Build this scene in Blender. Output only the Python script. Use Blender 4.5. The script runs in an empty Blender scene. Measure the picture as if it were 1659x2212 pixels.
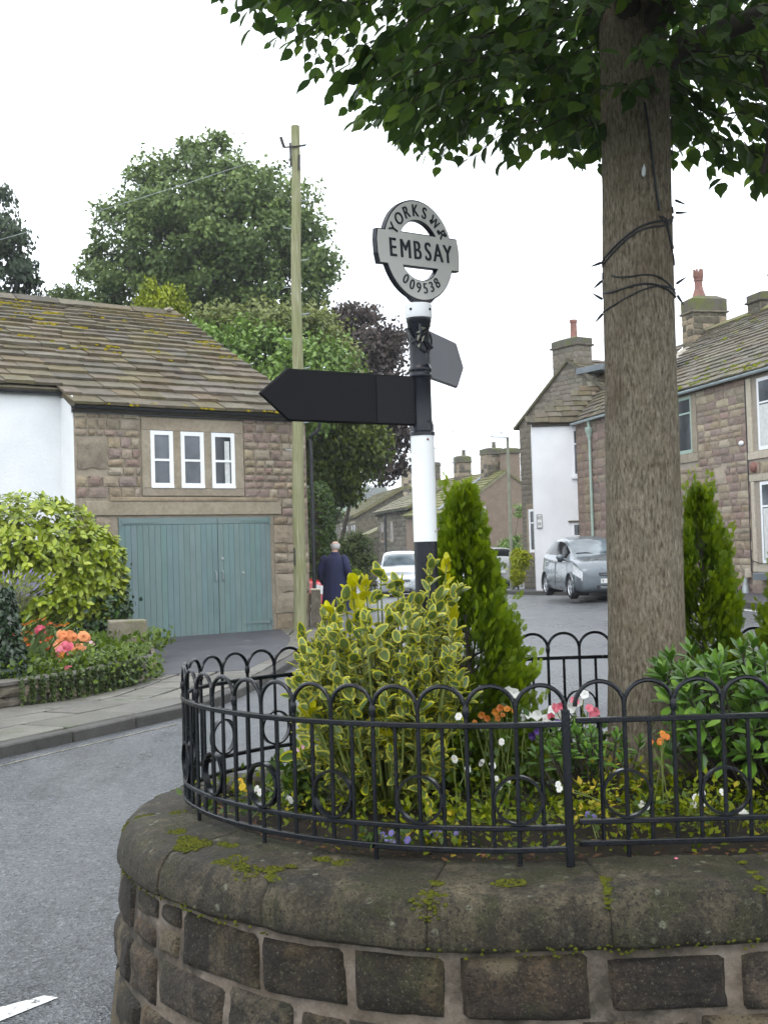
import bpy, bmesh, math, random
import numpy as np
from mathutils import Vector, Matrix, noise

rnd = random.Random(11)
nrg = np.random.default_rng(5)
SC = bpy.context.scene
C = SC.collection
rad = math.radians
PI = math.pi

# ------------------------------------------------------------------ camera
EYE = Vector((0, 0, 1.55))
PITCH, ROLL, FPX = rad(1.76), rad(-1.7), 2600.0
CROT = Matrix.Rotation(PI / 2 + PITCH, 3, 'X') @ Matrix.Rotation(ROLL, 3, 'Z')
cd = bpy.data.cameras.new('camera')
cd.sensor_fit = 'VERTICAL'
cd.sensor_height = 36
cd.lens = 36 * FPX / 2212
cd.clip_start, cd.clip_end = 0.05, 4000
cam = bpy.data.objects.new('camera', cd)
C.objects.link(cam)
cam.matrix_world = Matrix.Translation(EYE) @ CROT.to_4x4()
SC.camera = cam
cd.dof.use_dof = True
cd.dof.focus_distance = 4.9
cd.dof.aperture_fstop = 16.0

HAZE = 0.00055          # density of the damp air
# ------------------------------------------------------------------ sky, sun, exposure
W = bpy.data.worlds.new('World')
SC.world = W
W.use_nodes = True
nt = W.node_tree
nt.nodes.clear()
SUN_EL, SUN_AZ = rad(58), rad(200)
sky = nt.nodes.new('ShaderNodeTexSky')
sky.sky_type = 'NISHITA'
sky.sun_disc = False
sky.sun_elevation = SUN_EL
sky.sun_rotation = SUN_AZ
b1 = nt.nodes.new('ShaderNodeBackground')
b1.inputs[1].default_value = 0.10
nt.links.new(sky.outputs[0], b1.inputs[0])
tc = nt.nodes.new('ShaderNodeTexCoord')
sp = nt.nodes.new('ShaderNodeSeparateXYZ')
nt.links.new(tc.outputs['Generated'], sp.inputs[0])
rp = nt.nodes.new('ShaderNodeValToRGB')
rp.color_ramp.elements[0].position = 0.0
rp.color_ramp.elements[0].color = (0.90, 0.96, 1.03, 1)
rp.color_ramp.elements[1].position = 1.0
rp.color_ramp.elements[1].color = (0.95, 0.985, 1.03, 1)
nt.links.new(sp.outputs['Z'], rp.inputs[0])
b2 = nt.nodes.new('ShaderNodeBackground')
b2.inputs[1].default_value = 1.5
nt.links.new(rp.outputs[0], b2.inputs[0])
mx = nt.nodes.new('ShaderNodeMixShader')
mx.inputs[0].default_value = 0.88
nt.links.new(b1.outputs[0], mx.inputs[1])
nt.links.new(b2.outputs[0], mx.inputs[2])
wo = nt.nodes.new('ShaderNodeOutputWorld')
nt.links.new(mx.outputs[0], wo.inputs[0])

sl = bpy.data.lights.new('sun', 'SUN')
sl.energy = 0.7
sl.angle = rad(35)
sl.color = (1.0, 0.97, 0.93)
sun = bpy.data.objects.new('sun', sl)
C.objects.link(sun)
sdir = Vector((math.sin(SUN_AZ) * math.cos(SUN_EL), math.cos(SUN_AZ) * math.cos(SUN_EL), math.sin(SUN_EL)))
sun.rotation_euler = sdir.to_track_quat('Z', 'Y').to_euler()
SC.view_settings.view_transform = 'Standard'
SC.view_settings.look = 'None'
SC.view_settings.exposure = 0.92
SC.view_settings.gamma = 1.0
SC.view_settings.use_curve_mapping = False
SC.render.engine = 'CYCLES'
SC.cycles.use_denoising = True
SC.cycles.max_bounces = 7
SC.cycles.transparent_max_bounces = 8
SC.cycles.caustics_reflective = False
SC.cycles.caustics_refractive = False
SC.cycles.sample_clamp_indirect = 6


# ------------------------------------------------------------------ helpers
def P(u, v, D):
    """point of the place seen at (u, v) of a 1659x2212 view, D metres ahead"""
    d = CROT @ Vector(((u - 829.5) / FPX, -(v - 1106) / FPX, -1))
    return EYE + d * (D / d.y)


def sstep(a, b, x):
    t = min(1.0, max(0.0, (x - a) / (b - a)))
    return t * t * (3 - 2 * t)


def G(x, y):
    """height of the ground"""
    return -0.2 * (1 - sstep(4.6, 9.6, y)) + 0.22 * sstep(2, 8, x) * sstep(10, 25, y) - 0.75 * sstep(34, 84, y) - 0.06 * sstep(28, 42, y)


WM = {}


def link(name, me, parent=None, M=None, **kw):
    o = bpy.data.objects.new(name, me)
    C.objects.link(o)
    if parent is not None:
        o.parent = parent
        pw = WM.get(parent.name)
        if pw is not None:
            o.matrix_parent_inverse = pw.inverted()
    if M is not None:
        o.matrix_basis = M
        WM[o.name] = M.copy()
    for k, v in kw.items():
        o[k] = v
    return o


def thing(name, label, cat, loc=(0, 0, 0), group=None):
    o = link(name, None, None, Matrix.Translation(Vector(loc)), label=label, category=cat)
    o.empty_display_size = 0.1
    if group:
        o['group'] = group
    return o


def tag(o, label, cat, group=None):
    o['label'] = label
    o['category'] = cat
    if group:
        o['group'] = group
    return o


def Fr(x, y, th, z=0.0):
    return Matrix.Translation((x, y, z)) @ Matrix.Rotation(th, 4, 'Z')


class MB:
    def __init__(s):
        s.v, s.f, s.m = [], [], []

    def add(s, vs, fs, mi=0, M=None):
        b = len(s.v)
        if M is not None:
            vs = [M @ Vector(p) for p in vs]
        s.v += [tuple(p) for p in vs]
        s.f += [tuple(i + b for i in f) for f in fs]
        s.m += [mi] * len(fs)
        return s

    def box(s, x0, x1, y0, y1, z0, z1, M=None, mi=0, j=0.0):
        vs = [(x, y, z) for x in (x0, x1) for y in (y0, y1) for z in (z0, z1)]
        if j:
            vs = [tuple(c + rnd.uniform(-j, j) for c in p) for p in vs]
        return s.add(vs, [(0, 1, 3, 2), (4, 6, 7, 5), (0, 4, 5, 1), (2, 3, 7, 6), (0, 2, 6, 4), (1, 5, 7, 3)], mi, M)

    def prism(s, pts, a0, a1, axis='y', M=None, mi=0):
        """extrude a 2D outline; axis y: pts are (x,z); z: pts are (x,y); x: pts are (y,z)"""
        n = len(pts)

        def mk(p, a):
            return {'y': (p[0], a, p[1]), 'z': (p[0], p[1], a), 'x': (a, p[0], p[1])}[axis]
        vs = [mk(p, a0) for p in pts] + [mk(p, a1) for p in pts]
        fs = [tuple(range(n)), tuple(range(2 * n - 1, n - 1, -1))] + [(i, i + n, (i + 1) % n + n, (i + 1) % n) for i in range(n)]
        return s.add(vs, fs, mi, M)

    def tube(s, pts, r, n=8, M=None, mi=0, cap=True):
        pts = [Vector(p) for p in pts]
        rs = r if isinstance(r, (list, tuple)) else [r] * len(pts)
        vs, fs = [], []
        ref = Vector((0.31, 0.2, 0.93))
        for i, p in enumerate(pts):
            t = (pts[min(i + 1, len(pts) - 1)] - pts[max(i - 1, 0)]).normalized()
            a = t.cross(ref)
            if a.length < 1e-3:
                a = t.cross(Vector((1, 0, 0)))
            a.normalize()
            b = t.cross(a)
            for k in range(n):
                q = 2 * PI * k / n
                vs.append(p + (a * math.cos(q) + b * math.sin(q)) * rs[i])
        for i in range(len(pts) - 1):
            for k in range(n):
                fs.append((i * n + k, i * n + (k + 1) % n, (i + 1) * n + (k + 1) % n, (i + 1) * n + k))
        if cap:
            fs.append(tuple(range(n)))
            fs.append(tuple(range(len(vs) - 1, len(vs) - n - 1, -1)))
        return s.add(vs, fs, mi, M)

    def lathe(s, prof, n=24, M=None, mi=0):
        vs, fs = [], []
        for (r, z) in prof:
            for k in range(n):
                q = 2 * PI * k / n
                vs.append((r * math.cos(q), r * math.sin(q), z))
        for i in range(len(prof) - 1):
            for k in range(n):
                fs.append((i * n + k, i * n + (k + 1) % n, (i + 1) * n + (k + 1) % n, (i + 1) * n + k))
        fs.append(tuple(range(n - 1, -1, -1)))
        fs.append(tuple(range((len(prof) - 1) * n, len(prof) * n)))
        return s.add(vs, fs, mi, M)

    def blob(s, c, rx, ry, rz, n=8, k=5, mi=0, M=None, j=0.0):
        vs, fs = [], []
        for i in range(k + 1):
            ph = PI * i / k - PI / 2
            for q in range(n):
                th = 2 * PI * q / n
                w = 1 + rnd.uniform(-j, j)
                vs.append((c[0] + rx * math.cos(ph) * math.cos(th) * w, c[1] + ry * math.cos(ph) * math.sin(th) * w, c[2] + rz * math.sin(ph) * w))
        for i in range(k):
            for q in range(n):
                fs.append((i * n + q, i * n + (q + 1) % n, (i + 1) * n + (q + 1) % n, (i + 1) * n + q))
        return s.add(vs, fs, mi, M)

    def mesh(s, name, mats, smooth=False):
        me = bpy.data.meshes.new(name)
        me.from_pydata(s.v, [], s.f)
        for m in (mats if isinstance(mats, (list, tuple)) else [mats]):
            me.materials.append(m)
        if len(set(s.m)) > 1 or (s.m and s.m[0]):
            me.polygons.foreach_set('material_index', s.m)
        if smooth:
            me.polygons.foreach_set('use_smooth', [True] * len(s.f))
            try:
                me.set_sharp_from_angle(angle=rad(smooth if smooth > 1 else 40))
            except Exception:
                pass
        me.update()
        return me

    def build(s, name, mats, parent=None, smooth=False, **kw):
        bm = s.mesh(name, mats, smooth)
        return link(name, bm, parent, None, **kw)


def fixn(me):
    b = bmesh.new()
    b.from_mesh(me)
    bmesh.ops.recalc_face_normals(b, faces=b.faces)
    b.to_mesh(me)
    b.free()
    return me


# ------------------------------------------------------------------ materials
def srgb(r, g, b):
    return tuple(((c / 255) / 12.92 if c <= 10 else ((c / 255 + 0.055) / 1.055) ** 2.4) for c in (r, g, b))


class NT:
    def __init__(s, name):
        s.m = bpy.data.materials.new(name)
        s.m.use_nodes = True
        s.t = s.m.node_tree
        s.t.nodes.clear()
        s.out = s.n('ShaderNodeOutputMaterial')

    def n(s, typ, **kw):
        x = s.t.nodes.new(typ)
        for k, v in kw.items():
            setattr(x, k, v)
        return x

    def l(s, a, b):
        s.t.links.new(a, b)

    def pos(s, objrand=True, scale=(1, 1, 1)):
        g = s.n('ShaderNodeNewGeometry')
        o = g.outputs['Position']
        if objrand:
            oi = s.n('ShaderNodeObjectInfo')
            m = s.n('ShaderNodeMath', operation='MULTIPLY')
            m.inputs[1].default_value = 37.0
            s.l(oi.outputs['Random'], m.inputs[0])
            a = s.n('ShaderNodeVectorMath', operation='ADD')
            s.l(o, a.inputs[0])
            s.l(m.outputs[0], a.inputs[1])
            o = a.outputs[0]
        if scale != (1, 1, 1):
            mm = s.n('ShaderNodeVectorMath', operation='MULTIPLY')
            mm.inputs[1].default_value = scale
            s.l(o, mm.inputs[0])
            o = mm.outputs[0]
        return o

    def noise(s, vec, scale, detail=4, rough=0.55):
        x = s.n('ShaderNodeTexNoise')
        x.inputs['Scale'].default_value = scale
        x.inputs['Detail'].default_value = detail
        x.inputs['Roughness'].default_value = rough
        s.l(vec, x.inputs['Vector'])
        return x.outputs['Fac']

    def ramp(s, fac, stops, interp='LINEAR'):
        r = s.n('ShaderNodeValToRGB')
        r.color_ramp.interpolation = interp
        e = r.color_ramp.elements
        while len(e) < len(stops):
            e.new(0.5)
        for q, (p, c) in zip(e, stops):
            q.position = p
            q.color = (c, c, c, 1) if isinstance(c, (int, float)) else (*c, 1)
        s.l(fac, r.inputs[0])
        return r.outputs[0]

    def mix(s, fac, a, b, mode='MIX'):
        x = s.n('ShaderNodeMix', data_type='RGBA', blend_type=mode)
        if isinstance(fac, (int, float)):
            x.inputs[0].default_value = fac
        else:
            s.l(fac, x.inputs[0])
        for i, c in ((6, a), (7, b)):
            if isinstance(c, tuple):
                x.inputs[i].default_value = (*c, 1)
            else:
                s.l(c, x.inputs[i])
        return x.outputs[2]

    def objvar(s, col, amt, hue=0.02, sat=0.2):
        oi = s.n('ShaderNodeObjectInfo')
        wn = s.n('ShaderNodeTexWhiteNoise', noise_dimensions='1D')
        s.l(oi.outputs['Random'], wn.inputs['W'])
        sep = s.n('ShaderNodeSeparateColor')
        s.l(wn.outputs['Color'], sep.inputs[0])
        h = s.n('ShaderNodeHueSaturation')

        def mr(o, lo, hi):
            m = s.n('ShaderNodeMapRange')
            m.inputs[3].default_value, m.inputs[4].default_value = lo, hi
            s.l(o, m.inputs[0])
            return m.outputs[0]
        s.l(mr(sep.outputs[0], 0.5 - hue, 0.5 + hue), h.inputs['Hue'])
        s.l(mr(sep.outputs[1], 1 - sat, 1 + sat), h.inputs['Saturation'])
        s.l(mr(sep.outputs[2], 1 - amt, 1 + amt), h.inputs['Value'])
        s.l(col, h.inputs['Color'])
        return h.outputs[0]

    def bsdf(s, col, rough=0.8, metallic=0.0, bump=None, bstr=0.3, bdist=0.01, spec=0.5, coat=0.0, translucent=None, subsurf=0):
        b = s.n('ShaderNodeBsdfPrincipled')
        if isinstance(col, tuple):
            b.inputs['Base Color'].default_value = (*col, 1)
        else:
            s.l(col, b.inputs['Base Color'])
        if isinstance(rough, (int, float)):
            b.inputs['Roughness'].default_value = rough
        else:
            s.l(rough, b.inputs['Roughness'])
        b.inputs['Metallic'].default_value = metallic
        b.inputs['Specular IOR Level'].default_value = spec
        if coat:
            b.inputs['Coat Weight'].default_value = coat
            b.inputs['Coat Roughness'].default_value = 0.06
        if bump is not None:
            bp = s.n('ShaderNodeBump')
            bp.inputs['Strength'].default_value = bstr
            bp.inputs['Distance'].default_value = bdist
            s.l(bump, bp.inputs['Height'])
            s.l(bp.outputs[0], b.inputs['Normal'])
        o = b.outputs[0]
        if translucent:
            t = s.n('ShaderNodeBsdfTranslucent')
            if isinstance(col, tuple):
                t.inputs[0].default_value = (*col, 1)
            else:
                s.l(col, t.inputs[0])
            m = s.n('ShaderNodeMixShader')
            m.inputs[0].default_value = translucent
            s.l(o, m.inputs[1])
            s.l(t.outputs[0], m.inputs[2])
            o = m.outputs[0]
        s.l(o, s.out.inputs[0])
        return s.m


def plain(name, col, rough=0.5, var=0.12, scale=6.0, bstr=0.15, bscale=60, bdist=0.004, metallic=0.0, spec=0.5, objv=0.0, coat=0.0):
    """colour with grain, a little wear and fine relief"""
    t = NT(name)
    v = t.pos(objv > 0)
    n1 = t.noise(v, scale, 5, 0.6)
    lo = tuple(c * (1 - var * 1.6) for c in col)
    hi = tuple(min(1, c * (1 + var * 1.6)) for c in col)
    c = t.ramp(n1, [(0.3, lo), (0.7, hi)])
    if objv:
        c = t.objvar(c, objv)
    rr = t.ramp(n1, [(0.3, max(0.02, rough - 0.08)), (0.7, min(1, rough + 0.08))])
    return t.bsdf(c, rr, metallic, t.noise(v, bscale, 3, 0.6), bstr, bdist, spec, coat)


def stone_mat(name, cols, rough=0.85, amt=0.25, hue=0.02, sat=0.25, scale=9, bscale=35, bdist=0.012, stain=None, stain_at=0.6, spec=0.35):
    t = NT(name)
    v = t.pos(True)
    n1 = t.noise(v, scale, 5, 0.65)
    st = [(0.25 + 0.5 * i / max(1, len(cols) - 1), c) for i, c in enumerate(cols)]
    c = t.ramp(n1, st)
    n3 = t.noise(v, scale * 6, 4, 0.7)
    c = t.mix(0.35, c, t.ramp(n3, [(0.3, 0.25), (0.7, 0.8)]), 'OVERLAY')
    c = t.objvar(c, amt, hue, sat)
    if stain:
        n2 = t.noise(v, scale * 0.45, 6, 0.7)
        c = t.mix(t.ramp(n2, [(stain_at, 0.0), (stain_at + 0.12, 0.85)]), c, stain)
    return t.bsdf(c, rough, 0, t.noise(v, bscale, 6, 0.7), 0.55, bdist, spec)


def richer(c, k=1.22):
    l = .25 * c[0] + .6 * c[1] + .15 * c[2]
    return tuple(max(.003, l + (x - l) * k) for x in c)


def leaf_mat(name, dark, light, use='attr', rough=0.45, trans=0.25, spec=0.4, third=None):
    if 'petal' not in name:
        dark, light, third = richer(dark), richer(light), richer(third) if third else None
    t = NT(name)
    if use == 'attr':
        a = t.n('ShaderNodeAttribute', attribute_name='tint')
        f = a.outputs['Fac']
    else:
        f = t.n('ShaderNodeObjectInfo').outputs['Random']
    st = [(0.0, dark), (1.0, light)]
    if third:
        st = [(0.0, dark), (0.8, light), (1.0, third)]
    c = t.ramp(f, st)
    v = t.pos(False)
    c = t.mix(0.25, c, t.ramp(t.noise(v, 45, 3), [(0.3, 0.3), (0.7, 0.75)]), 'OVERLAY')
    return t.bsdf(c, rough, 0, None, translucent=trans, spec=spec)


def glass_mat(name, col=(0.02, 0.025, 0.03), rough=0.06):
    t = NT(name)
    v = t.pos(True)
    c = t.ramp(t.noise(v, 1.4, 3), [(0.35, tuple(x * 0.6 for x in col)), (0.7, tuple(x * 1.6 for x in col))])
    return t.bsdf(c, rough, 0, t.noise(v, 2.5, 2), 0.03, 0.02, 0.6)


M = {}
# asphalt, wet
t = NT('asphalt')
v = t.pos(False)
big = t.noise(v, 0.35, 5, 0.6)
mid = t.noise(v, 3.0, 5, 0.6)
vo = t.n('ShaderNodeTexVoronoi')
vo.inputs['Scale'].default_value = 70
t.l(v, vo.inputs['Vector'])
vo2 = t.n('ShaderNodeTexNoise')
vo2.inputs['Scale'].default_value = 160
vo2.inputs['Detail'].default_value = 2
t.l(v, vo2.inputs['Vector'])
c = t.ramp(mid, [(0.3, (0.052, 0.057, 0.063)), (0.7, (0.092, 0.099, 0.107))])
c = t.mix(0.85, c, t.ramp(vo.outputs['Color'], [(0.1, 0.15), (0.9, 0.85)]), 'OVERLAY')
st_ = t.n('ShaderNodeVectorMath', operation='MULTIPLY')
st_.inputs[1].default_value = (1, .22, 1)
t.l(v, st_.inputs[0])
bands = t.noise(st_.outputs[0], 1.3, 5, 0.65)
c = t.mix(t.ramp(bands, [(0.42, 0.0), (0.62, 0.55)]), c, (0.115, 0.122, 0.131))
c = t.mix(t.ramp(t.noise(v, 0.8, 6, 0.7), [(0.56, 0.0), (0.66, 0.5)]), c, (0.045, 0.049, 0.055))
c = t.mix(t.ramp(vo.outputs['Color'], [(0.80, 0.0), (0.84, 0.6)]), c, (0.19, 0.195, 0.20))
c = t.mix(t.ramp(vo.outputs['Color'], [(0.16, 0.7), (0.20, 0.0)]), c, (0.022, 0.024, 0.027))
rg = t.ramp(t.mix(0.5, big, bands), [(0.38, 0.22), (0.62, 0.46)])
h = t.mix(0.35, vo.outputs['Distance'], vo2.outputs['Fac'])
M['asphalt'] = t.bsdf(c, rg, 0, h, 1.0, 0.016, 0.5)

M['ground'] = stone_mat('meadow', [(0.05, 0.08, 0.025), (0.09, 0.12, 0.04)], amt=0.0, scale=0.05, bscale=3, bdist=0.05)
M['drive'] = plain('drive_tarmac', (0.045, 0.045, 0.052), 0.6, 0.2, 2.5, 0.5, 120, 0.008)
M['flag'] = stone_mat('flagstone', [(0.088, 0.085, 0.074), (0.152, 0.142, 0.122)], 0.5, 0.22, 0.015, 0.2, 4, 25, 0.006, stain=(0.049, 0.064, 0.025), stain_at=0.57)
M['flag_joint'] = plain('joint_earth', (0.028, 0.034, 0.014), 0.9, 0.3, 12, 0.5, 60, 0.01)
M['kerb'] = stone_mat('kerb_stone', [(0.038, 0.035, 0.030), (0.075, 0.071, 0.064)], 0.7, 0.2, 0.01, 0.2, 6, 40, 0.01)
M['soil'] = stone_mat('soil', [(0.012, 0.009, 0.006), (0.035, 0.026, 0.018)], 0.95, 0, 0, 0, 30, 80, 0.03)
t = NT('road_paint')
v = t.pos(False)
c = t.ramp(t.noise(v, 28, 5, 0.7), [(0.36, (0.10, 0.10, 0.10)), (0.47, (0.62, 0.62, 0.60))])
M['paint'] = t.bsdf(c, 0.55, 0, t.noise(v, 150, 2), 0.4, 0.006)
M['paint_thin'] = plain('worn_yellow_paint', (0.17, 0.16, 0.11), 0.6, 0.4, 9)

# planter stone
t = NT('coping_gritstone')
v = t.pos(True)
n1 = t.noise(v, 5, 6, 0.65)
c = t.ramp(n1, [(0.34, (0.020, 0.016, 0.010)), (0.5, (0.052, 0.043, 0.027)), (0.68, (0.125, 0.104, 0.066))])
c = t.mix(0.75, c, t.ramp(t.noise(v, 70, 5, 0.75), [(0.3, 0.12), (0.7, 0.85)]), 'OVERLAY')
c = t.mix(0.6, c, t.ramp(t.noise(v, 17, 5, 0.7), [(0.35, 0.2), (0.65, 0.8)]), 'OVERLAY')
sv = t.n('ShaderNodeVectorMath', operation='MULTIPLY')
sv.inputs[1].default_value = (1, 1, .16)
t.l(t.pos(False), sv.inputs[0])
stk = t.noise(sv.outputs[0], 16, 5, 0.7)
c = t.mix(t.ramp(stk, [(0.50, 0.0), (0.62, 0.7)]), c, (0.022, 0.021, 0.015))
c = t.mix(t.ramp(t.noise(sv.outputs[0], 9, 5, 0.75), [(0.57, 0.0), (0.68, 0.6)]), c, (0.085, 0.074, 0.044))
vs = t.n('ShaderNodeTexVoronoi')
vs.inputs['Scale'].default_value = 17
t.l(v, vs.inputs['Vector'])
lich = t.ramp(vs.outputs['Distance'], [(0.15, 0.9), (0.23, 0.0)])
sel = t.ramp(vs.outputs['Color'], [(0.52, 0.0), (0.55, 1.0)])
lich2 = t.mix(1.0, lich, sel, 'MULTIPLY')
lich2 = t.mix(1.0, lich2, t.ramp(t.noise(v, 40, 3), [(0.4, 0.1), (0.55, 1.0)]), 'MULTIPLY')
c = t.mix(lich2, c, (0.20, 0.205, 0.145))
gm = t.ramp(t.noise(v, 2.6, 7, 0.8), [(0.50, 0.0), (0.62, 0.8)])
c = t.mix(gm, c, (0.034, 0.038, 0.010))
c = t.mix(t.ramp(t.noise(v, 5.5, 6, 0.8), [(0.60, 0.0), (0.67, 0.7)]), c, (0.125, 0.118, 0.082))
c = t.mix(t.ramp(t.noise(v, 95, 3, 0.6), [(0.36, 0.85), (0.43, 0.0)]), c, (0.010, 0.008, 0.006))
c = t.mix(t.ramp(t.noise(v, 120, 2, 0.5), [(0.62, 0.0), (0.68, 0.5)]), c, (0.15, 0.13, 0.09))
c = t.mix(t.ramp(t.noise(v, 33, 4, 0.7), [(0.34, 0.6), (0.42, 0.0)]), c, (0.014, 0.012, 0.008))
M['coping'] = t.bsdf(c, t.ramp(n1, [(0.3, 0.55), (0.7, 0.8)]), 0, t.mix(0.5, t.noise(v, 75, 7, 0.78), t.noise(v, 20, 6, 0.7)), 1.0, 0.03, 0.28)
t = NT('planter_gritstone')
v = t.pos(True)
n1 = t.noise(v, 4, 6, 0.7)
c = t.ramp(n1, [(0.34, (0.016, 0.012, 0.008)), (0.5, (0.036, 0.028, 0.017)), (0.66, (0.105, 0.076, 0.043))])
c = t.mix(0.75, c, t.ramp(t.noise(v, 60, 5, 0.75), [(0.3, 0.12), (0.7, 0.85)]), 'OVERLAY')
c = t.mix(0.6, c, t.ramp(t.noise(v, 14, 5, 0.7), [(0.35, 0.2), (0.65, 0.8)]), 'OVERLAY')
c = t.objvar(c, 0.5, 0.015, 0.25)
n4 = t.noise(v, 3.1, 5, 0.6)
c = t.mix(t.ramp(n4, [(0.55, 0.0), (0.62, 0.8)]), c, (0.145, 0.115, 0.070))
n5 = t.noise(v, 2.4, 6, 0.75)
c = t.mix(t.ramp(n5, [(0.57, 0.0), (0.70, 0.6)]), c, (0.04, 0.047, 0.016))
c = t.mix(t.ramp(t.noise(v, 95, 3, 0.6), [(0.36, 0.85), (0.43, 0.0)]), c, (0.010, 0.008, 0.006))
c = t.mix(t.ramp(t.noise(v, 120, 2, 0.5), [(0.62, 0.0), (0.68, 0.5)]), c, (0.15, 0.13, 0.09))
c = t.mix(t.ramp(t.noise(v, 33, 4, 0.7), [(0.34, 0.6), (0.42, 0.0)]), c, (0.014, 0.012, 0.008))
M['planter'] = t.bsdf(c, 0.72, 0, t.noise(v, 26, 8, 0.72), 1.0, 0.035, 0.35)
M['mortar_old'] = stone_mat('old_mortar', [(0.055, 0.042, 0.028), (0.13, 0.105, 0.080), (0.21, 0.18, 0.15)], 0.9, 0.0, 0, 0, 6, 45, 0.015, stain=(0.022, 0.020, 0.014), stain_at=0.48)
M['moss'] = leaf_mat('moss', (0.026, 0.031, 0.009), (0.078, 0.080, 0.020), 'attr', 0.95, 0.0, 0.1)
M['moss_roof'] = leaf_mat('roof_moss', (0.075, 0.070, 0.014), (0.195, 0.155, 0.022), 'attr', 0.95, 0.0, 0.1)
M['moss_green'] = leaf_mat('green_roof_moss', (0.055, 0.070, 0.014), (0.135, 0.150, 0.025), 'attr', 0.95, 0.0, 0.1)
M['iron'] = plain('black_iron_paint', (0.005, 0.006, 0.0085), 0.24, 0.3, 14, 0.3, 130, 0.003, 0.0, 0.32)
M['black_paint'] = plain('black_post_paint', (0.006, 0.007, 0.013), 0.30, 0.25, 9, 0.2, 60, 0.004, 0.0, 0.35)
M['black_matt'] = plain('black_arm_paint', (0.005, 0.005, 0.007), 0.6, 0.15, 4, 0.1, 60, 0.003, 0.0, 0.2)
M['dark_arm'] = plain('charcoal_arm_plate', (0.012, 0.012, 0.014), 0.6, 0.12, 4, 0.1, 60, 0.003, 0.0, 0.2)
M['reflection_arm'] = plain('arm_back_reflection_grey', (0.16, 0.16, 0.18), 0.55, 0.1, 5, 0.1, 60, 0.003)  # grey base colour painted in for a reflection on the arm's back
t = NT('white_post_paint')
v = t.pos(False)
c = t.ramp(t.noise(v, 5, 4), [(0.3, (0.70, 0.71, 0.72)), (0.7, (0.80, 0.81, 0.82))])
vv = t.n('ShaderNodeTexVoronoi')
vv.inputs['Scale'].default_value = 26
t.l(v, vv.inputs['Vector'])
chip = t.mix(1.0, t.ramp(vv.outputs['Distance'], [(0.10, 1.0), (0.16, 0.0)]), t.ramp(vv.outputs['Color'], [(0.72, 0.0), (0.75, 1.0)]), 'MULTIPLY')
c = t.mix(chip, c, (0.16, 0.11, 0.06))
M['white_paint'] = t.bsdf(c, 0.4, 0, t.noise(v, 40, 3), 0.15, 0.004)
M['sign_face'] = plain('sign_enamel', (0.50, 0.485, 0.455), 0.45, 0.06, 5, 0.08, 50, 0.003)

# bark
t = NT('bark')
v = t.pos(False)
mm = t.n('ShaderNodeVectorMath', operation='MULTIPLY')
mm.inputs[1].default_value = (1, 1, 0.26)
t.l(v, mm.inputs[0])
n1 = t.noise(mm.outputs[0], 105, 5, 0.7)
n2 = t.noise(v, 8, 5, 0.7)
c = t.ramp(n1, [(0.36, (0.085, 0.069, 0.049)), (0.50, (0.205, 0.170, 0.124)), (0.66, (0.33, 0.285, 0.22))])
c = t.mix(t.ramp(n2, [(0.45, 0.0), (0.75, 0.55)]), c, (0.15, 0.14, 0.085))
c = t.mix(t.ramp(t.noise(v, 3, 4), [(0.5, 0.0), (0.7, 0.4)]), c, (0.125, 0.082, 0.052))
M['bark'] = t.bsdf(c, 0.9, 0, n1, 1.0, 0.016, 0.2)
M['twig'] = plain('twig', (0.035, 0.028, 0.02), 0.8, 0.2, 30)
M['stem_green'] = plain('green_stem', (0.12, 0.15, 0.03), 0.6, 0.2, 30)
M['pole_wood'] = None
t = NT('weathered_pole')
v = t.pos(False)
mm = t.n('ShaderNodeVectorMath', operation='MULTIPLY')
mm.inputs[1].default_value = (1, 1, 0.05)
t.l(v, mm.inputs[0])
n1 = t.noise(mm.outputs[0], 38, 4, 0.6)
c = t.ramp(n1, [(0.3, (0.16, 0.15, 0.075)), (0.6, (0.27, 0.27, 0.165)), (0.75, (0.33, 0.33, 0.24))])
c = t.mix(t.ramp(t.noise(v, 1.1, 4), [(0.45, 0.0), (0.7, 0.7)]), c, (0.16, 0.19, 0.06))
M['pole_wood'] = t.bsdf(c, 0.85, 0, n1, 0.6, 0.01, 0.25)

# buildings
M['mortar'] = stone_mat('lime_mortar', [(0.218, 0.185, 0.139), (0.317, 0.271, 0.210)], 0.9, 0, 0, 0, 5, 60, 0.01)
M['mortar_pale'] = stone_mat('pale_mortar', [(0.257, 0.223, 0.180), (0.342, 0.304, 0.257)], 0.9, 0, 0, 0, 5, 60, 0.01)
M['stone_brown'] = stone_mat('brown_sandstone', [(0.150, 0.120, 0.086), (0.245, 0.198, 0.142), (0.310, 0.258, 0.190)], 0.85, 0.16, 0.006, 0.15, 6, 32, 0.014, stain=(0.075, 0.062, 0.045), stain_at=0.66)
M['stone_purple'] = stone_mat('pink_brown_sandstone', [(0.155, 0.112, 0.094), (0.228, 0.170, 0.142), (0.280, 0.218, 0.182)], 0.85, 0.16, 0.008, 0.15, 6, 32, 0.014, stain=(0.085, 0.062, 0.052), stain_at=0.67)
M['stone_buff'] = stone_mat('buff_sandstone', [(0.242, 0.200, 0.142), (0.365, 0.310, 0.232)], 0.85, 0.15, 0.01, 0.15, 4, 40, 0.008)
M['stone_dress'] = stone_mat('dressed_sandstone', [(0.216, 0.180, 0.130), (0.322, 0.275, 0.207)], 0.85, 0.08, 0.005, 0.1, 2.5, 50, 0.004, stain=(0.141, 0.116, 0.087), stain_at=0.62)
M['stone_pale'] = stone_mat('pale_sandstone', [(0.36, 0.315, 0.24), (0.46, 0.41, 0.33)], 0.85, 0.08, 0.005, 0.1, 2.5, 50, 0.004)
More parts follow.
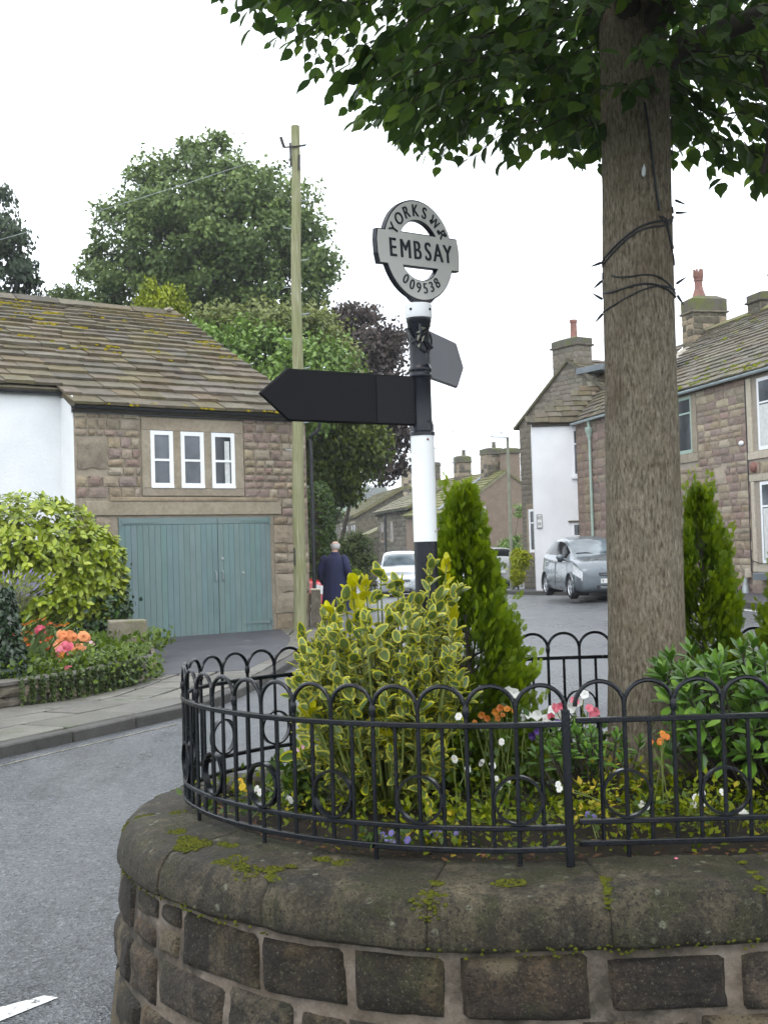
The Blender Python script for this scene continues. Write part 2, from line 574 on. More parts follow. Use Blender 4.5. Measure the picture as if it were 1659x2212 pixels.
M['stone_dark'] = stone_mat('dark_gritstone', [(0.045, 0.040, 0.030), (0.10, 0.088, 0.066), (0.155, 0.135, 0.10)], 0.85, 0.3, 0.01, 0.2, 5, 30, 0.015)
M['stone_grey'] = stone_mat('grey_brown_stone', [(0.12, 0.105, 0.082), (0.165, 0.147, 0.118), (0.20, 0.18, 0.145)], 0.85, 0.10, 0.006, 0.12, 4, 40, 0.012)
M['mortar_dark'] = stone_mat('dark_mortar', [(0.09, 0.08, 0.06), (0.13, 0.115, 0.09)], 0.9, 0, 0, 0, 5, 60, 0.01)
M['brick_brown'] = stone_mat('brown_brickwork', [(0.135, 0.095, 0.068), (0.195, 0.142, 0.105)], 0.85, 0.2, 0.01, 0.2, 3, 30, 0.008)
t = NT('white_render')
v = t.pos(False)
c = t.ramp(t.noise(v, 0.8, 5, 0.6), [(0.3, (0.66, 0.68, 0.70)), (0.65, (0.78, 0.79, 0.80))])
M['render_white'] = t.bsdf(c, 0.85, 0, t.noise(v, 22, 5, 0.65), 0.45, 0.02, 0.3)
M['render_smooth'] = plain('white_smooth_render', (0.74, 0.75, 0.77), 0.8, 0.05, 0.9, 0.25, 10, 0.01)
M['slate'] = stone_mat('stone_slate', [(0.045, 0.037, 0.021), (0.090, 0.074, 0.045), (0.122, 0.098, 0.063)], 0.7, 0.28, 0.02, 0.3, 3.5, 30, 0.012, stain=(0.074, 0.069, 0.021), stain_at=0.60)
M['slate_dark'] = stone_mat('dark_stone_slate', [(0.049, 0.041, 0.026), (0.093, 0.079, 0.052), (0.120, 0.100, 0.068)], 0.65, 0.25, 0.02, 0.25, 3.5, 30, 0.012, stain=(0.067, 0.067, 0.016), stain_at=0.60)
M['slate_moss'] = stone_mat('mossy_stone_slate', [(0.082, 0.078, 0.046), (0.147, 0.136, 0.071), (0.189, 0.167, 0.099)], 0.8, 0.25, 0.02, 0.25, 2.0, 30, 0.012, stain=(0.144, 0.148, 0.058), stain_at=0.52)
M['lead'] = plain('lead_flashing', (0.14, 0.16, 0.18), 0.5, 0.15, 3)
M['door_paint'] = plain('teal_door_paint', srgb(101, 121, 120), 0.5, 0.07, 2.0, 0.12, 40, 0.003, objv=0.014)
M['door_gap'] = plain('door_shadow_gap', (0.035, 0.05, 0.052), 0.8)
M['upvc'] = plain('white_window_paint', (0.80, 0.81, 0.83), 0.35, 0.03, 4, 0.03)
M['green_frame'] = plain('sage_window_paint', (0.30, 0.40, 0.34), 0.45, 0.06, 4, 0.05)
M['glass'] = glass_mat('window_glass')
M['glass_grey'] = glass_mat('window_glass_grey', (0.07, 0.08, 0.095), 0.12)
M['curtain'] = plain('net_curtain', (0.55, 0.56, 0.55), 0.8, 0.1, 12)
M['dark_room'] = plain('dark_interior', (0.02, 0.02, 0.022), 0.9)
M['gutter_black'] = plain('black_gutter', (0.012, 0.014, 0.017), 0.35, 0.2, 6)
M['gutter_blue'] = plain('pale_grey_gutter', (0.42, 0.50, 0.52), 0.4, 0.1, 6)
M['pipe_green'] = plain('sage_downpipe', (0.33, 0.43, 0.37), 0.45, 0.08, 6)
M['terracotta'] = plain('terracotta_pot', (0.20, 0.092, 0.072), 0.7, 0.2, 8, 0.2)
M['galv'] = plain('galvanised_steel', (0.30, 0.33, 0.34), 0.45, 0.12, 10, 0.1, metallic=0.3)
M['wire'] = plain('black_cable', (0.010, 0.012, 0.016), 0.5, 0.2, 20)
M['bulb'] = plain('clear_bulb', (0.55, 0.58, 0.6), 0.15, 0.1, 20)
# cars
M['car_blue'] = plain('metallic_blue_grey', (0.115, 0.138, 0.155), 0.30, 0.03, 2, 0.0, metallic=0.35, coat=0.6)
M['car_silver'] = plain('metallic_silver', (0.50, 0.53, 0.56), 0.28, 0.03, 2, 0.0, metallic=0.5, coat=0.8)
M['car_white'] = plain('pale_silver_car_paint', (0.60, 0.62, 0.64), 0.3, 0.03, 2, 0.0, metallic=0.3, coat=0.8)
M['car_red'] = plain('red_car_paint', (0.42, 0.012, 0.02), 0.3, 0.05, 2, 0.0, coat=0.8)
M['car_glass'] = plain('car_glass', (0.006, 0.007, 0.008), 0.12, 0.1, 3, 0.0, spec=0.06)
M['screen_glass'] = glass_mat('car_windscreen', (0.10, 0.125, 0.14), 0.07)
M['tyre'] = plain('tyre_rubber', (0.012, 0.012, 0.013), 0.8, 0.2, 30)
M['alloy'] = plain('alloy_rim', (0.55, 0.57, 0.6), 0.3, 0.05, 5, 0.0, metallic=0.7)
M['trim_black'] = plain('black_trim', (0.012, 0.012, 0.014), 0.5, 0.2, 8)
M['lamp_clear'] = plain('headlamp_glass', (0.62, 0.64, 0.66), 0.12, 0.15, 25, 0.1, 30)
M['lamp_red'] = plain('tail_lamp', (0.55, 0.03, 0.02), 0.2, 0.1, 8)
M['plate_white'] = plain('number_plate', (0.72, 0.73, 0.72), 0.4, 0.03)
# person
M['coat'] = plain('navy_wool', (0.014, 0.017, 0.058), 0.85, 0.2, 7, 0.3, 90, 0.004)
M['trousers'] = plain('dark_trousers', (0.012, 0.012, 0.016), 0.85, 0.2, 10)
M['shoe'] = plain('black_leather', (0.01, 0.01, 0.01), 0.4)
M['skin'] = plain('skin', (0.52, 0.33, 0.26), 0.55, 0.08, 12, 0.1)
M['hair'] = plain('grey_hair', (0.55, 0.54, 0.52), 0.8, 0.15, 60, 0.4, 120, 0.004)


# ------------------------------------------------------------------ ground, road
def sheet(name, xs, ys, dz, mat, inside=None, **kw):
    me = bpy.data.meshes.new(name)
    vs = [(x, y, G(x, y) + dz) for y in ys for x in xs]
    n = len(xs)
    fs = []
    for j in range(len(ys) - 1):
        for i in range(n - 1):
            fs.append((j * n + i, j * n + i + 1, (j + 1) * n + i + 1, (j + 1) * n + i))
    me.from_pydata(vs, [], fs)
    me.materials.append(mat)
    me.update()
    return link(name, me, None, None, kind='structure', **kw)


lin = lambda a, b, n: [a + (b - a) * i / (n - 1) for i in range(n)]
sheet('ground', [-900, -400, -120, -60, -30, -10, 10, 30, 60, 120, 400, 900], [-200, -30, 0, 10, 20, 30, 40, 50, 60, 72, 84, 100, 160, 400, 1000], -0.25, M['ground'])
sheet('road', lin(-13, 14, 28), lin(-12, 4, 5) + lin(4.3, 10, 20) + lin(11, 112, 52), 0.0, M['asphalt'])

# pavement on the left: kerb line, then flags towards the garden wall
KERB = [(-6.6, 2.4), (-5.2, 5.2), (-3.05, 9.45), (-1.98, 11.54), (-1.70, 12.44), (-1.50, 13.77), (-1.30, 16), (-1.12, 19), (-1.02, 22), (-1.15, 26), (-1.9, 34)]


def resample(pts, step):
    P2 = [Vector((p[0], p[1])) for p in pts]
    # smooth
    out = []
    for i in range(len(P2) - 1):
        p0, p1, p2, p3 = P2[max(0, i - 1)], P2[i], P2[i + 1], P2[min(len(P2) - 1, i + 2)]
        for k in range(24):
            q = k / 24
            out.append(0.5 * (2 * p1 + (p2 - p0) * q + (2 * p0 - 5 * p1 + 4 * p2 - p3) * q * q + (3 * p1 - p0 - 3 * p2 + p3) * q ** 3))
    out.append(P2[-1])
    acc = [0.0]
    for a, b in zip(out, out[1:]):
        acc.append(acc[-1] + (b - a).length)
    n = max(2, int(round(acc[-1] / step)))
    res, j = [], 0
    for i in range(n + 1):
        s_ = acc[-1] * i / n
        while j < len(acc) - 2 and acc[j + 1] < s_:
            j += 1
        q = (s_ - acc[j]) / max(1e-9, acc[j + 1] - acc[j])
        res.append(out[j].lerp(out[j + 1], q))
    return res, acc[-1]


KP, KLEN = resample(KERB, 0.1)


def kpt(s_, t_):
    i = min(len(KP) - 2, max(0, s_ / KLEN * (len(KP) - 1)))
    k = int(i)
    p = KP[k].lerp(KP[k + 1], i - k)
    d = (KP[min(k + 2, len(KP) - 1)] - KP[max(0, k - 1)]).normalized()
    q = p + Vector((-d.y, d.x)) * t_
    return q


pave = MB()
ss = [KLEN * i / 60 for i in range(61)]
vs, fs = [], []
for s_ in ss:
    for t_, z in ((0.02, -0.02), (0.02, 0.075), (2.6, 0.085)):
        q = kpt(s_, t_)
        vs.append((q.x, q.y, z + G(q.x, q.y)))
for i in range(60):
    for k in range(2):
        fs.append((i * 3 + k, i * 3 + k + 1, i * 3 + k + 4, i * 3 + k + 3))
pave.add(vs, fs)
pavement = pave.build('pavement', M['flag_joint'], kind='structure')


def slab(s0, s1, t0, t1, z0, z1, j=0.008):
    m = MB()
    n = 2 if s1 - s0 > 0.5 else 1
    vs = []
    tl = rnd.uniform(-0.006, 0.006)
    for i in range(n + 1):
        s_ = s0 + (s1 - s0) * i / n
        for t_, ins in ((t0, 1), (t1, -1)):
            q = kpt(s_ + rnd.uniform(-j, j), t_ + rnd.uniform(-j, j))
            zz = z1 + G(q.x, q.y) + rnd.uniform(-0.003, 0.003) + tl * (i / n - .5)
            vs.append((q.x, q.y, zz))
    b = len(vs)
    vs += [(x, y, z0 + G(x, y)) for x, y, z in vs]
    fs = []
    for i in range(n):
        fs.append((2 * i, 2 * i + 2, 2 * i + 3, 2 * i + 1))
        fs.append((2 * i, b + 2 * i, b + 2 * i + 2, 2 * i + 2))
        fs.append((2 * i + 1, 2 * i + 3, b + 2 * i + 3, b + 2 * i + 1))
    fs.append((0, 1, b + 1, b))
    fs.append((2 * n, b + 2 * n, b + 2 * n + 1, 2 * n + 1))
    return m.add(vs, fs)


def bev(me, w, seg=1):
    b = bmesh.new()
    b.from_mesh(me)
    bmesh.ops.recalc_face_normals(b, faces=b.faces)
    bmesh.ops.bevel(b, geom=b.edges[:], offset=w, segments=seg, affect='EDGES', profile=0.6)
    b.to_mesh(me)
    b.free()
    return me


s_ = 3.0
while s_ < KLEN - 6:
    L_ = rnd.uniform(0.8, 1.2)
    if s_ + L_ > KLEN - 6:
        break
    link('kerb_stone', bev(slab(s_, s_ + L_ - 0.012, 0.0, 0.15, -0.02, 0.10, 0.004).mesh('kerb_stone', M['kerb']), 0.012), pavement)
    s_ += L_
rows = [(0.165, 0.70), (0.715, 1.15), (1.165, 1.75), (1.765, 2.3)]
for r, (t0, t1) in enumerate(rows):
    s_ = 5.0 + r * 0.3
    while s_ < 27:
        L_ = rnd.uniform(0.55, 1.15)
        link('flagstone', bev(slab(s_, s_ + L_ - rnd.uniform(.03, .055), t0, t1 - rnd.uniform(0.015, .035), 0.06, 0.108, 0.014).mesh('flagstone', M['flag']), 0.006), pavement)
        s_ += L_

# tarmac drive in front of the garage
m = MB()
poly = [(-1.75, 14.9), (-1.5, 17.5), (-1.62, 20.2), (-2.0, 22.58), (-2.1, 22.62), (-4.6, 20.85), (-4.4, 19.0), (-2.9, 14.6)]
m.add([(x, y, 0.112) for x, y in poly] + [(x, y, 0.0) for x, y in poly], [tuple(range(8))] + [(i, (i + 1) % 8, (i + 1) % 8 + 8, i + 8) for i in range(8)])
m.build('driveway', M['drive'], kind='structure')

# right-hand pavement along the row of cottages
KR = [(3.75, 41), (4.1, 37.3), (6.35, 29.5), (6.95, 23.6), (7.9, 16), (9.6, 6)]
m = MB()
KRp, _ = resample(KR, 0.8)
vs, fs = [], []
for p in KRp:
    for dx, dz in ((0, -0.05), (0, 0.115), (0.14, 0.12), (6.5, 0.13)):
        vs.append((p.x + dx, p.y, G(p.x, p.y) + dz))
for i in range(len(KRp) - 1):
    for k in range(3):
        fs.append((i * 4 + k, i * 4 + k + 1, i * 4 + k + 5, i * 4 + k + 4))
m.add(vs, fs)
pave_r = m.build('pavement', M['drive'], kind='structure')
for i in range(0, len(KRp) - 1):
    a, b = KRp[i], KRp[i + 1]
    mm = MB()
    d = (b - a).normalized()
    nn = Vector((d.y, -d.x)) * (-1 if Vector((d.y, -d.x)).x < 0 else 1)
    e = d * 0.008
    q = [a + e - nn * 0.01, b - e - nn * 0.01, b - e + nn * 0.15, a + e + nn * 0.15]
    zz = G(a.x, a.y) + 0.128
    mm.add([(p.x, p.y, zz) for p in q] + [(p.x, p.y, zz - 0.16) for p in q], [(0, 1, 2, 3), (0, 4, 5, 1), (1, 5, 6, 2), (2, 6, 7, 3), (3, 7, 4, 0)])
    link('kerb_stone', bev(mm.mesh('kerb_stone', M['kerb']), 0.012), pave_r)


def road_strip(name, pts, w, mat):
    m = MB()
    pp, _ = resample(pts, 0.5)
    vs, fs = [], []
    for i, p in enumerate(pp):
        d = (pp[min(i + 1, len(pp) - 1)] - pp[max(0, i - 1)]).normalized()
        for sgn in (-1, 1):
            q = p + Vector((-d.y, d.x)) * w / 2 * sgn
            vs.append((q.x, q.y, G(q.x, q.y) + 0.0045))
    fs = [(2 * i, 2 * i + 1, 2 * i + 3, 2 * i + 2) for i in range(len(pp) - 1)]
    m.add(vs, fs)
    return m.build(name, mat, kind='structure')


m = MB()
m.add([(x, y, G(x, y) + .0045) for x, y in ((-1.513, 4.62), (-1.80, 4.42), (-1.86, 4.53), (-1.565, 4.755), (-1.415, 4.87), (-1.35, 4.845))], [(0, 5, 4, 3), (0, 3, 2, 1)])
m.build('road_marking', M['paint'], kind='structure')
road_strip('road_marking', [(6.5, 26.5), (6.72, 23.6), (7.0, 21.2)], 0.09, M['paint'])
road_strip('road_marking', [(-5.6, 4.0), (-2.90, 9.25), (-1.95, 11.1)], 0.022, M['paint_thin'])

# far hill
m = MB()
nx, ny = 46, 16
vs, fs = [], []
for j in range(ny + 1):
    y = 330 + 560 * j / ny
    for i in range(nx + 1):
        x = -420 + 640 * i / nx
        k = math.exp(-((x + 60) / 110) ** 2)
        r = sstep(330, 690, y)
        z = -6 + 44 * r * k + noise.noise(Vector((x * 0.012, y * 0.012, 3))) * 5 * r
        vs.append((x, y, z))
for j in range(ny):
    for i in range(nx):
        a = j * (nx + 1) + i
        fs.append((a, a + 1, a + nx + 2, a + nx + 1))
m.add(vs, fs)
t = NT('hill_pasture')
v = t.pos(False)
c = t.ramp(t.noise(v, 0.014, 3), [(0.42, (0.05, 0.085, 0.045)), (0.52, (0.13, 0.19, 0.065)), (0.7, (0.18, 0.24, 0.09))])
M['hill'] = t.bsdf(c, 0.95, spec=0.1)
m.build('hill', M['hill'], None, 60, kind='structure')

# ------------------------------------------------------------------ leaf scattering
T_LEAF = (np.array([(0, 0, 0), (-.30, .42, .05), (0, .45, -.03), (.30, .42, .05), (0, 1, -.06)], float), [(0, 2, 1), (0, 3, 2), (1, 2, 4), (2, 3, 4)])
T_QUAD = (np.array([(0, 0, 0), (-.33, .5, .04), (0, 1, -.04), (.33, .5, .04)], float), [(0, 3, 2, 1)])
T_HEART = (np.array([(0, 0, 0), (-.22, .02, .03), (-.40, .28, .06), (-.34, .60, .04), (-.13, .84, 0), (0, 1.08, -.10), (.13, .84, 0), (.34, .60, .04), (.40, .28, .06), (.22, .02, .03), (0, .45, -.03)], float),
           [(0, 10, 2, 1), (10, 3, 2), (10, 4, 3), (10, 5, 4), (10, 6, 5), (10, 7, 6), (10, 8, 7), (0, 9, 8, 10)])
T_OBL = (np.array([(0, 0, 0), (-.13, .25, .03), (-.19, .58, .05), (-.10, .85, .02), (0, 1, -.03), (.10, .85, .02), (.19, .58, .05), (.13, .25, .03), (0, .55, -.015)], float),
         [(0, 8, 1), (1, 8, 2), (2, 8, 3), (3, 8, 4), (4, 8, 5), (5, 8, 6), (6, 8, 7), (7, 8, 0)])


def frames(ax, nr):
    y = ax / np.maximum(1e-9, np.linalg.norm(ax, axis=1, keepdims=True))
    z = nr - (nr * y).sum(1, keepdims=True) * y
    z /= np.maximum(1e-9, np.linalg.norm(z, axis=1, keepdims=True))
    x = np.cross(y, z)
    return x, y, z


def mesh_np(name, V, faces, mats, tint=None, mi=None, smooth=False):
    """faces: list of (m,k) int arrays"""
    me = bpy.data.meshes.new(name)
    me.vertices.add(len(V))
    me.vertices.foreach_set('co', V.astype(np.float32).ravel())
    nl = sum(f.size for f in faces)
    nf = sum(len(f) for f in faces)
    me.loops.add(nl)
    me.polygons.add(nf)
    me.loops.foreach_set('vertex_index', np.concatenate([f.ravel() for f in faces]).astype(np.int32))
    st, a = [], 0
    for f in faces:
        st.append(a + np.arange(len(f)) * f.shape[1])
        a += f.size
    me.polygons.foreach_set('loop_start', np.concatenate(st).astype(np.int32))
    for m_ in mats:
        me.materials.append(m_)
    if mi is not None:
        me.polygons.foreach_set('material_index', np.concatenate(mi).astype(np.int32))
    if tint is not None:
        at = me.attributes.new('tint', 'FLOAT', 'POINT')
        at.data.foreach_set('value', tint.astype(np.float32))
    if smooth:
        me.polygons.foreach_set('use_smooth', np.ones(nf, bool))
    me.update(calc_edges=True)
    return me


def scatter(name, tmpl, pos, ax, nr, size, tint, mats, fm=None):
    tv, tf = tmpl
    pos, ax, nr, size = np.asarray(pos, float), np.asarray(ax, float), np.asarray(nr, float), np.asarray(size, float)
    n, k = len(pos), len(tv)
    x, y, z = frames(ax, nr)
    V = pos[:, None, :] + size[:, None, None] * (x[:, None, :] * tv[None, :, 0:1] + y[:, None, :] * tv[None, :, 1:2] + z[:, None, :] * tv[None, :, 2:3])
    V = V.reshape(-1, 3)
    base = (np.arange(n) * k)[:, None]
    groups = {}
    for i, f in enumerate(tf):
        groups.setdefault((len(f), fm[i] if fm else 0), []).append(f)
    faces, mi = [], []
    for (q, m_), fl in groups.items():
        for f in fl:
            faces.append(base + np.array(f)[None, :])
            mi.append(np.full(n, m_))
    return mesh_np(name, V, faces, mats, np.repeat(np.asarray(tint, float), k), mi)


def leaf_objs(name, tmpl, fm, pos, ax, nr, size, mats, parent, nmesh=None):
    """single leaves as objects sharing one mesh"""
    if nmesh is None:
        nmesh = bpy.data.meshes.new(name)
        nmesh.from_pydata([tuple(v_) for v_ in tmpl[0]], [], tmpl[1])
        for m_ in mats:
            nmesh.materials.append(m_)
        if fm:
            nmesh.polygons.foreach_set('material_index', fm)
        nmesh.update()
    x, y, z = frames(np.asarray(ax, float), np.asarray(nr, float))
    for i in range(len(pos)):
        s_ = size[i]
        Mx = Matrix(((x[i][0] * s_, y[i][0] * s_, z[i][0] * s_, pos[i][0]), (x[i][1] * s_, y[i][1] * s_, z[i][1] * s_, pos[i][1]), (x[i][2] * s_, y[i][2] * s_, z[i][2] * s_, pos[i][2]), (0, 0, 0, 1)))
        link(name, nmesh, parent, Mx)
    return nmesh


def rdir(n):
    d = nrg.normal(size=(n, 3))
    return d / np.linalg.norm(d, axis=1, keepdims=True)


# ------------------------------------------------------------------ planter
FEN = [(.545, 3.765), (.3, 3.775), (0, 3.86), (-.33, 4.05), (-.59, 4.31), (-.76, 4.6), (-.825, 4.86), (-.80, 5.10), (-.67, 5.32), (-.45, 5.53), (0, 5.76), (.66, 5.92), (1.06, 5.94), (1.8, 5.9), (2.5, 5.62), (2.9, 5.05), (2.82, 4.4), (2.35, 3.97), (1.8, 3.84), (1.3, 3.825), (.585, 3.83)]


def closed(pts, n, smooth_iter=0):
    P2 = [Vector((p[0], p[1])) for p in pts]
    N = len(P2)
    out = []
    for i in range(N):
        p0, p1, p2, p3 = P2[i - 1], P2[i], P2[(i + 1) % N], P2[(i + 2) % N]
        for k in range(16):
            q = k / 16
            out.append(0.5 * (2 * p1 + (p2 - p0) * q + (2 * p0 - 5 * p1 + 4 * p2 - p3) * q * q + (3 * p1 - p0 - 3 * p2 + p3) * q ** 3))
    for _ in range(smooth_iter):
        out = [(out[i - 1] + out[i] * 2 + out[(i + 1) % len(out)]) / 4 for i in range(len(out))]
    acc = [0]
    for i in range(len(out)):
        acc.append(acc[-1] + (out[(i + 1) % len(out)] - out[i]).length)
    res, j = [], 0
    for i in range(n):
        s_ = acc[-1] * i / n
        while acc[j + 1] < s_:
            j += 1
        q = (s_ - acc[j]) / max(1e-9, acc[j + 1] - acc[j])
        res.append(out[j].lerp(out[(j + 1) % len(out)], q))
    return res, acc[-1]


base_pts = [p for p in FEN]
base_pts[0], base_pts[-1] = (.60, 3.79), (.95, 3.80)
for i_ in range(3, 10):
    base_pts[i_] = (base_pts[i_][0] + .03, base_pts[i_][1])
BP, BLEN = closed(base_pts, 480, 60)
NB = len(BP)


def bpt(s_, off):
    i = (s_ / BLEN * NB) % NB
    k = int(i)
    p = BP[k].lerp(BP[(k + 1) % NB], i - k)
    d = (BP[(k + 3) % NB] - BP[k - 3]).normalized()
    # path runs clockwise seen from above on the near side (right to left), outward is to its left
    n_ = Vector((d.y, -d.x)) * -1
    return p + n_ * off, d, n_


cen = sum(BP, Vector((0, 0))) / NB
OUTS = 1.0 if (bpt(0, 1.0)[0] - cen).length > (bpt(0, -1.0)[0] - cen).length else -1.0


def B(s_, off):
    return bpt(s_, off * OUTS)[0]


planter = thing('planter', 'round-ended raised planter of dark mossy stone blocks with a bullnose coping, in the road junction', 'planter', (1.0, 4.9, 0))
m = MB()
n_ = 160
vs, fs = [], []
prof = [(0.325, -0.28), (0.29, 0.05), (0.262, 0.375), (0.05, 0.40), (-0.06, 0.40)]
for i in range(n_):
    for o_, z in prof:
        q = B(BLEN * i / n_, o_)
        vs.append((q.x, q.y, z))
k = len(prof)
for i in range(n_):
    for j in range(k - 1):
        a, b = i * k + j, ((i + 1) % n_) * k + j
        fs.append((a, b, b + 1, a + 1))
m.add(vs, fs)
wall_core = link('wall', fixn(m.mesh('wall', M['mortar_old'], 40)), planter)


def rough_block(s0, s1, z0, z1, off, bulge, seed, mat, nu=14, nv=9, amp=0.017):
    """one stone of the curved wall: pillow face with broken relief, returned into the mortar"""
    vs, fs = [], []
    c0 = [rnd.uniform(-0.011, 0.011) for _ in range(8)]
    for j in range(nv + 1):
        for i in range(nu + 1):
            u, v_ = i / nu, j / nv
            e = min(u, 1 - u) * (s1 - s0), min(v_, 1 - v_) * (z1 - z0)
            ed = min(e)
            w = 1 - math.exp(-ed / 0.008)
            s_ = s0 + (s1 - s0) * u + (c0[0] * (1 - v_) + c0[1] * v_) * (1 - u) + (c0[2] * (1 - v_) + c0[3] * v_) * u
            z = z0 + (z1 - z0) * v_ + (c0[4] * (1 - u) + c0[5] * u) * (1 - v_) + (c0[6] * (1 - u) + c0[7] * u) * v_
            h = noise.fractal(Vector((s_ * 7 + seed, z * 7, seed)), 1.0, 2.0, 4) * amp + noise.noise(Vector((s_ * 40, z * 40, seed))) * amp * 0.25
            o_ = off + bulge * w + h * w - 0.012 * (1 - w) + .085 * max(0, .37 - z)
            q = B(s_, o_)
            vs.append((q.x, q.y, z))
    for j in range(nv):
        for i in range(nu):
            a = j * (nu + 1) + i
            fs.append((a, a + 1, a + nu + 2, a + nu + 1))
    # returns
    ring = [i for i in range(nu + 1)] + [j * (nu + 1) + nu for j in range(1, nv + 1)] + [nv * (nu + 1) + i for i in range(nu - 1, -1, -1)] + [j * (nu + 1) for j in range(nv - 1, 0, -1)]
    b = len(vs)
    R0 = []
    for r in ring:
        x, y, z = vs[r]
        p = Vector((x, y))
        cc = Vector((max(-.1, min(2.0, x)), 4.9))
        p = p + (cc - p).normalized() * 0.05
        vs.append((p.x, p.y, z))
    L = len(ring)
    for i in range(L):
        fs.append((ring[i], b + i, b + (i + 1) % L, ring[(i + 1) % L]))
    me = bpy.data.meshes.new('stone')
    me.from_pydata(vs, [], fs)
    me.materials.append(mat)
    me.polygons.foreach_set('use_smooth', [True] * len(fs))
    return fixn(me)


OFFC = 0.0
courses = [(0.185, 0.362), (0.005, 0.172), (-0.23, -0.008)]
widths = [0.33, 0.24, 0.30, 0.33, 0.14, 0.22, 0.30, 0.16, 0.26, 0.31, 0.20, 0.35]
sd = 0
near_s = lambda s_: (s_ % BLEN)
for ci, (z0, z1) in enumerate(courses):
    s_ = 0.07 + 0.11 * (ci % 2)
    k = ci * 5
    while s_ < BLEN - 0.05 + 0.11 * (ci % 2):
        w = widths[k % len(widths)] * rnd.uniform(0.9, 1.1)
        k += 1
        sd += 1.7
        q = B(s_ + w / 2, 0.27)
        seen = q.y < 5.6
        if ci < 2 and w < .27 and rnd.random() < .28:      # two thin stones in one course
            zm = z0 + (z1 - z0) * rnd.uniform(.4, .6)
            for za, zb in ((z0, zm - .006), (zm + .006, z1)):
                link('stone', rough_block(s_, s_ + w - rnd.uniform(0.012, 0.026), za, zb, 0.262, 0.022, sd + za * 9, M['planter'], 12 if seen else 5, 6 if seen else 3), wall_core)
            s_ += w
            continue
        link('stone', rough_block(s_, s_ + w - rnd.uniform(0.007, 0.019), z0 + rnd.uniform(-.006, .006), z1 + rnd.uniform(-.006, .004), 0.262, 0.024, sd, M['planter'], 14 if seen else 5, 9 if seen else 4), wall_core)
        s_ += w
# coping stones
CP = [(-0.05, 0.44), (-0.05, 0.545), (-0.03, 0.556), (0.07, 0.553), (0.16, 0.547), (0.215, 0.539), (0.250, 0.524), (0.273, 0.500), (0.287, 0.465), (0.294, 0.425), (0.295, 0.395), (0.284, 0.379), (0.24, 0.374)]


def coping_stone(s0, s1, seed):
    nu = 26
    vs, fs = [], []
    k = len(CP)
    for i in range(nu + 1):
        u = i / nu
        u = u + .06 * math.sin(2 * PI * u) * -1
        e = min(u, 1 - u) * (s1 - s0)
        w = 1 - 0.22 * math.exp(-e / 0.004)
        for j, (o_, z) in enumerate(CP):
            s_ = s0 + (s1 - s0) * u
            h = noise.fractal(Vector((s_ * 4, j * .35, 2.0)), 1, 2, 4) * 0.012 + .004 * math.sin(seed * 7) * (1 if j > 4 else .4) + noise.noise(Vector((s_ * 22, j * .9, 5))) * 0.005
            cx, cz = 0.1, 0.44
            d = Vector((o_ - cx, z - cz)).normalized()
            hh = h - 0.012 * (1 - w)
            q = B(s_, o_ + d.x * hh)
            vs.append((q.x, q.y, z + d.y * hh))
    for i in range(nu):
        for j in range(k - 1):
            fs.append((i * k + j, (i + 1) * k + j, (i + 1) * k + j + 1, i * k + j + 1))
    fs.append(tuple(range(k)))
    fs.append(tuple(range(nu * k + k - 1, nu * k - 1, -1)))
    me = bpy.data.meshes.new('coping_stone')
    me.from_pydata(vs, [], fs)
    me.materials.append(M['coping'])
    me.polygons.foreach_set('use_smooth', [True] * len(fs))
    return fixn(me)


nc = int(BLEN / 0.44)
cuts = [BLEN * i / nc + (rnd.uniform(-.04, .04) if 0 < i < nc else 0) for i in range(nc + 1)]
for i in range(nc):
    link('coping_stone', coping_stone(cuts[i] + 0.0012, cuts[i + 1] - 0.0012, i * 3.1), planter)

# moss on the coping and in its joints
pos, szs = [], []


def cop_at(s_, o_):
    z = np.interp(o_, [c[0] for c in CP[2:9]], [c[1] for c in CP[2:9]])
    q = B(s_, o_)
    return q.x, q.y, z


spots = []
for _ in range(58):
    s_, o_ = rnd.uniform(0, BLEN), rnd.uniform(0.03, 0.27)
    spots.append((s_, o_, rnd.choice([0.012, 0.018, 0.028, 0.04])))
# the mossy stretch on the rounded end
for s_ in np.linspace(0.95, 1.75, 16):
    spots.append((s_ + rnd.uniform(-.05, .05), rnd.uniform(0.06, 0.24), rnd.choice([0.02, 0.03, 0.045])))
for ct in cuts:
    for _ in range(5):
        spots.append((ct + rnd.uniform(-.015, .015), rnd.uniform(0.15, 0.27), rnd.uniform(0.008, 0.016)))
mv, mf, mt = [], [], []


def moss_blob(c, r, h):
    b = len(mv)
    n, k = 7, 2
    tn = rnd.uniform(0, 1)
    for i in range(k + 1):
        ph = PI / 2 * i / k
        for q in range(n):
            th = 2 * PI * q / n
            w = 1 + rnd.uniform(-.25, .25)
            mv.append((c[0] + r * math.cos(ph) * math.cos(th) * w, c[1] + r * math.cos(ph) * math.sin(th) * w, c[2] - 0.003 + h * math.sin(ph) * (1 + rnd.uniform(-.15, .15))))
            mt.append(min(1, max(0, tn * 0.6 + 0.4 * math.sin(ph) + rnd.uniform(-.1, .1))))
    for i in range(k):
        for q in range(n):
            mf.append((b + i * n + q, b + i * n + (q + 1) % n, b + (i + 1) * n + (q + 1) % n, b + (i + 1) * n + q))


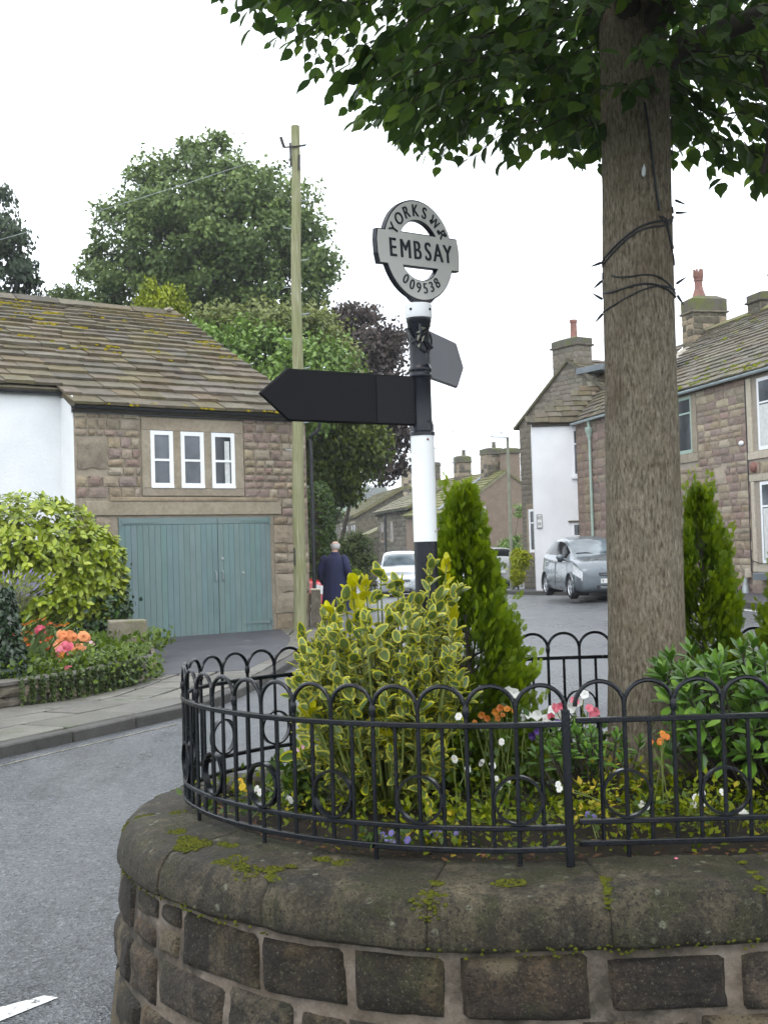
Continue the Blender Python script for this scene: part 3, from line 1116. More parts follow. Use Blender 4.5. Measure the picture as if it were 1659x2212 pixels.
for s_, o_, R_ in spots:
    for _ in range(max(8, int(R_ * 2000))):
        r = rnd.uniform(0.003, 0.009)
        a, d = rnd.uniform(0, 2 * PI), R_ * math.sqrt(rnd.random())
        moss_blob(cop_at(s_ + d * math.cos(a) * 1.2, min(0.285, max(-0.02, o_ + d * math.sin(a) * 0.8))), r, r * rnd.uniform(0.4, 0.75))
for _ in range(700):     # fringe of moss under the lip
    s_ = rnd.uniform(0, BLEN)
    if noise.noise(Vector((s_ * 2.2, 4, 0))) < -0.05:
        continue
    q = B(s_, 0.292)
    moss_blob((q.x, q.y, 0.378 + rnd.uniform(-.012, .02)), rnd.uniform(0.003, 0.008), 0.006)
me = bpy.data.meshes.new('moss')
me.from_pydata(mv, [], mf)
me.materials.append(M['moss'])
at = me.attributes.new('tint', 'FLOAT', 'POINT')
at.data.foreach_set('value', mt)
me.polygons.foreach_set('use_smooth', [True] * len(mf))
link('moss', me, planter, None, kind='stuff')

# soil
m = MB()
vs, fs = [], []
nr_, na = 9, 96
for i in range(nr_ + 1):
    for k in range(na):
        q = B(BLEN * k / na, -0.03)
        cq = Vector((max(-.15, min(2.3, q.x)), 4.85))
        p = q.lerp(cq, i / nr_)
        z = 0.515 + 0.07 * sstep(0, 1, i / nr_ * 1.6) + noise.noise(Vector((p.x * 6, p.y * 6, 0))) * 0.02
        vs.append((p.x, p.y, z))
for i in range(nr_):
    for k in range(na):
        fs.append((i * na + k, i * na + (k + 1) % na, (i + 1) * na + (k + 1) % na, (i + 1) * na + k))
m.add(vs, fs)
m.build('soil', M['soil'], None, 60, kind='structure')


def soil_z(x, y):
    return 0.585


# ------------------------------------------------------------------ railing
FP, FLEN = resample([*FEN], 0.02)
rail = thing('railing', 'low black bow-topped iron railing with rings, standing on the coping of the planter', 'railing', (1.0, 4.9, 0.55))
NA = int(FLEN / 0.1535)
STEP = FLEN / NA


def fpt(s_):
    i = min(len(FP) - 1.001, max(0, s_ / FLEN * (len(FP) - 1)))
    k = int(i)
    return FP[k].lerp(FP[k + 1], i - k)


def rail_bar(name, z0, z1, t_, s0=0.0, s1=None):
    s1 = s1 or FLEN
    n = int((s1 - s0) / 0.04)
    vs, fs = [], []
    for i in range(n + 1):
        s_ = s0 + (s1 - s0) * i / n
        p = fpt(s_)
        d = (fpt(s_ + 0.02) - fpt(s_ - 0.02)).normalized()
        nn = Vector((-d.y, d.x)) * t_ / 2
        for a, z in ((nn, z0), (nn, z1), (-nn, z1), (-nn, z0)):
            vs.append((p.x + a.x, p.y + a.y, z))
    for i in range(n):
        for k in range(4):
            fs.append((i * 4 + k, i * 4 + (k + 1) % 4, i * 4 + 4 + (k + 1) % 4, i * 4 + 4 + k))
    fs += [(0, 1, 2, 3), (n * 4 + 3, n * 4 + 2, n * 4 + 1, n * 4)]
    mm = MB().add(vs, fs).mesh(name, M['iron'])
    link(name, bev(mm, 0.0025), rail)


rail_bar('top_rail', 0.981, 0.998, 0.022)
rail_bar('middle_rail', 0.663, 0.679, 0.020)
rail_bar('bottom_rail', 0.595, 0.612, 0.020)
long_bar = fixn(MB().tube([(0, 0, 0.598), (0, 0, 1.037)], 0.0072, 8).mesh('bar', M['iron'], 40))
foot_bar = fixn(MB().tube([(0, 0, 0.54), (0, 0, 0.557), (0, 0, 0.560), (0, 0, 1.037)], [0.013, 0.012, 0.0075, 0.0072], 8).mesh('bar', M['iron'], 40))
short_bar = fixn(MB().tube([(0, 0, 0.598), (0, 0, 0.990)], 0.0068, 8).mesh('bar', M['iron'], 40))
ah = MB().tube([(-STEP / 2 * math.cos(PI * k / 16), 0, 1.034 + STEP / 2 * math.sin(PI * k / 16)) for k in range(17)], 0.0075, 8)
arch_me = fixn(ah.mesh('arch', M['iron'], 40))
rg = MB()
vs, fs = [], []
nR = 36
for k in range(nR):
    q = 2 * PI * k / nR
    for r, y in ((0.0775, -.011), (0.0775, .011), (0.0695, .011), (0.0695, -.011)):
        vs.append((r * math.cos(q), y, 0.757 + r * math.sin(q)))
for k in range(nR):
    for j in range(4):
        fs.append((k * 4 + j, k * 4 + (j + 1) % 4, ((k + 1) % nR) * 4 + (j + 1) % 4, ((k + 1) % nR) * 4 + j))
ring_me = fixn(rg.add(vs, fs).mesh('ring', M['iron'], 40))
knot_me = fixn(MB().lathe([(0.006, 1.010), (0.0095, 1.018), (0.0115, 1.030), (0.0105, 1.042), (0.006, 1.056)], 10).mesh('collar', M['iron'], 60))
post_me = MB().box(-.0125, .0125, -.0125, .0125, 0.545, 1.035).mesh('post', M['iron'])
bev(post_me, 0.003)
for i in range(NA + 1):
    p = fpt(i * STEP)
    d = (fpt(i * STEP + 0.02) - fpt(i * STEP - 0.02))
    th = math.atan2(d.y, d.x)
    Mx = Fr(p.x, p.y, th)
    if i == 0:
        link('post', post_me, rail, Mx)
    elif i < NA:
        link('bar', foot_bar if i % 3 == 1 else long_bar, rail, Mx)
        if i % 2 == 0:
            link('collar', knot_me, rail, Mx)
    if i < NA:
        q = fpt((i + 1) * STEP)
        pm = fpt((i + 0.5) * STEP)
        e = q - p
        Ma = Fr((p.x + q.x) / 2, (p.y + q.y) / 2, math.atan2(e.y, e.x)) @ Matrix.Diagonal((e.length / STEP, 1, 1, 1))
        link('arch', arch_me, rail, Ma)
        link('bar', short_bar, rail, Fr(pm.x, pm.y, th))
    if i % 2 == 1 and i < NA:
        link('ring', ring_me, rail, Mx)


# ------------------------------------------------------------------ masonry and roof helpers
def stone_variants(mat, k=10, pillow=0.16, name='stone'):
    out = []
    for q in range(k):
        vs, fs = [], []
        nu, nv = 4, 3
        sd = rnd.uniform(0, 99)
        for j in range(nv + 1):
            for i in range(nu + 1):
                u, v_ = i / nu - .5, j / nv - .5
                edge = i in (0, nu) or j in (0, nv)
                x = u + (rnd.uniform(-.045, .045) if edge else rnd.uniform(-.05, .05))
                z = v_ + (rnd.uniform(-.075, .075) if edge else rnd.uniform(-.06, .06))
                y = -1 + (0.35 if edge else -pillow * rnd.uniform(0.2, 1.6))
                vs.append((x, y, z))
        for j in range(nv):
            for i in range(nu):
                a = j * (nu + 1) + i
                fs.append((a, a + 1, a + nu + 2, a + nu + 1))
        ring = [i for i in range(nu + 1)] + [j * (nu + 1) + nu for j in range(1, nv + 1)] + [nv * (nu + 1) + i for i in range(nu - 1, -1, -1)] + [j * (nu + 1) for j in range(nv - 1, 0, -1)]
        b = len(vs)
        for r in ring:
            vs.append((vs[r][0], 0.5, vs[r][2]))
        L = len(ring)
        for i in range(L):
            fs.append((ring[i], b + i, b + (i + 1) % L, ring[(i + 1) % L]))
        me = bpy.data.meshes.new(name)
        me.from_pydata(vs, [], fs)
        me.materials.append(mat)
        out.append(fixn(me))
    return out


SV = {k: stone_variants(M[k]) for k in ('stone_brown', 'stone_purple', 'stone_buff', 'stone_dark', 'stone_dress', 'stone_grey')}
SVB = stone_variants(M['stone_dark'], 6, 0.15)


def lay_stones(parent, Mf, L0, L1, z0, z1, holes, hr, wr, keys, joint=0.018, depth=0.03, name='stone', top=None):
    """coursed rubble: every stone an object; top(L) clips against a gable"""
    z = z0
    while z < z1 - 0.04:
        h = min(rnd.uniform(*hr), z1 - z)
        if z1 - (z + h) < 0.06:
            h = z1 - z
        spans = [(L0, L1)]
        for (a, b, c, d) in holes:
            if c < z + h - 0.02 and d > z + 0.02:
                ns = []
                for (p, q) in spans:
                    if b <= p or a >= q:
                        ns.append((p, q))
                    else:
                        if a > p:
                            ns.append((p, a))
                        if b < q:
                            ns.append((b, q))
                spans = ns
        for (p, q) in spans:
            x = p
            while x < q - 0.03:
                w = rnd.uniform(*wr) * (0.7 + 0.6 * h / hr[1])
                if q - x - w < wr[0] * 0.6:
                    w = q - x
                ok = True
                if top:
                    ok = min(top(x), top(x + w)) > z + h * 0.7
                if ok:
                    key = rnd.choice(keys)
                    me = rnd.choice(SV[key])
                    sw, sh = max(0.03, w - joint), max(0.03, h - joint)
                    Mx = Mf @ Matrix.Translation((x + w / 2, 0, z + h / 2)) @ Matrix.Rotation(rnd.uniform(-.02, .02), 4, 'Y') @ Matrix.Diagonal((sw * rnd.choice((1, -1)), depth * rnd.uniform(0.7, 1.3), sh, 1))
                    link(name, me, parent, Mx)
                x += w
        z += h


def house_core(parent, Mf, L0, L1, depth, z0, ze, yr, zr, mats, name='wall'):
    """walls with gables (ridge along L at y = yr)"""
    m = MB()
    prof = [(0, z0), (0, ze), (yr, zr - 0.06), (depth, ze + (0 if yr < depth else zr - ze)), (depth, z0)]
    m.prism(prof, L0, L1, 'x', Mf)
    return link(name, fixn(m.mesh(name, mats)), parent)


def slate_variants(mat, k=8, name='slate'):
    out = []
    for q in range(k):
        x0, x1 = -.5 + rnd.uniform(0, .012), .5 - rnd.uniform(0, .012)
        f0, f1, f2 = [rnd.uniform(-.05, .05) for _ in range(3)]
        vs = [(x0, f0, 0), (0, f1, 0), (x1, f2, 0), (x1, 1, 0), (x0, 1, 0),
              (x0, f0 + .02, 1 + rnd.uniform(-.15, .15)), (0, f1 + .02, 1 + rnd.uniform(-.15, .15)), (x1, f2 + .02, 1 + rnd.uniform(-.15, .15)), (x1, 1, .8), (x0, 1, .8)]
        fs = [(0, 4, 3, 2, 1), (5, 6, 7, 8, 9), (0, 1, 6, 5), (1, 2, 7, 6), (2, 3, 8, 7), (3, 4, 9, 8), (4, 0, 5, 9)]
        me = bpy.data.meshes.new(name)
        me.from_pydata(vs, [], fs)
        me.materials.append(mat)
        out.append(me)
    return out


def lay_slates(parent, Mp, length, xlo, xhi, expo, wr, mats, thick=0.028, stuff=False, name='slate'):
    """Mp: plane frame (x along the eave, y up the slope, z normal); xlo(s), xhi(s) bound each course"""
    s_ = -0.04
    vs, fs = [], []
    k = 0
    while s_ < length - 0.05:
        e = expo(s_ / length)
        ln = min(e * 1.35, length - s_)
        a, b = xlo(s_), xhi(s_)
        x = a - rnd.uniform(0, wr[0] * .6)
        while x < b - 0.05:
            w = rnd.uniform(*wr)
            xa, xb = max(x, a), min(x + w, b)
            if b - xb < 0.12:
                xb = b
            if xb - xa > 0.05:
                t_ = thick * rnd.uniform(0.75, 1.3)
                Mx = Mp @ Matrix.Translation(((xa + xb) / 2, s_ + rnd.uniform(-.012, .012), rnd.uniform(0.012, 0.020) + 0.5 * thick)) @ Matrix.Rotation(-math.atan2(thick * 0.95, e * 1.1), 4, 'X') @ Matrix.Diagonal((xb - xa - 0.008, ln, t_, 1))
                me = rnd.choice(mats)
                if stuff:
                    bb = len(vs)
                    vs += [tuple(Mx @ v_.co) for v_ in me.vertices]
                    fs += [tuple(i + bb for i in p_.vertices) for p_ in me.polygons]
                else:
                    link(name, me, parent, Mx)
            x += w
            if xb == b:
                break
        s_ += e
        k += 1
    if stuff and vs:
        me2 = bpy.data.meshes.new('slates')
        me2.from_pydata(vs, [], fs)
        me2.materials.append(mats[0].materials[0])
        link('slates', me2, parent, None, kind='stuff')


SL = slate_variants(M['slate'])
SLD = slate_variants(M['slate_dark'])
SLM = slate_variants(M['slate_moss'])


def plane_frame(o, xdir, up):
    x = Vector(xdir).normalized()
    y = Vector(up)
    ln = y.length
    y = (y - x * y.dot(x)).normalized()
    z = x.cross(y)
    return Matrix(((x.x, y.x, z.x, o[0]), (x.y, y.y, z.y, o[1]), (x.z, y.z, z.z, o[2]), (0, 0, 0, 1)))


def roof_slab(parent, quad, thick, mat, name='roof'):
    """quad: 3 or 4 world points, thickened downwards"""
    n = len(quad)
    nrm = (Vector(quad[1]) - Vector(quad[0])).cross(Vector(quad[2]) - Vector(quad[0])).normalized()
    if nrm.z < 0:
        nrm = -nrm
    vs = [tuple(Vector(p)) for p in quad] + [tuple(Vector(p) - nrm * thick) for p in quad]
    fs = [tuple(range(n)), tuple(range(2 * n - 1, n - 1, -1))] + [(i, i + n, (i + 1) % n + n, (i + 1) % n) for i in range(n)]
    return link(name, fixn(MB().add(vs, fs).mesh(name, mat)), parent)


def bxo(name, parent, Mf, x0, x1, y0, y1, z0, z1, mat, bv=0.0, j=0.0, **kw):
    me = MB().box(x0, x1, y0, y1, z0, z1, None, 0, j).mesh(name, mat)
    if bv:
        bev(me, bv)
    else:
        fixn(me)
    me.transform(Mf)
    return link(name, me, parent, None, **kw)


def window_frame(parent, Mf, x0, x1, z0, z1, y, frame_mat, fw=0.06, bars=(), vbars=(), glass='glass', sill=False, curtain=None, name='window'):
    """frame with glass behind; y is the face of the frame (outwards is -y); returns the frame object"""
    m = MB()
    m.box(x0, x0 + fw, y, y + .06, z0, z1)
    m.box(x1 - fw, x1, y, y + .06, z0, z1)
    m.box(x0 + fw, x1 - fw, y + .002, y + .058, z1 - fw, z1)
    m.box(x0 + fw, x1 - fw, y + .002, y + .058, z0, z0 + fw * 1.2)
    for z in bars:
        m.box(x0 + fw, x1 - fw, y + .004, y + .054, z - .02, z + .02)
    for x in vbars:
        m.box(x - .022, x + .022, y + .006, y + .052, z0 + fw * 1.2, z1 - fw)
    me = fixn(m.mesh(name, frame_mat))
    me.transform(Mf)
    w = link(name, me, parent)
    gy = max(y + .004, min(y + .020, -.007))
    g = MB().box(x0 + fw * .8, x1 - fw * .8, gy, gy + .003, z0 + fw * .9, z1 - fw * .8)
    gm = fixn(g.mesh('pane', M[glass]))
    gm.transform(Mf)
    link('pane', gm, w)
    if curtain:
        cm = MB()
        a, b, cz = curtain
        nn = 14
        vs, fs = [], []
        for i in range(nn + 1):
            xx = a + (b - a) * i / nn
            yy = gy - .0035 + (0.002 if i % 2 else 0)
            vs += [(xx, yy, z0 + fw), (xx, yy, cz)]
        fs = [(2 * i, 2 * i + 2, 2 * i + 3, 2 * i + 1) for i in range(nn)]
        cm.add(vs, fs)
        c2 = cm.mesh('curtain', M['curtain'])
        c2.transform(Mf)
        link('curtain', c2, w)
    return w


def chimney(parent, Mc, w, d, z0, z1, cap, mat_keys, pots, ledge=True, stones=True, plain_mat=None, name='chimney'):
    """stack in its own frame: w along x, d along y, centred"""
    m = MB().box(-w / 2, w / 2, -d / 2, d / 2, z0, z1)
    mm = plain_mat or M['mortar']
    me = fixn(m.mesh(name, mm))
    me.transform(Mc)
    c = link(name, me, parent)
    if stones:
        for (Ms, wid) in ((Mc @ Matrix.Translation((0, -d / 2, 0)), w), (Mc @ Matrix.Translation((-w / 2, 0, 0)) @ Matrix.Rotation(-PI / 2, 4, 'Z'), d), (Mc @ Matrix.Translation((w / 2, 0, 0)) @ Matrix.Rotation(PI / 2, 4, 'Z'), d)):
            lay_stones(c, Ms, -wid / 2, wid / 2, z0, z1, [], (0.17, 0.25), (0.2, 0.38), mat_keys, 0.02, 0.02)
    if ledge:
        bxo('ledge', c, Mc, -w / 2 - .07, w / 2 + .07, -d / 2 - .07, d / 2 + .07, z1, z1 + .06, M['stone_dark'], 0.01)
    bm = MB()
    e = 0.02
    vs = [(sx * (w / 2 + e), sy * (d / 2 + e), z1 + .06) for sx, sy in ((-1, -1), (1, -1), (1, 1), (-1, 1))] + [(sx * (w / 2 + e), sy * (d / 2 + e), z1 + .06 + cap * .75) for sx, sy in ((-1, -1), (1, -1), (1, 1), (-1, 1))] + [(sx * w * .3, sy * d * .3, z1 + .06 + cap) for sx, sy in ((-1, -1), (1, -1), (1, 1), (-1, 1))]
    fs = [(3, 2, 1, 0), (8, 9, 10, 11)] + [(i, (i + 1) % 4, 4 + (i + 1) % 4, 4 + i) for i in range(4)] + [(4 + i, 4 + (i + 1) % 4, 8 + (i + 1) % 4, 8 + i) for i in range(4)]
    me = fixn(bm.add(vs, fs).mesh('cap', M['stone_dark_moss']))
    me.transform(Mc)
    link('cap', me, c)
    zt = z1 + .06 + cap
    for (px, prof, mt, crown) in pots:
        pm = MB().lathe([(r, zt - 0.03 + z) for r, z in prof], 20)
        if crown:
            rr, zz = prof[-1]
            for k in range(8):
                a = 2 * PI * k / 8
                pm.box(-.03, .03, -.02, .02, 0, .09, Matrix.Translation((rr * .9 * math.cos(a), rr * .9 * math.sin(a), zt - .03 + zz)) @ Matrix.Rotation(a + PI / 2, 4, 'Z'))
        me = fixn(pm.mesh('chimney_pot', mt, 40))
        me.transform(Mc @ Matrix.Translation((px, 0, 0)))
        link('chimney_pot', me, c)
    return c


M['stone_dark_moss'] = stone_mat('mossy_cap', [(0.06, 0.055, 0.045), (0.12, 0.11, 0.09)], amt=0.1, scale=5, stain=(0.10, 0.115, 0.025), stain_at=0.48)


def roof_moss(parent, Mp, spots, mat='moss_roof'):
    vs, fs, tn = [], [], []
    for (x, s_, R_, n) in spots:
        for _ in range(n):
            a, d = rnd.uniform(0, 2 * PI), R_ * math.sqrt(rnd.random())
            cx, cy = x + d * math.cos(a) * 1.5, s_ + d * math.sin(a) * .55
            r = rnd.uniform(0.018, 0.048)
            b = len(vs)
            t0 = rnd.random()
            for i in range(3):
                ph = PI / 2 * i / 2
                for q in range(7):
                    th = 2 * PI * q / 7
                    p = Mp @ Vector((cx + r * math.cos(ph) * math.cos(th) * rnd.uniform(.8, 1.2), cy + r * math.cos(ph) * math.sin(th) * rnd.uniform(.8, 1.2), 0.055 + r * .55 * math.sin(ph)))
                    vs.append(tuple(p))
                    tn.append(min(1, max(0, t0 + rnd.uniform(-.15, .15))))
            for i in range(2):
                for q in range(7):
                    fs.append((b + i * 7 + q, b + i * 7 + (q + 1) % 7, b + (i + 1) * 7 + (q + 1) % 7, b + (i + 1) * 7 + q))
    me = bpy.data.meshes.new('moss')
    me.from_pydata(vs, [], fs)
    me.materials.append(M[mat])
    at = me.attributes.new('tint', 'FLOAT', 'POINT')
    at.data.foreach_set('value', tn)
    me.polygons.foreach_set('use_smooth', [True] * len(fs))
    link('moss', me, parent, None, kind='stuff')


# ------------------------------------------------------------------ garage cottage on the left
TG = rad(36.5)
GM = Fr(-1.433, 23.0, TG)
gar = thing('garage_building', 'stone garage with teal double doors, three small white windows and a mossy stone-slate roof', 'garage', (-1.433, 23, 0))
gw = house_core(gar, GM, -4.66, -0.03, 9.9, -0.2, 4.13, 5.0, 6.86, M['mortar'])
ww = house_core(gar, GM @ Matrix.Translation((0, 0.55, 0)), -13, -4.645, 8.0, -0.2, 4.36, 4.45, 6.8, M['render_white'])
ww['label'] = 'white rendered wall beside the stone garage'
# white-painted return of the garage's left end
bxo('painted_return', gar, GM, -4.675, -4.6605, 0.0, 0.56, -0.1, 4.3, M['render_white'])
holes = [(-3.45, -1.42, 2.52, 4.2), (-4.5, -0.62, 2.24, 2.56), (-4.4, -0.86, -1, 2.3), (-4.63, -4.07, 3.06, 3.50)]
lay_stones(gw, GM, -4.655, -3.46, 2.56, 4.1, holes, (0.12, 0.21), (0.13, 0.30), ['stone_brown', 'stone_brown', 'stone_purple', 'stone_purple', 'stone_buff'], 0.034)
lay_stones(gw, GM, -1.41, -0.035, 2.56, 4.1, holes, (0.11, 0.20), (0.13, 0.28), ['stone_brown', 'stone_purple', 'stone_purple', 'stone_buff'], 0.034)
lay_stones(gw, GM, -0.80, -0.035, 0.0, 2.22, [], (0.16, 0.42), (0.28, 0.46), ['stone_brown', 'stone_brown', 'stone_dress'], 0.024, 0.04)
lay_stones(gw, GM, -0.62, -0.035, 2.22, 2.56, [], (0.16, 0.2), (0.25, 0.3), ['stone_brown', 'stone_purple'], 0.02, 0.03)
lay_stones(gw, GM, -4.655, -4.02, 0.0, 2.24, [], (0.2, 0.4), (0.28, 0.46), ['stone_brown'], 0.02, 0.04)
q = link('stone', SV['stone_brown'][2], gw, GM @ Matrix.Translation((-4.35, 0, 3.28)) @ Matrix.Diagonal((0.53, 0.028, 0.42, 1)))
# dressed surround of the three-light window
for nme, x0, x1, z0, z1 in (('lintel', -3.44, -1.42, 3.755, 3.97), ('sill', -3.44, -1.42, 2.60, 2.735), ('jamb', -3.44, -3.275, 2.738, 3.752), ('jamb', -1.595, -1.42, 2.738, 3.752), ('mullion', -2.835, -2.69, 2.738, 3.752), ('mullion', -2.225, -2.075, 2.738, 3.752)):
    bxo(nme, gw, GM, x0, x1, -0.036, 0.1, z0, z1, M['stone_dress'], 0.004)
bxo('string_course', gw, GM, -4.05, -0.72, -0.055, 0.1, 2.505, 2.572, M['stone_brown'], 0.01, 0.006)
bxo('lintel', gw, GM, -4.48, -0.64, -0.04, 0.1, 2.262, 2.502, M['stone_dress'], 0.006)
bxo('reveal', gw, GM, -3.275, -1.595, 0.02, 0.03, 2.735, 3.755, M['dark_room'])
for x0, x1, gl, cur in ((-3.275, -2.835, 'glass_grey', None), (-2.69, -2.225, 'glass_grey', None), (-2.075, -1.595, 'glass', (-1.80, -1.70, 3.6))):
    window_frame(gar, GM, x0 + .002, x1 - .002, 2.737, 3.75, -0.030, M['upvc'], 0.075, bars=(3.235,), glass=gl, curtain=cur)
    bxo('window_sill', gar, GM, x0 + .004, x1 - .004, -0.05, -0.031, 2.739, 2.775, M['upvc'])
# doors
for nm, x0, x1, hs in (('door', -3.90, -1.995, -1), ('door', -1.985, -0.88, 1)):
    dm = MB().box(x0, x1, -0.005, 0.03, 0.05, 2.215)
    me = fixn(dm.mesh('door', M['door_gap']))
    me.transform(GM)
    dr = link('door', me, gar)
    n = int(round((x1 - x0) / 0.112))
    for i in range(n):
        a, b = x0 + (x1 - x0) * i / n + .0018, x0 + (x1 - x0) * (i + 1) / n - .0018
        bxo('plank', dr, GM, a, b, -0.024, -0.0055, 0.055 + rnd.uniform(0, .01), 2.09, M['door_paint'], 0.004)
    bxo('head_rail', dr, GM, x0, x1, -0.026, -0.0055, 2.094, 2.212, M['door_paint'], 0.004)
    hx = (x1 - 0.62, x1 - .02) if hs > 0 else (x0 + .02, x0 + 0.75)
    for z in (0.27, 2.145):
        hm = MB().prism([(hx[0], z - .012), (hx[1], z - .028), (hx[1], z + .028), (hx[0], z + .012)] if hs > 0 else [(hx[0], z - .028), (hx[1], z - .012), (hx[1], z + .012), (hx[0], z + .028)], -0.036, -0.027, 'y').box((x1 - .05) if hs > 0 else x0, x1 if hs > 0 else x0 + .05, -0.036, -0.0265, z - .07, z + .07)
        me = fixn(hm.mesh('strap_hinge', M['door_paint']))
        me.transform(GM)
        link('strap_hinge', me, dr)
    hx = x0 + .07 if hs > 0 else x1 - .06
    hm = MB().tube([(hx, -0.026, 1.06), (hx, -0.06, 1.08), (hx, -0.066, 1.15), (hx, -0.06, 1.22), (hx, -0.026, 1.24)], 0.010, 8)
    me = fixn(hm.mesh('handle', M['galv'], 40))
    me.transform(GM)
    link('handle', me, dr)
    if hs > 0:
        for hz, hx2 in ((1.46, x0 + .08), (1.19, x0 + .50)):
            me = fixn(MB().lathe([(0.03, 0), (0.026, 0.012), (0.008, 0.016)], 12).mesh('lock_plate', M['galv']))
            me.transform(GM @ Matrix.Translation((hx2, -0.026, hz)) @ Matrix.Rotation(PI / 2, 4, 'X'))
            link('lock_plate', me, dr)
# roof
ev = GM @ Vector((0, -0.15, 4.12))
rdg = GM @ Vector((0, 5.0, 6.93))
upv = rdg - ev
slen = upv.length
RP = plane_frame(ev, GM.to_3x3() @ Vector((1, 0, 0)), upv)
rf = roof_slab(gar, [RP @ Vector((-13, 0.68, 0)), RP @ Vector((-4.68, 0.68, 0)), RP @ Vector((-4.68, 0, 0)), RP @ Vector((0.10, 0, 0)), RP @ Vector((-0.12, slen, 0)), RP @ Vector((-13, slen, 0))], 0.10, M['slate_dark'])
roof_slab(gar, [RP @ Vector((-13, slen, 0)), RP @ Vector((-0.12, slen, 0)), GM @ Vector((0, 10.0, 4.2)), GM @ Vector((-13, 10.0, 4.2))], 0.10, M['slate'])
s_break = 0.62
lay_slates(rf, RP, slen, lambda s_: -4.74 if s_ < s_break else -6.7, lambda s_: 0.11 - 0.22 * s_ / slen, lambda q: 0.40 - 0.20 * q, (0.34, 0.78), SL, 0.046)
lay_slates(rf, RP @ Matrix.Translation((0, s_break + .03, 0)), slen - s_break, lambda s_: -13, lambda s_: -6.72, lambda q: 0.37 - 0.17 * q, (0.5, 0.95), SL, 0.034, stuff=True)
x = -11.0
while x < -0.2:
    w = rnd.uniform(0.6, 0.95)
    x1 = min(x + w, -0.13)
    me = bev(MB().prism([(-0.24, -0.10), (-0.03, 0.055), (0.03, 0.055), (0.24, -0.10), (0, 0.0)], x, x1 - .008, 'x').mesh('ridge_stone', M['slate_dark'] if rnd.random() < .5 else M['slate']), 0.012)
    me.transform(GM @ Matrix.Translation((0, 5.0, 6.99 + rnd.uniform(-.01, .01))))
    link('ridge_stone', me, rf)
    if rnd.random() < 0.35:
        me = fixn(MB().blob((0, 0, 0), .09, .16, .05, 8, 4, 0, None, .3).mesh('mortar_fillet', M['mortar_pale']))
        me.transform(GM @ Matrix.Translation((x, 4.95, 7.03)))
        link('mortar_fillet', me, rf)
    x += w
mspots = []
for _ in range(80):
    x, s_ = rnd.uniform(-6.3, -0.2), rnd.uniform(0.3, 1) ** 0.7 * slen
    mspots.append((x, s_, rnd.uniform(.03, .12), rnd.choice([3, 6, 10, 16])))
for x in np.linspace(-0.95, -0.2, 8):
    mspots.append((x, slen - .12 + rnd.uniform(-.1, .08), .16, 26))
for x, s_ in ((-4.3, slen - .5), (-4.0, slen - 0.55), (-3.4, slen - .95), (-1.4, slen * .72), (-5.2, slen * .68), (-0.35, slen * .66), (-0.3, slen * .5)):
    mspots.append((x, s_, .2, 30))
for x in np.linspace(-4.6, -.1, 30):
    mspots.append((x, rnd.uniform(-.03, .06), .08, rnd.choice([2, 3, 5])))
roof_moss(rf, RP, mspots)


def gutter(parent, Mf, x0, x1, y, z, r, mat, drop=0.0, name='gutter'):
    vs, fs = [], []
    n = 12
    for i, x in enumerate((x0, x1)):
        for k in range(n + 1):
            a = PI + PI * k / n
            vs.append((x, y + r * math.cos(a), z + r * math.sin(a) - drop * i))
        for k in range(n, -1, -1):
            a = PI + PI * k / n
            vs.append((x, y + (r - .012) * math.cos(a), z + (r - .012) * math.sin(a) - drop * i))
    L = 2 * (n + 1)
    for k in range(L):
        fs.append((k, (k + 1) % L, L + (k + 1) % L, L + k))
    fs.append(tuple(range(L)))
    fs.append(tuple(range(2 * L - 1, L - 1, -1)))
    me = fixn(MB().add(vs, fs).mesh(name, mat, 50))
    me.transform(Mf)
    return link(name, me, parent)


gutter(gar, GM, -4.72, 0.26, -0.115, 4.11, 0.062, M['gutter_black'], 0.0)
bxo('fascia', gar, GM, -4.70, -0.02, -0.05, -0.005, 4.0, 4.10, M['gutter_black'])
gutter(gar, GM, -13, -4.66, 0.48, 4.40, 0.058, M['gutter_black'])
dp = MB().tube([(-0.05, -0.115, 4.06), (-0.05, -0.115, 3.95), (-0.06, -0.10, 3.88), (-0.20, 0.0, 3.74), (-0.235, -0.06, 3.66), (-0.24, -0.07, 3.4), (-0.24, -0.07, 0.18), (-0.24, -0.12, 0.12)], 0.036, 10)
for z in (3.3, 2.1, 1.0):
    dp.tube([(-0.24, -0.07, z), (-0.24, -0.07, z + .06)], 0.044, 10)
me = fixn(dp.mesh('downpipe', M['gutter_black'], 40))
me.transform(GM @ Matrix.Translation((0.275, 0, 0)))
link('downpipe', me, gar)

# ------------------------------------------------------------------ row of cottages on the right
TR = math.atan2(-.972, .234)
RM = Fr(5.949, 36.9, TR)
row = thing('cottage_row', 'row of purple-brown stone cottages with pale gutter and mossy slate roof along the right side', 'cottages', (8.2, 27.4, 0.2))
rw = house_core(row, RM, 0.0, 22, 8.6, -0.2, 5.27, 4.3, 8.0, M['mortar_pale'])
rh = [(6.2, 7.66, 3.47, 5.3), (9.97, 12, 3.30, 5.3), (10.0, 12, 0.75, 2.98)]
keys = ['stone_purple', 'stone_purple', 'stone_brown', 'stone_brown', 'stone_buff']
lay_stones(rw, RM, 5.4, 9.93, 0.95, 5.2, rh, (0.12, 0.20), (0.20, 0.46), keys, 0.02, 0.02)
lay_stones(rw, RM, 7.2, 9.93, 0.15, 0.95, rh, (0.18, 0.3), (0.2, 0.36), ['stone_brown', 'stone_buff', 'stone_purple'], 0.03, 0.03)
lay_stones(rw, RM, 9.96, 12.4, 0.2, 5.2, rh, (0.2, 0.3), (0.3, 0.6), ['stone_purple', 'stone_buff'], 0.02, 0.025)
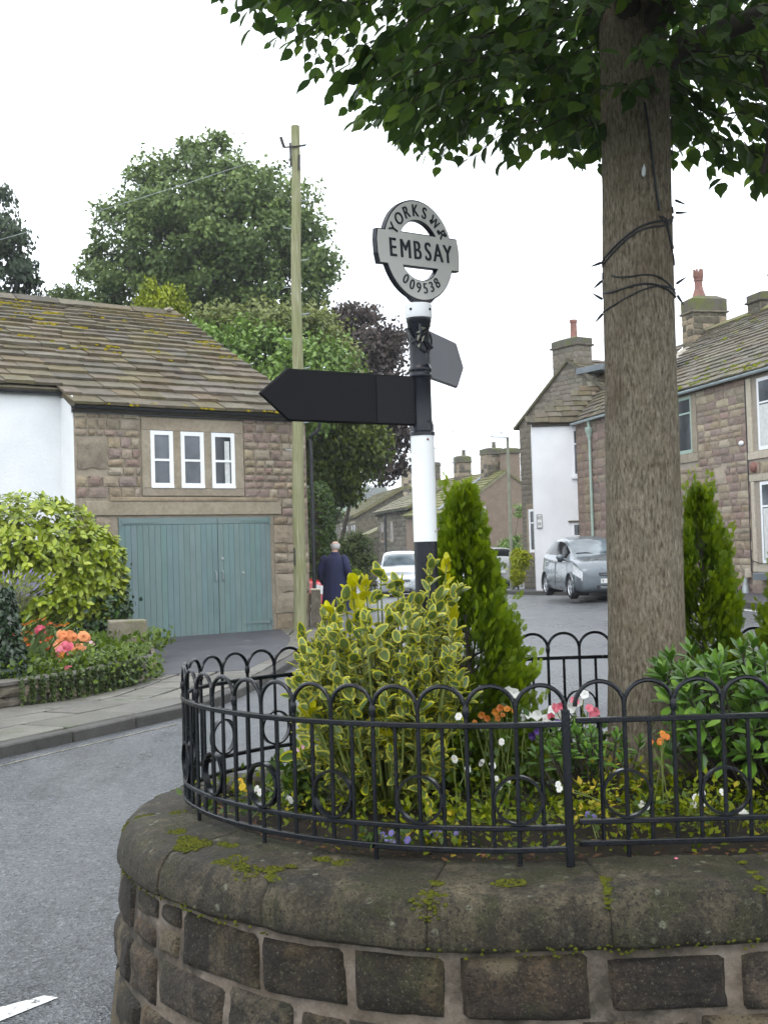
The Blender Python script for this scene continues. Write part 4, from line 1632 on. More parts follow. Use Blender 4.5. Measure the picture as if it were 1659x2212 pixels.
lay_stones(rw, RM, 2.62, 5.38, 0.3, 5.2, [], (0.22, 0.3), (0.4, 0.7), ['stone_purple', 'stone_brown'], 0.02, 0.025)
lay_stones(rw, RM, 0.05, 2.6, 1.2, 5.2, [], (0.2, 0.3), (0.3, 0.6), ['stone_purple', 'stone_brown', 'stone_purple'], 0.02, 0.025)
link('stone', SV['stone_buff'][1], rw, RM @ Matrix.Translation((8.70, 0, 3.05)) @ Matrix.Diagonal((0.55, 0.03, 0.42, 1)))
# windows
for nm, x0, x1, z0, z1 in (('jamb', 7.40, 7.655, 3.70, 5.15), ('sill', 6.15, 7.66, 3.48, 3.695)):
    bxo(nm, rw, RM, x0, x1, -0.03, 0.1, z0, z1, M['stone_dress'], 0.004)
for nm, x0, x1, z0, z1 in (('jamb', 10.0, 10.2, 3.485, 5.15), ('sill', 9.98, 11.8, 3.315, 3.48)):
    bxo(nm, rw, RM, x0, x1, -0.035, 0.12, z0, z1, M['stone_pale'], 0.004)
for nm, x0, x1, z0, z1 in (('lintel', 10.0, 11.8, 2.82, 2.97), ('jamb', 10.05, 10.18, 0.945, 2.815), ('sill', 10.03, 11.8, 0.79, 0.94)):
    bxo(nm, rw, RM, x0, x1, -0.035, 0.12, z0, z1, M['stone_pale'], 0.004)
bxo('reveal', rw, RM, 6.2, 7.40, 0.004, 0.012, 3.7, 5.15, M['stone_dress'])
window_frame(row, RM, 6.25, 7.38, 3.71, 5.12, -0.012, M['green_frame'], 0.07, bars=(4.71,), vbars=(7.0,), glass='glass')
bxo('reveal', rw, RM, 10.2, 11.6, 0.004, 0.012, 3.485, 5.15, M['stone_pale'])
window_frame(row, RM, 10.42, 11.5, 3.50, 5.10, -0.012, M['upvc'], 0.075, bars=(4.55,), glass='glass_grey', curtain=(10.5, 11.4, 4.5))
bxo('reveal', rw, RM, 10.18, 11.6, 0.004, 0.012, 0.945, 2.815, M['stone_pale'])
window_frame(row, RM, 10.40, 11.5, 0.96, 2.80, -0.012, M['upvc'], 0.075, bars=(2.25,), vbars=(10.62,), glass='glass_grey', curtain=(10.5, 11.4, 2.2))
bxo('window_box', row, RM, 10.45, 11.3, -0.30, -0.04, 0.62, 0.78, M['lead'], 0.01)
# vent, alarm box and cables
me = fixn(MB().lathe([(0.12, 0), (0.11, .05), (0.04, .08)], 16).mesh('alarm_box', M['terracotta']))
me.transform(RM @ Matrix.Translation((10.22, -0.025, 3.14)) @ Matrix.Rotation(PI / 2, 4, 'X'))
link('alarm_box', me, row)
me = fixn(MB().blob((9.72, -0.03, 3.72), .10, .05, .06, 10, 6).mesh('floodlight', M['upvc'], 50))
me.transform(RM)
link('floodlight', me, row)
cb = MB().tube([(9.96, -0.03, 5.1), (9.97, -0.03, 3.0), (9.955, -0.035, 0.85), (9.90, -0.035, 0.70)], 0.014, 6)
cb.tube([(9.955, -0.035, 1.05), (10.4, -0.06, 0.98), (10.9, -0.07, 0.98)], 0.011, 6)
me = cb.mesh('cable', M['wire'])
me.transform(RM)
link('cable', me, row)
bxo('meter_box', row, RM, 9.80, 9.95, -0.12, -0.03, 0.66, 0.86, M['stone_pale'], 0.01)
me = fixn(MB().lathe([(0.10, 0.2), (0.10, 0.32), (0.075, 0.42), (0.055, 0.55), (0.05, 0.66)], 14).mesh('pipe_cover', M['galv'], 40))
me.transform(RM @ Matrix.Translation((9.83, -0.13, 0)))
link('pipe_cover', me, row)
# weeds at the foot of the wall
n = 420
pos = np.array([list(RM @ Vector((rnd.uniform(7.6, 9.8), -rnd.uniform(0.03, 0.16), 0.2 + rnd.uniform(0, .22) * rnd.random()))) for _ in range(n)])
me = scatter('weeds', T_LEAF, pos, rdir(n) + [0, 0, .8], rdir(n) + [0, 0, .5], nrg.uniform(.05, .10, n), nrg.uniform(0, 1, n), [leaf_mat('weed_leaf', (0.04, 0.06, 0.02), (0.10, 0.13, 0.05))])
link('weeds', me, None, None, kind='stuff')
# roofs
e2 = RM @ Vector((0, -0.16, 5.26))
r2 = RM @ Vector((0, 4.3, 8.06))
up2 = r2 - e2
sl2 = up2.length
RP2 = plane_frame(e2, RM.to_3x3() @ Vector((1, 0, 0)), up2)
vx = lambda s_: 3.9 - 3.25 * (s_ / sl2)
rf2 = roof_slab(row, [RP2 @ Vector((vx(0), 0, 0)), RP2 @ Vector((22, 0, 0)), RP2 @ Vector((22, sl2, 0)), RP2 @ Vector((vx(sl2), sl2, 0))], 0.10, M['slate_dark'])
roof_slab(row, [RP2 @ Vector((vx(sl2), sl2, 0)), RP2 @ Vector((22, sl2, 0)), RM @ Vector((22, 8.9, 5.2)), RM @ Vector((0, 8.9, 5.2))], 0.10, M['slate_dark'])
lay_slates(rf2, RP2, sl2, lambda s_: max(vx(s_), 3.6 - 1.1 * s_), lambda s_: 11.6, lambda q: 0.34 - 0.16 * q, (0.42, 0.80), SLD, 0.032)
lay_slates(rf2, RP2, sl2, lambda s_: 11.6, lambda s_: 22, lambda q: 0.34 - 0.16 * q, (0.5, 0.9), SLD, 0.032, stuff=True)
x = vx(sl2)
while x < 14:
    w = rnd.uniform(.6, .9)
    me = bev(MB().prism([(-0.22, -0.10), (-0.03, 0.05), (0.03, 0.05), (0.22, -0.10), (0, 0.0)], x, x + w - .01, 'x').mesh('ridge_stone', M['slate_moss']), 0.012)
    me.transform(RM @ Matrix.Translation((0, 4.3, 8.11)))
    link('ridge_stone', me, rf2)
    x += w
ms = [(rnd.uniform(1.2, 9), sl2 - abs(rnd.gauss(0, .12)), .14, 12) for _ in range(46)]
ms += [(rnd.uniform(4, 11), abs(rnd.gauss(.1, .35)), .12, 5) for _ in range(30)]
ms += [(rnd.uniform(4, 10), rnd.uniform(0, sl2), .10, 5) for _ in range(26)]
roof_moss(rf2, RP2, ms, 'moss_green')
# lower roof towards the white end and the end triangle
A_, B_, C_ = Vector((4.46, 36.78, 5.28)), Vector((5.93, 36.8, 5.28)), Vector((7.6, 38.05, 7.05))
rf3 = roof_slab(row, [A_, B_, C_], 0.09, M['slate_dark'])
P3 = plane_frame(A_, (B_ - A_), (C_ - A_))
inv3 = P3.inverted()
cl = inv3 @ C_
bl = inv3 @ B_
lay_slates(rf3, P3, cl.y, lambda s_: cl.x * s_ / cl.y, lambda s_: bl.x + (cl.x - bl.x) * s_ / cl.y, lambda q: 0.22 - 0.06 * q, (0.3, 0.5), SL, 0.026)
D1 = RM @ Vector((3.9, -0.16, 5.27))
ddir = (RM.to_3x3() @ Vector((1, 0, 0)))
C2 = C_ + ddir * 3.6
rf4 = roof_slab(row, [B_, D1, C2, C_], 0.09, M['slate_dark'])
P4 = plane_frame(B_, (D1 - B_), (C_ - B_))
c4 = P4.inverted() @ C_
lay_slates(rf4, P4, c4.y, lambda s_: c4.x * s_ / c4.y, lambda s_: 3.9, lambda q: 0.22 - 0.06 * q, (0.3, 0.5), SL, 0.026)
me = fixn(MB().tube([P4 @ Vector((1.0, 1.0, .07)), P4 @ Vector((3.4, 1.0, .07))], .035, 6).mesh('lead_strip', M['lead']))
link('lead_strip', me, rf4)
gutter(row, RM, -0.05, 22, -0.14, 5.22, 0.062, M['gutter_blue'], -0.06)
# hopper and sage downpipe
hp = MB().lathe([(0.045, 4.62), (0.05, 4.66), (0.12, 4.86), (0.13, 4.98), (0.115, 4.98)], 10)
hp.tube([(0, 0, 4.98), (0, -.02, 5.16)], 0.045, 8)
hp.tube([(0, 0, 4.66), (0, 0, 0.3)], 0.042, 10)
for z in (4.0, 2.9, 1.7):
    hp.tube([(0, 0, z), (0, 0, z + .07)], 0.052, 10)
me = fixn(hp.mesh('downpipe', M['pipe_green'], 40))
me.transform(RM @ Matrix.Translation((1.25, -0.09, 0)))
link('downpipe', me, row)
# white-rendered end
WB = Fr(4.60, 36.9, 0)
wb = link('white_wall', fixn(MB().prism([(4.60, 36.9), (6.05, 36.9), (6.4, 38.6), (5.02, 40.55)], -0.1, 5.30, 'z').mesh('white_wall', M['render_smooth'])), row)
bxo('eaves_band', row, WB, 0.0, 1.35, -0.04, -0.004, 5.16, 5.27, M['stone_dark'])
window_frame(row, WB, 1.24, 1.50, 3.62, 5.05, -0.02, M['upvc'], 0.05, bars=(4.6,), glass='glass_grey')
bxo('window_sill', row, WB, 1.18, 1.54, -0.07, -0.003, 3.53, 3.60, M['render_smooth'], 0.006)
window_frame(row, WB, 1.16, 1.40, 1.75, 2.16, -0.02, M['upvc'], 0.04, glass='glass')
bxo('window_hood', row, WB, 1.03, 1.42, -0.06, -0.003, 2.20, 2.25, M['stone_dark'], 0.006)
bxo('meter_box', row, WB, 1.46, 1.52, -0.06, -0.003, 2.35, 2.55, M['trim_black'])
ns = thing('street_name_sign', 'small white two-line street name sign with dark border on the white end wall', 'street sign', (4.80, 36.88, 2.0))
link('plate', fixn(MB().box(4.665, 4.825, 36.865, 36.895, 2.06, 2.46).mesh('plate', M['plate_white'])), ns)
bd = MB()
for x0, x1, z0, z1 in ((4.66, 4.83, 2.455, 2.468), (4.66, 4.83, 2.052, 2.065), (4.66, 4.672, 2.066, 2.454), (4.818, 4.83, 2.066, 2.454)):
    bd.box(x0, x1, 36.858, 36.866, z0, z1)
link('border', fixn(bd.mesh('border', M['trim_black'])), ns)
lt = MB()
for (za, zb, xs) in ((2.30, 2.41, (4.683, 4.715, 4.75, 4.783)), (2.12, 2.22, (4.70, 4.735, 4.765))):
    for x in xs:
        lt.box(x, x + .008, 36.861, 36.8645, za, zb).box(x + .0085, x + .022, 36.861, 36.8645, zb - .02, zb).box(x + .0085, x + .02, 36.861, 36.8645, (za + zb) / 2 - .01, (za + zb) / 2 + .01)
link('lettering', fixn(lt.mesh('lettering', M['trim_black'])), ns)
# chimney stacks of the row
pot_crown = [(0.22, 0), (0.20, .08), (0.145, .25), (0.125, .34), (0.125, .52), (0.15, .53), (0.15, .57), (0.13, .58), (0.165, .66), (0.165, .80), (0.15, .80)]
pot_round = [(0.14, 0), (0.125, .05), (0.115, .42), (0.14, .43), (0.14, .50), (0.11, .50)]
CM = RM @ Matrix.Translation((0.25, 4.35, 0)) @ Matrix.Rotation(PI / 2, 4, 'Z')
chimney(row, CM, 1.15, 0.72, 6.4, 8.62, 0.50, ['stone_dark', 'stone_brown', 'stone_dark'], [(-0.15, pot_crown, M['terracotta'], True)])
CM2 = RM @ Matrix.Translation((3.6, 4.6, 0)) @ Matrix.Rotation(PI / 2, 4, 'Z')
chimney(row, CM2, 1.0, 0.7, 7.3, 8.30, 0.25, ['stone_dark'], [(0.12, [(0.14, 0), (0.12, .04), (0.11, .35), (0.14, .36), (0.04, .37), (0.03, .52), (0.15, .53), (0.13, .58), (0.03, .6)], M['terracotta'], False)])

# ------------------------------------------------------------------ tall gabled house behind the white end
gd = Vector((.53, -.85, 0)).normalized()
TB = math.atan2(gd.y, gd.x)
BM = Fr(4.695, 41.0, TB)
gh = thing('gable_house', 'dark stone house end with tall gable and single red chimney pot behind the white wall', 'house', (4.7, 41, 0))
m = MB().prism([(0, -0.4), (0, 5.62), (2.65, 7.42), (5.3, 5.62), (5.3, -0.4)], 0, 8, 'y', BM)
ghw = link('wall', fixn(m.mesh('wall', M['mortar_dark'])), gh)
lay_stones(ghw, BM, 0.0, 3.3, 0.1, 7.4, [(0.28, 1.3, 1.14, 2.9)], (0.14, 0.20), (0.2, 0.42), ['stone_grey'], 0.015, 0.014, top=lambda L: 5.62 + 1.8 * min(L, 5.3 - L) / 2.65)
for nm, x0, x1, z0, z1 in (('jamb', 0.26, 0.375, 1.28, 2.75), ('lintel', 0.26, 1.3, 2.753, 2.92), ('sill', 0.26, 1.3, 1.12, 1.277)):
    bxo(nm, ghw, BM, x0, x1, -0.03, 0.1, z0, z1, M['stone_brown'], 0.005)
window_frame(gh, BM, 0.38, 1.28, 1.285, 2.745, -0.03, M['upvc'], 0.08, bars=(2.28,), glass='glass')
for sx, kw in ((0, 'l'), (1, 'r')):
    if sx == 0:
        q4 = [BM @ Vector((-0.25, -0.08, 5.55)), BM @ Vector((-0.25, 8, 5.55)), BM @ Vector((2.65, 8, 7.52)), BM @ Vector((2.65, -0.08, 7.52))]
    else:
        q4 = [BM @ Vector((5.55, -0.08, 5.55)), BM @ Vector((5.55, 8, 5.55)), BM @ Vector((2.65, 8, 7.52)), BM @ Vector((2.65, -0.08, 7.52))]
    r_ = roof_slab(gh, q4, 0.08, M['slate_dark'])
    if sx == 1:
        Pg = plane_frame(q4[0], q4[1] - q4[0], q4[3] - q4[0])
        lay_slates(r_, Pg, (q4[3] - q4[0]).length, lambda s_: 0, lambda s_: 8, lambda q: 0.34 - .14 * q, (0.45, .8), SLD, 0.03)
CB = BM @ Matrix.Translation((2.42, 0.36, 0))
chimney(gh, CB, 1.22, 0.62, 6.4, 7.92, 0.26, ['stone_grey'], [(0.12, [(0.13, 0), (0.115, .05), (0.105, .52), (0.125, .53), (0.125, .62), (0.10, .62)], M['terracotta'], False)])
bxo('flashing', gh, BM, 3.1, 4.3, -0.1, 0.75, 6.93, 7.12, M['lead'], 0.01)


# ------------------------------------------------------------------ past 300 alike pieces of one thing: the rest joined
CINV = (Matrix.Translation(EYE) @ CROT.to_4x4()).inverted()


def cap_pieces(root, stem_, keep, newname):
    obs = [o for p in root.children_recursive for o in (p,) if o.name.split('.')[0] == stem_ and o.type == 'MESH']
    if len(obs) <= keep:
        return

    def key(o):
        w = WM[o.name].translation
        q = CINV @ w
        u = 829.5 + FPX * q.x / -q.z
        out = u < -40 or u > 1700 or 1315 < u < 1450
        return q.length + (1000 if out else 0)
    obs.sort(key=key)
    vs, fs, mi, mats = [], [], [], []
    for o in obs[keep:]:
        b = len(vs)
        Mo = WM[o.name]
        vs += [tuple(Mo @ v_.co) for v_ in o.data.vertices]
        m_ = o.data.materials[0]
        if m_ not in mats:
            mats.append(m_)
        k = mats.index(m_)
        for p in o.data.polygons:
            fs.append(tuple(i + b for i in p.vertices))
            mi.append(k)
        bpy.data.objects.remove(o)
    me = bpy.data.meshes.new(newname)
    me.from_pydata(vs, [], fs)
    for m_ in mats:
        me.materials.append(m_)
    me.polygons.foreach_set('material_index', mi)
    link(newname, me, root, None, kind='stuff')


cap_pieces(row, 'stone', 300, 'stones')
cap_pieces(row, 'slate', 300, 'slates')
cap_pieces(gh, 'stone', 300, 'stones')

# ------------------------------------------------------------------ cottages further down the lane
MT = rad(21.7)
MM = Fr(6.35, 62.0, MT, G(6, 62))
mh = thing('brown_gable_cottage', 'cottage with brown brick gable, mossy roof and several stone chimneys, behind the lamp post', 'cottage', (6.35, 62, G(6, 62)))
gz = G(6, 62)
zR = 5.32 - gz
zE = zR - 3.0 * .66
m = MB().prism([(-3.0, -0.6), (-3.0, zE), (0, zR), (4.1, zR - 4.1 * .66), (4.1, -0.6)], 0, 6.4, 'y', MM)
mw = link('wall', fixn(m.mesh('wall', M['brick_brown'])), mh)
for sx in (-1, 1):
    hw = 3.2 if sx < 0 else 4.3
    q4 = [MM @ Vector((sx * hw, -.05, zR + .08 - hw * .66)), MM @ Vector((sx * hw, 6.4, zR + .08 - hw * .66)), MM @ Vector((0, 6.4, zR + .08)), MM @ Vector((0, -.05, zR + .08))]
    r_ = roof_slab(mh, q4, 0.10, M['slate_moss'])
    if sx < 0:
        Pm = plane_frame(q4[1], q4[0] - q4[1], q4[2] - q4[1])
        lay_slates(r_, Pm, (q4[3] - q4[0]).length, lambda s_: 0, lambda s_: 6.4, lambda q: 0.36 - .14 * q, (0.6, 1.1), SLM, 0.04, stuff=True)
        bxo('lead_valley', r_, Pm, 4.2, 4.6, 0.3, 3.6, .05, .10, M['lead'])
for px, py, w, d, z1, cap, pl, st, pot in ((0.0, 1.5, 1.05, .8, 6.35, .30, None, True, True), (0.42, 0.35, 0.85, .62, 6.30, .25, M['brick_brown'], False, False), (0.0, 5.2, .75, .7, 6.2, .35, None, True, True), ):
    chimney(mh, MM @ Matrix.Translation((px, py, 0)), w, d, zR - .9, z1 - gz, cap, ['stone_dark', 'stone_brown'], [(0.1, [(0.11, 0), (0.10, .3), (0.12, .34), (.08, .34)], M['stone_dark'], False)] if pot else [], True, st, pl)
window_frame(mh, MM, -1.75, -1.25, 3.05 - gz, 3.55 - gz, -0.03, M['upvc'], 0.08, glass='glass')


def aerial(loc, h, label, yaw):
    a = thing('tv_aerial', label, 'aerial', loc)
    m = MB().tube([loc, (loc[0], loc[1], loc[2] + h)], 0.018, 6)
    link('mast', m.mesh('mast', M['galv']), a)
    d = Vector((math.cos(yaw), math.sin(yaw), 0.03))
    s_ = Vector((-d.y, d.x, 0))
    top = Vector((loc[0], loc[1], loc[2] + h - .05))
    m = MB().tube([top - d * .55, top + d * .65], 0.014, 6)
    for k in range(7):
        c_ = top + d * (-.5 + k * .18)
        m.tube([c_ - s_ * .22, c_ + s_ * .22], 0.009, 5)
        m.tube([c_ - Vector((0, 0, .12)), c_ + Vector((0, 0, .12))], 0.009, 5)
    link('antenna', m.mesh('antenna', M['galv']), a)


p = MM @ Vector((-0.2, 5.0, 6.1 - gz))
aerial((p.x - .35, p.y, 5.9), 2.1, 'spiky television aerial above the mossy left-hand stone chimney', 0.3)
p = Vector((3.3, 75.0, 0))
aerial((p.x, p.y, 5.2), 2.6, 'thin television aerial standing beside the white band of the signpost', 1.0)

N1T = math.atan2(-.975, .223)
g1 = G(0, 72)
NM1 = Fr(-.42, 75.0, N1T)
nh = thing('lane_cottage', 'dark stone cottage with tall narrow windows down the lane behind the silver car', 'cottage', (0.5, 71, g1))
nw = house_core(nh, NM1, 0, 8.6, 7, -2, 3.85, 3.5, 5.5, M['mortar_dark'])
chimney(nh, NM1 @ Matrix.Translation((1.0, 3.5, 0)), .6, .6, 4.9, 6.6, .2, ['stone_dark'], [])
lay_stones(nw, NM1, 0, 8.6, 0.2, 3.8, [(0.9, 1.7, 1.9, 3.4), (3.4, 4.3, 1.9, 3.4)], (0.26, 0.34), (0.45, 0.9), ['stone_dark'], 0.03, 0.03)
for x0 in (0.95, 3.5):
    for nm, a, b, z0, z1 in (('lintel', x0 - .1, x0 + .85, 3.22, 3.42), ('sill', x0 - .1, x0 + .85, 1.80, 1.95)):
        bxo(nm, nw, NM1, a, b, -.05, .1, z0, z1, M['stone_dark'], .01)
    window_frame(nh, NM1, x0, x0 + .75, 1.96, 3.21, -0.04, M['stone_dress'], 0.10, vbars=(x0 + .37,), glass='glass')
q4 = [NM1 @ Vector((-.1, -.25, 3.80)), NM1 @ Vector((8.7, -.25, 3.80)), NM1 @ Vector((8.7, 3.5, 5.62)), NM1 @ Vector((-.1, 3.5, 5.62))]
r_ = roof_slab(nh, q4, .1, M['slate_moss'])
lay_slates(r_, plane_frame(q4[0], q4[1] - q4[0], q4[3] - q4[0]), (q4[3] - q4[0]).length, lambda s_: 0, lambda s_: 8.8, lambda q: .38 - .12 * q, (.6, 1.1), SLM, .04, stuff=True)
roof_slab(nh, [q4[3], q4[2], NM1 @ Vector((8.7, 7.2, 3.8)), NM1 @ Vector((-.1, 7.2, 3.8))], .1, M['slate_moss'])
gutter(nh, NM1, -.1, 8.7, -.3, 3.74, .06, M['gutter_black'])
for k in range(12):
    bxo('corbel', nw, NM1, .2 + k * .7, .35 + k * .7, -.2, -.02, 3.55, 3.68, M['stone_dark'])
me = MB().tube([(2.45, -.09, 3.7), (2.45, -.09, 0.3)], .05, 6).mesh('downpipe', M['gutter_black'])
me.transform(NM1)
link('downpipe', me, nh)
# small porch roof at its far end
q4 = [NM1 @ Vector((-2.6, -.9, 2.35)), NM1 @ Vector((0.0, -.9, 2.35)), NM1 @ Vector((0.0, 1.2, 3.3)), NM1 @ Vector((-2.6, 1.2, 3.3))]
roof_slab(nh, q4, .1, M['slate_moss'], 'porch_roof')
bxo('porch', nh, NM1, -2.4, -.02, -.6, 1.2, -2, 2.3, M['stone_dark'])

g2 = G(-2, 90)
N2T = math.atan2(-.986, .165)
NM2 = Fr(-4.3, 99.0, N2T)
fh = thing('far_cottage', 'farthest stone cottage down the lane with long mossy roof edge and small square windows', 'cottage', (-2, 90, g2))
fw = house_core(fh, NM2, 0, 14.2, 7.4, -2.5, 4.0, 3.7, 5.9, M['stone_dark'])
q4 = [NM2 @ Vector((-.1, -.3, 3.92)), NM2 @ Vector((14.45, -.3, 3.92)), NM2 @ Vector((14.45, 3.7, 6.05)), NM2 @ Vector((-.1, 3.7, 6.05))]
r_ = roof_slab(fh, q4, .14, M['slate_moss'])
lay_slates(r_, plane_frame(q4[0], q4[1] - q4[0], q4[3] - q4[0]), (q4[3] - q4[0]).length, lambda s_: 0, lambda s_: 14.5, lambda q: .40 - .1 * q, (.7, 1.2), SLM, .05, stuff=True)
roof_slab(fh, [q4[3], q4[2], NM2 @ Vector((14.45, 7.7, 3.9)), NM2 @ Vector((-.1, 7.7, 3.9))], .14, M['slate_moss'])
for x0 in (2.6, 5.6, 8.8, 11.4, 12.6):
    bxo('lintel', fw, NM2, x0 - .1, x0 + 1.0, -.05, .1, 3.45, 3.62, M['stone_dress'])
    window_frame(fh, NM2, x0, x0 + .9, 2.5, 3.44, -.03, M['stone_dark'], .1, glass='glass')
chimney(fh, NM2 @ Matrix.Translation((14.0, 3.7, 0)), .8, .62, 5.3, 7.0, .25, ['stone_dark', 'stone_buff'], [])


# ------------------------------------------------------------------ signpost
SPX, SPY = 0.160, 4.75
post = thing('signpost', 'black and white finger signpost with grey ring finial reading EMBSAY, in the planter', 'signpost', (SPX, SPY, 0.58))
PM = Matrix.Translation((SPX, SPY, 0))
for nme, prof, mt in (
        ('black_base', [(0.046, 0.45), (0.046, 1.574)], 'black_paint'),
        ('white_band', [(0.0465, 1.5745), (0.0465, 1.992)], 'white_paint'),
        ('upper_shaft', [(0.050, 1.9925), (0.050, 2.006), (0.046, 2.010), (0.046, 2.035), (0.043, 2.045), (0.0405, 2.06), (0.0405, 2.218), (0.043, 2.222), (0.0455, 2.226), (0.0455, 2.234), (0.0435, 2.238), (0.0435, 2.246), (0.046, 2.25), (0.046, 2.26), (0.042, 2.266), (0.0405, 2.275), (0.0405, 2.415), (0.046, 2.425), (0.047, 2.44), (0.050, 2.446), (0.050, 2.459)], 'black_paint'),
        ('white_cap', [(0.0515, 2.4595), (0.053, 2.463), (0.053, 2.511), (0.049, 2.516)], 'white_paint')):
    me = fixn(MB().lathe(prof, 32).mesh(nme, M[mt], 35))
    me.transform(PM)
    link(nme, me, post)
for a in (-0.6, -2.2):
    me = fixn(MB().blob((0, 0, 0), .006, .006, .006, 8, 4).mesh('rivet', M['iron'], 50))
    me.transform(PM @ Matrix.Translation((0.053 * math.cos(a), 0.053 * math.sin(a), 2.49)))
    link('rivet', me, post)
me = fixn(MB().blob((0, 0, 0), .005, .005, .005, 8, 4).mesh('rivet', M['terracotta'], 50))
me.transform(PM @ Matrix.Translation((0.02, -0.043, 1.975)))
link('rivet', me, post)
# cable tied round the top of the shaft, with scraps of ribbon
tm = MB().tube([(0.048 * math.cos(a), 0.048 * math.sin(a), 2.37 + 0.05 * math.sin(a * 1.5)) for a in np.linspace(-3.4, 0.6, 16)], 0.0045, 6)
tm.tube([(0.002, -0.045, 2.43), (0.004, -0.05, 2.40), (0.0, -0.048, 2.375), (0.028, -0.046, 2.36), (0.05, -0.03, 2.335)], 0.006, 6)
tm.tube([(0.0, -0.048, 2.375), (-0.035, -0.044, 2.355)], 0.005, 6)
me = tm.mesh('cable_tie', M['wire'])
me.transform(PM)
link('cable_tie', me, post)
tm = MB()
for k in range(8):
    a = rnd.uniform(-1.9, -0.9)
    c_ = Vector((0.052 * math.cos(a), 0.052 * math.sin(a), rnd.uniform(2.33, 2.42)))
    d = Vector((rnd.uniform(-.6, .6), -.3, rnd.uniform(-1, .4))) * rnd.uniform(.018, .034)
    e = Vector((.006, 0, .004))
    tm.add([c_ - e, c_ + e, c_ + d + e * .4, c_ + d - e * .4], [(0, 1, 2, 3)])
me = tm.mesh('ribbon', plain('faded_ribbon', (0.16, 0.16, 0.12), 0.8))
me.transform(PM)
link('ribbon', me, post)
# ring finial
RT = rad(45)
RF = Matrix.Translation((SPX, SPY, 2.728)) @ Matrix.Rotation(RT, 4, 'Z') @ Matrix.Rotation(rad(-3.5), 4, 'Y')


def finial(R, r, hw, hb, y0, y1, name, mat, neck=True):
    """annulus with a cross bar; two lens-shaped openings"""
    m = MB()
    # outline pieces: outer contour with bar ends
    ba = math.asin(hb / R)
    outer = [(R * math.cos(a), R * math.sin(a)) for a in np.linspace(ba, PI - ba, 40)]
    outer += [(-hw + .006, hb), (-hw - .002, hb * .4), (-hw - .002, -hb * .4), (-hw + .006, -hb)]
    if neck:
        na_ = rad(22)
        outer += [(R * math.cos(a), R * math.sin(a)) for a in np.linspace(PI + ba, 1.5 * PI - na_, 20)]
        outer += [(-.050, -R - .004), (.050, -R - .004)]
        outer += [(R * math.cos(a), R * math.sin(a)) for a in np.linspace(1.5 * PI + na_, 2 * PI - ba, 20)]
    else:
        outer += [(R * math.cos(a), R * math.sin(a)) for a in np.linspace(PI + ba, 2 * PI - ba, 40)]
    outer += [(hw - .006, -hb), (hw + .002, -hb * .4), (hw + .002, hb * .4), (hw - .006, hb)]
    bi = math.asin(hb / r)
    h1 = [(r * math.cos(a), r * math.sin(a)) for a in np.linspace(bi, PI - bi, 28)]
    h2 = [(r * math.cos(a), r * math.sin(a)) for a in np.linspace(PI + bi, 2 * PI - bi, 28)]
    bm = bmesh.new()
    edges = []
    for lp in (outer, h1, h2):
        vv = [bm.verts.new((p[0], y0, p[1])) for p in lp]
        edges += [bm.edges.new((vv[i], vv[(i + 1) % len(vv)])) for i in range(len(vv))]
    bmesh.ops.triangle_fill(bm, use_beauty=True, use_dissolve=False, edges=edges)
    ex = bmesh.ops.extrude_face_region(bm, geom=bm.faces[:])
    for e in ex['geom']:
        if isinstance(e, bmesh.types.BMVert):
            e.co.y = y1
    bmesh.ops.recalc_face_normals(bm, faces=bm.faces)
    me = bpy.data.meshes.new(name)
    bm.to_mesh(me)
    bm.free()
    me.materials.append(mat)
    me.transform(RF)
    return link(name, me, post)


ringb = finial(0.2, 0.118, 0.236, 0.068, -0.014, 0.008, 'ring_plate', M['black_paint'])
finial(0.1945, 0.122, 0.231, 0.0635, -0.0165, -0.0142, 'ring_face', M['sign_face'], False)


def glyph(ch, size, x, z, rot, parent, weight=0.0, sx=1.0):
    cu = bpy.data.curves.new('letter', 'FONT')
    cu.body = ch
    cu.size = size
    cu.align_x = 'CENTER'
    cu.align_y = 'CENTER'
    cu.extrude = 0.0016
    cu.resolution_u = 6
    o = bpy.data.objects.new('letter_src', cu)
    C.objects.link(o)
    dg = bpy.context.evaluated_depsgraph_get()
    me = bpy.data.meshes.new_from_object(o.evaluated_get(dg))
    bpy.data.objects.remove(o)
    me.name = 'letter'
    # centre vertically on its box
    ys = [v_.co.y for v_ in me.vertices]
    xs = [v_.co.x for v_ in me.vertices]
    me.transform(Matrix.Translation((-(min(xs) + max(xs)) / 2, -(min(ys) + max(ys)) / 2 if ch not in '.' else 0, 0)))
    bm = bmesh.new()
    bm.from_mesh(me)
    g2_ = bmesh.ops.duplicate(bm, geom=bm.verts[:] + bm.edges[:] + bm.faces[:])
    for e in g2_['geom']:
        if isinstance(e, bmesh.types.BMVert):
            e.co.x += weight
            e.co.z += .0002
    bm.to_mesh(me)
    bm.free()
    me.materials.clear()
    me.materials.append(M['black_paint'])
    me.transform(RF @ Matrix.Translation((x, -0.0175, z)) @ Matrix.Rotation(-rot, 4, 'Y') @ Matrix.Rotation(PI / 2, 4, 'X') @ Matrix.Diagonal((sx, 1, 1, 1)))
    return link('letter', me, parent)


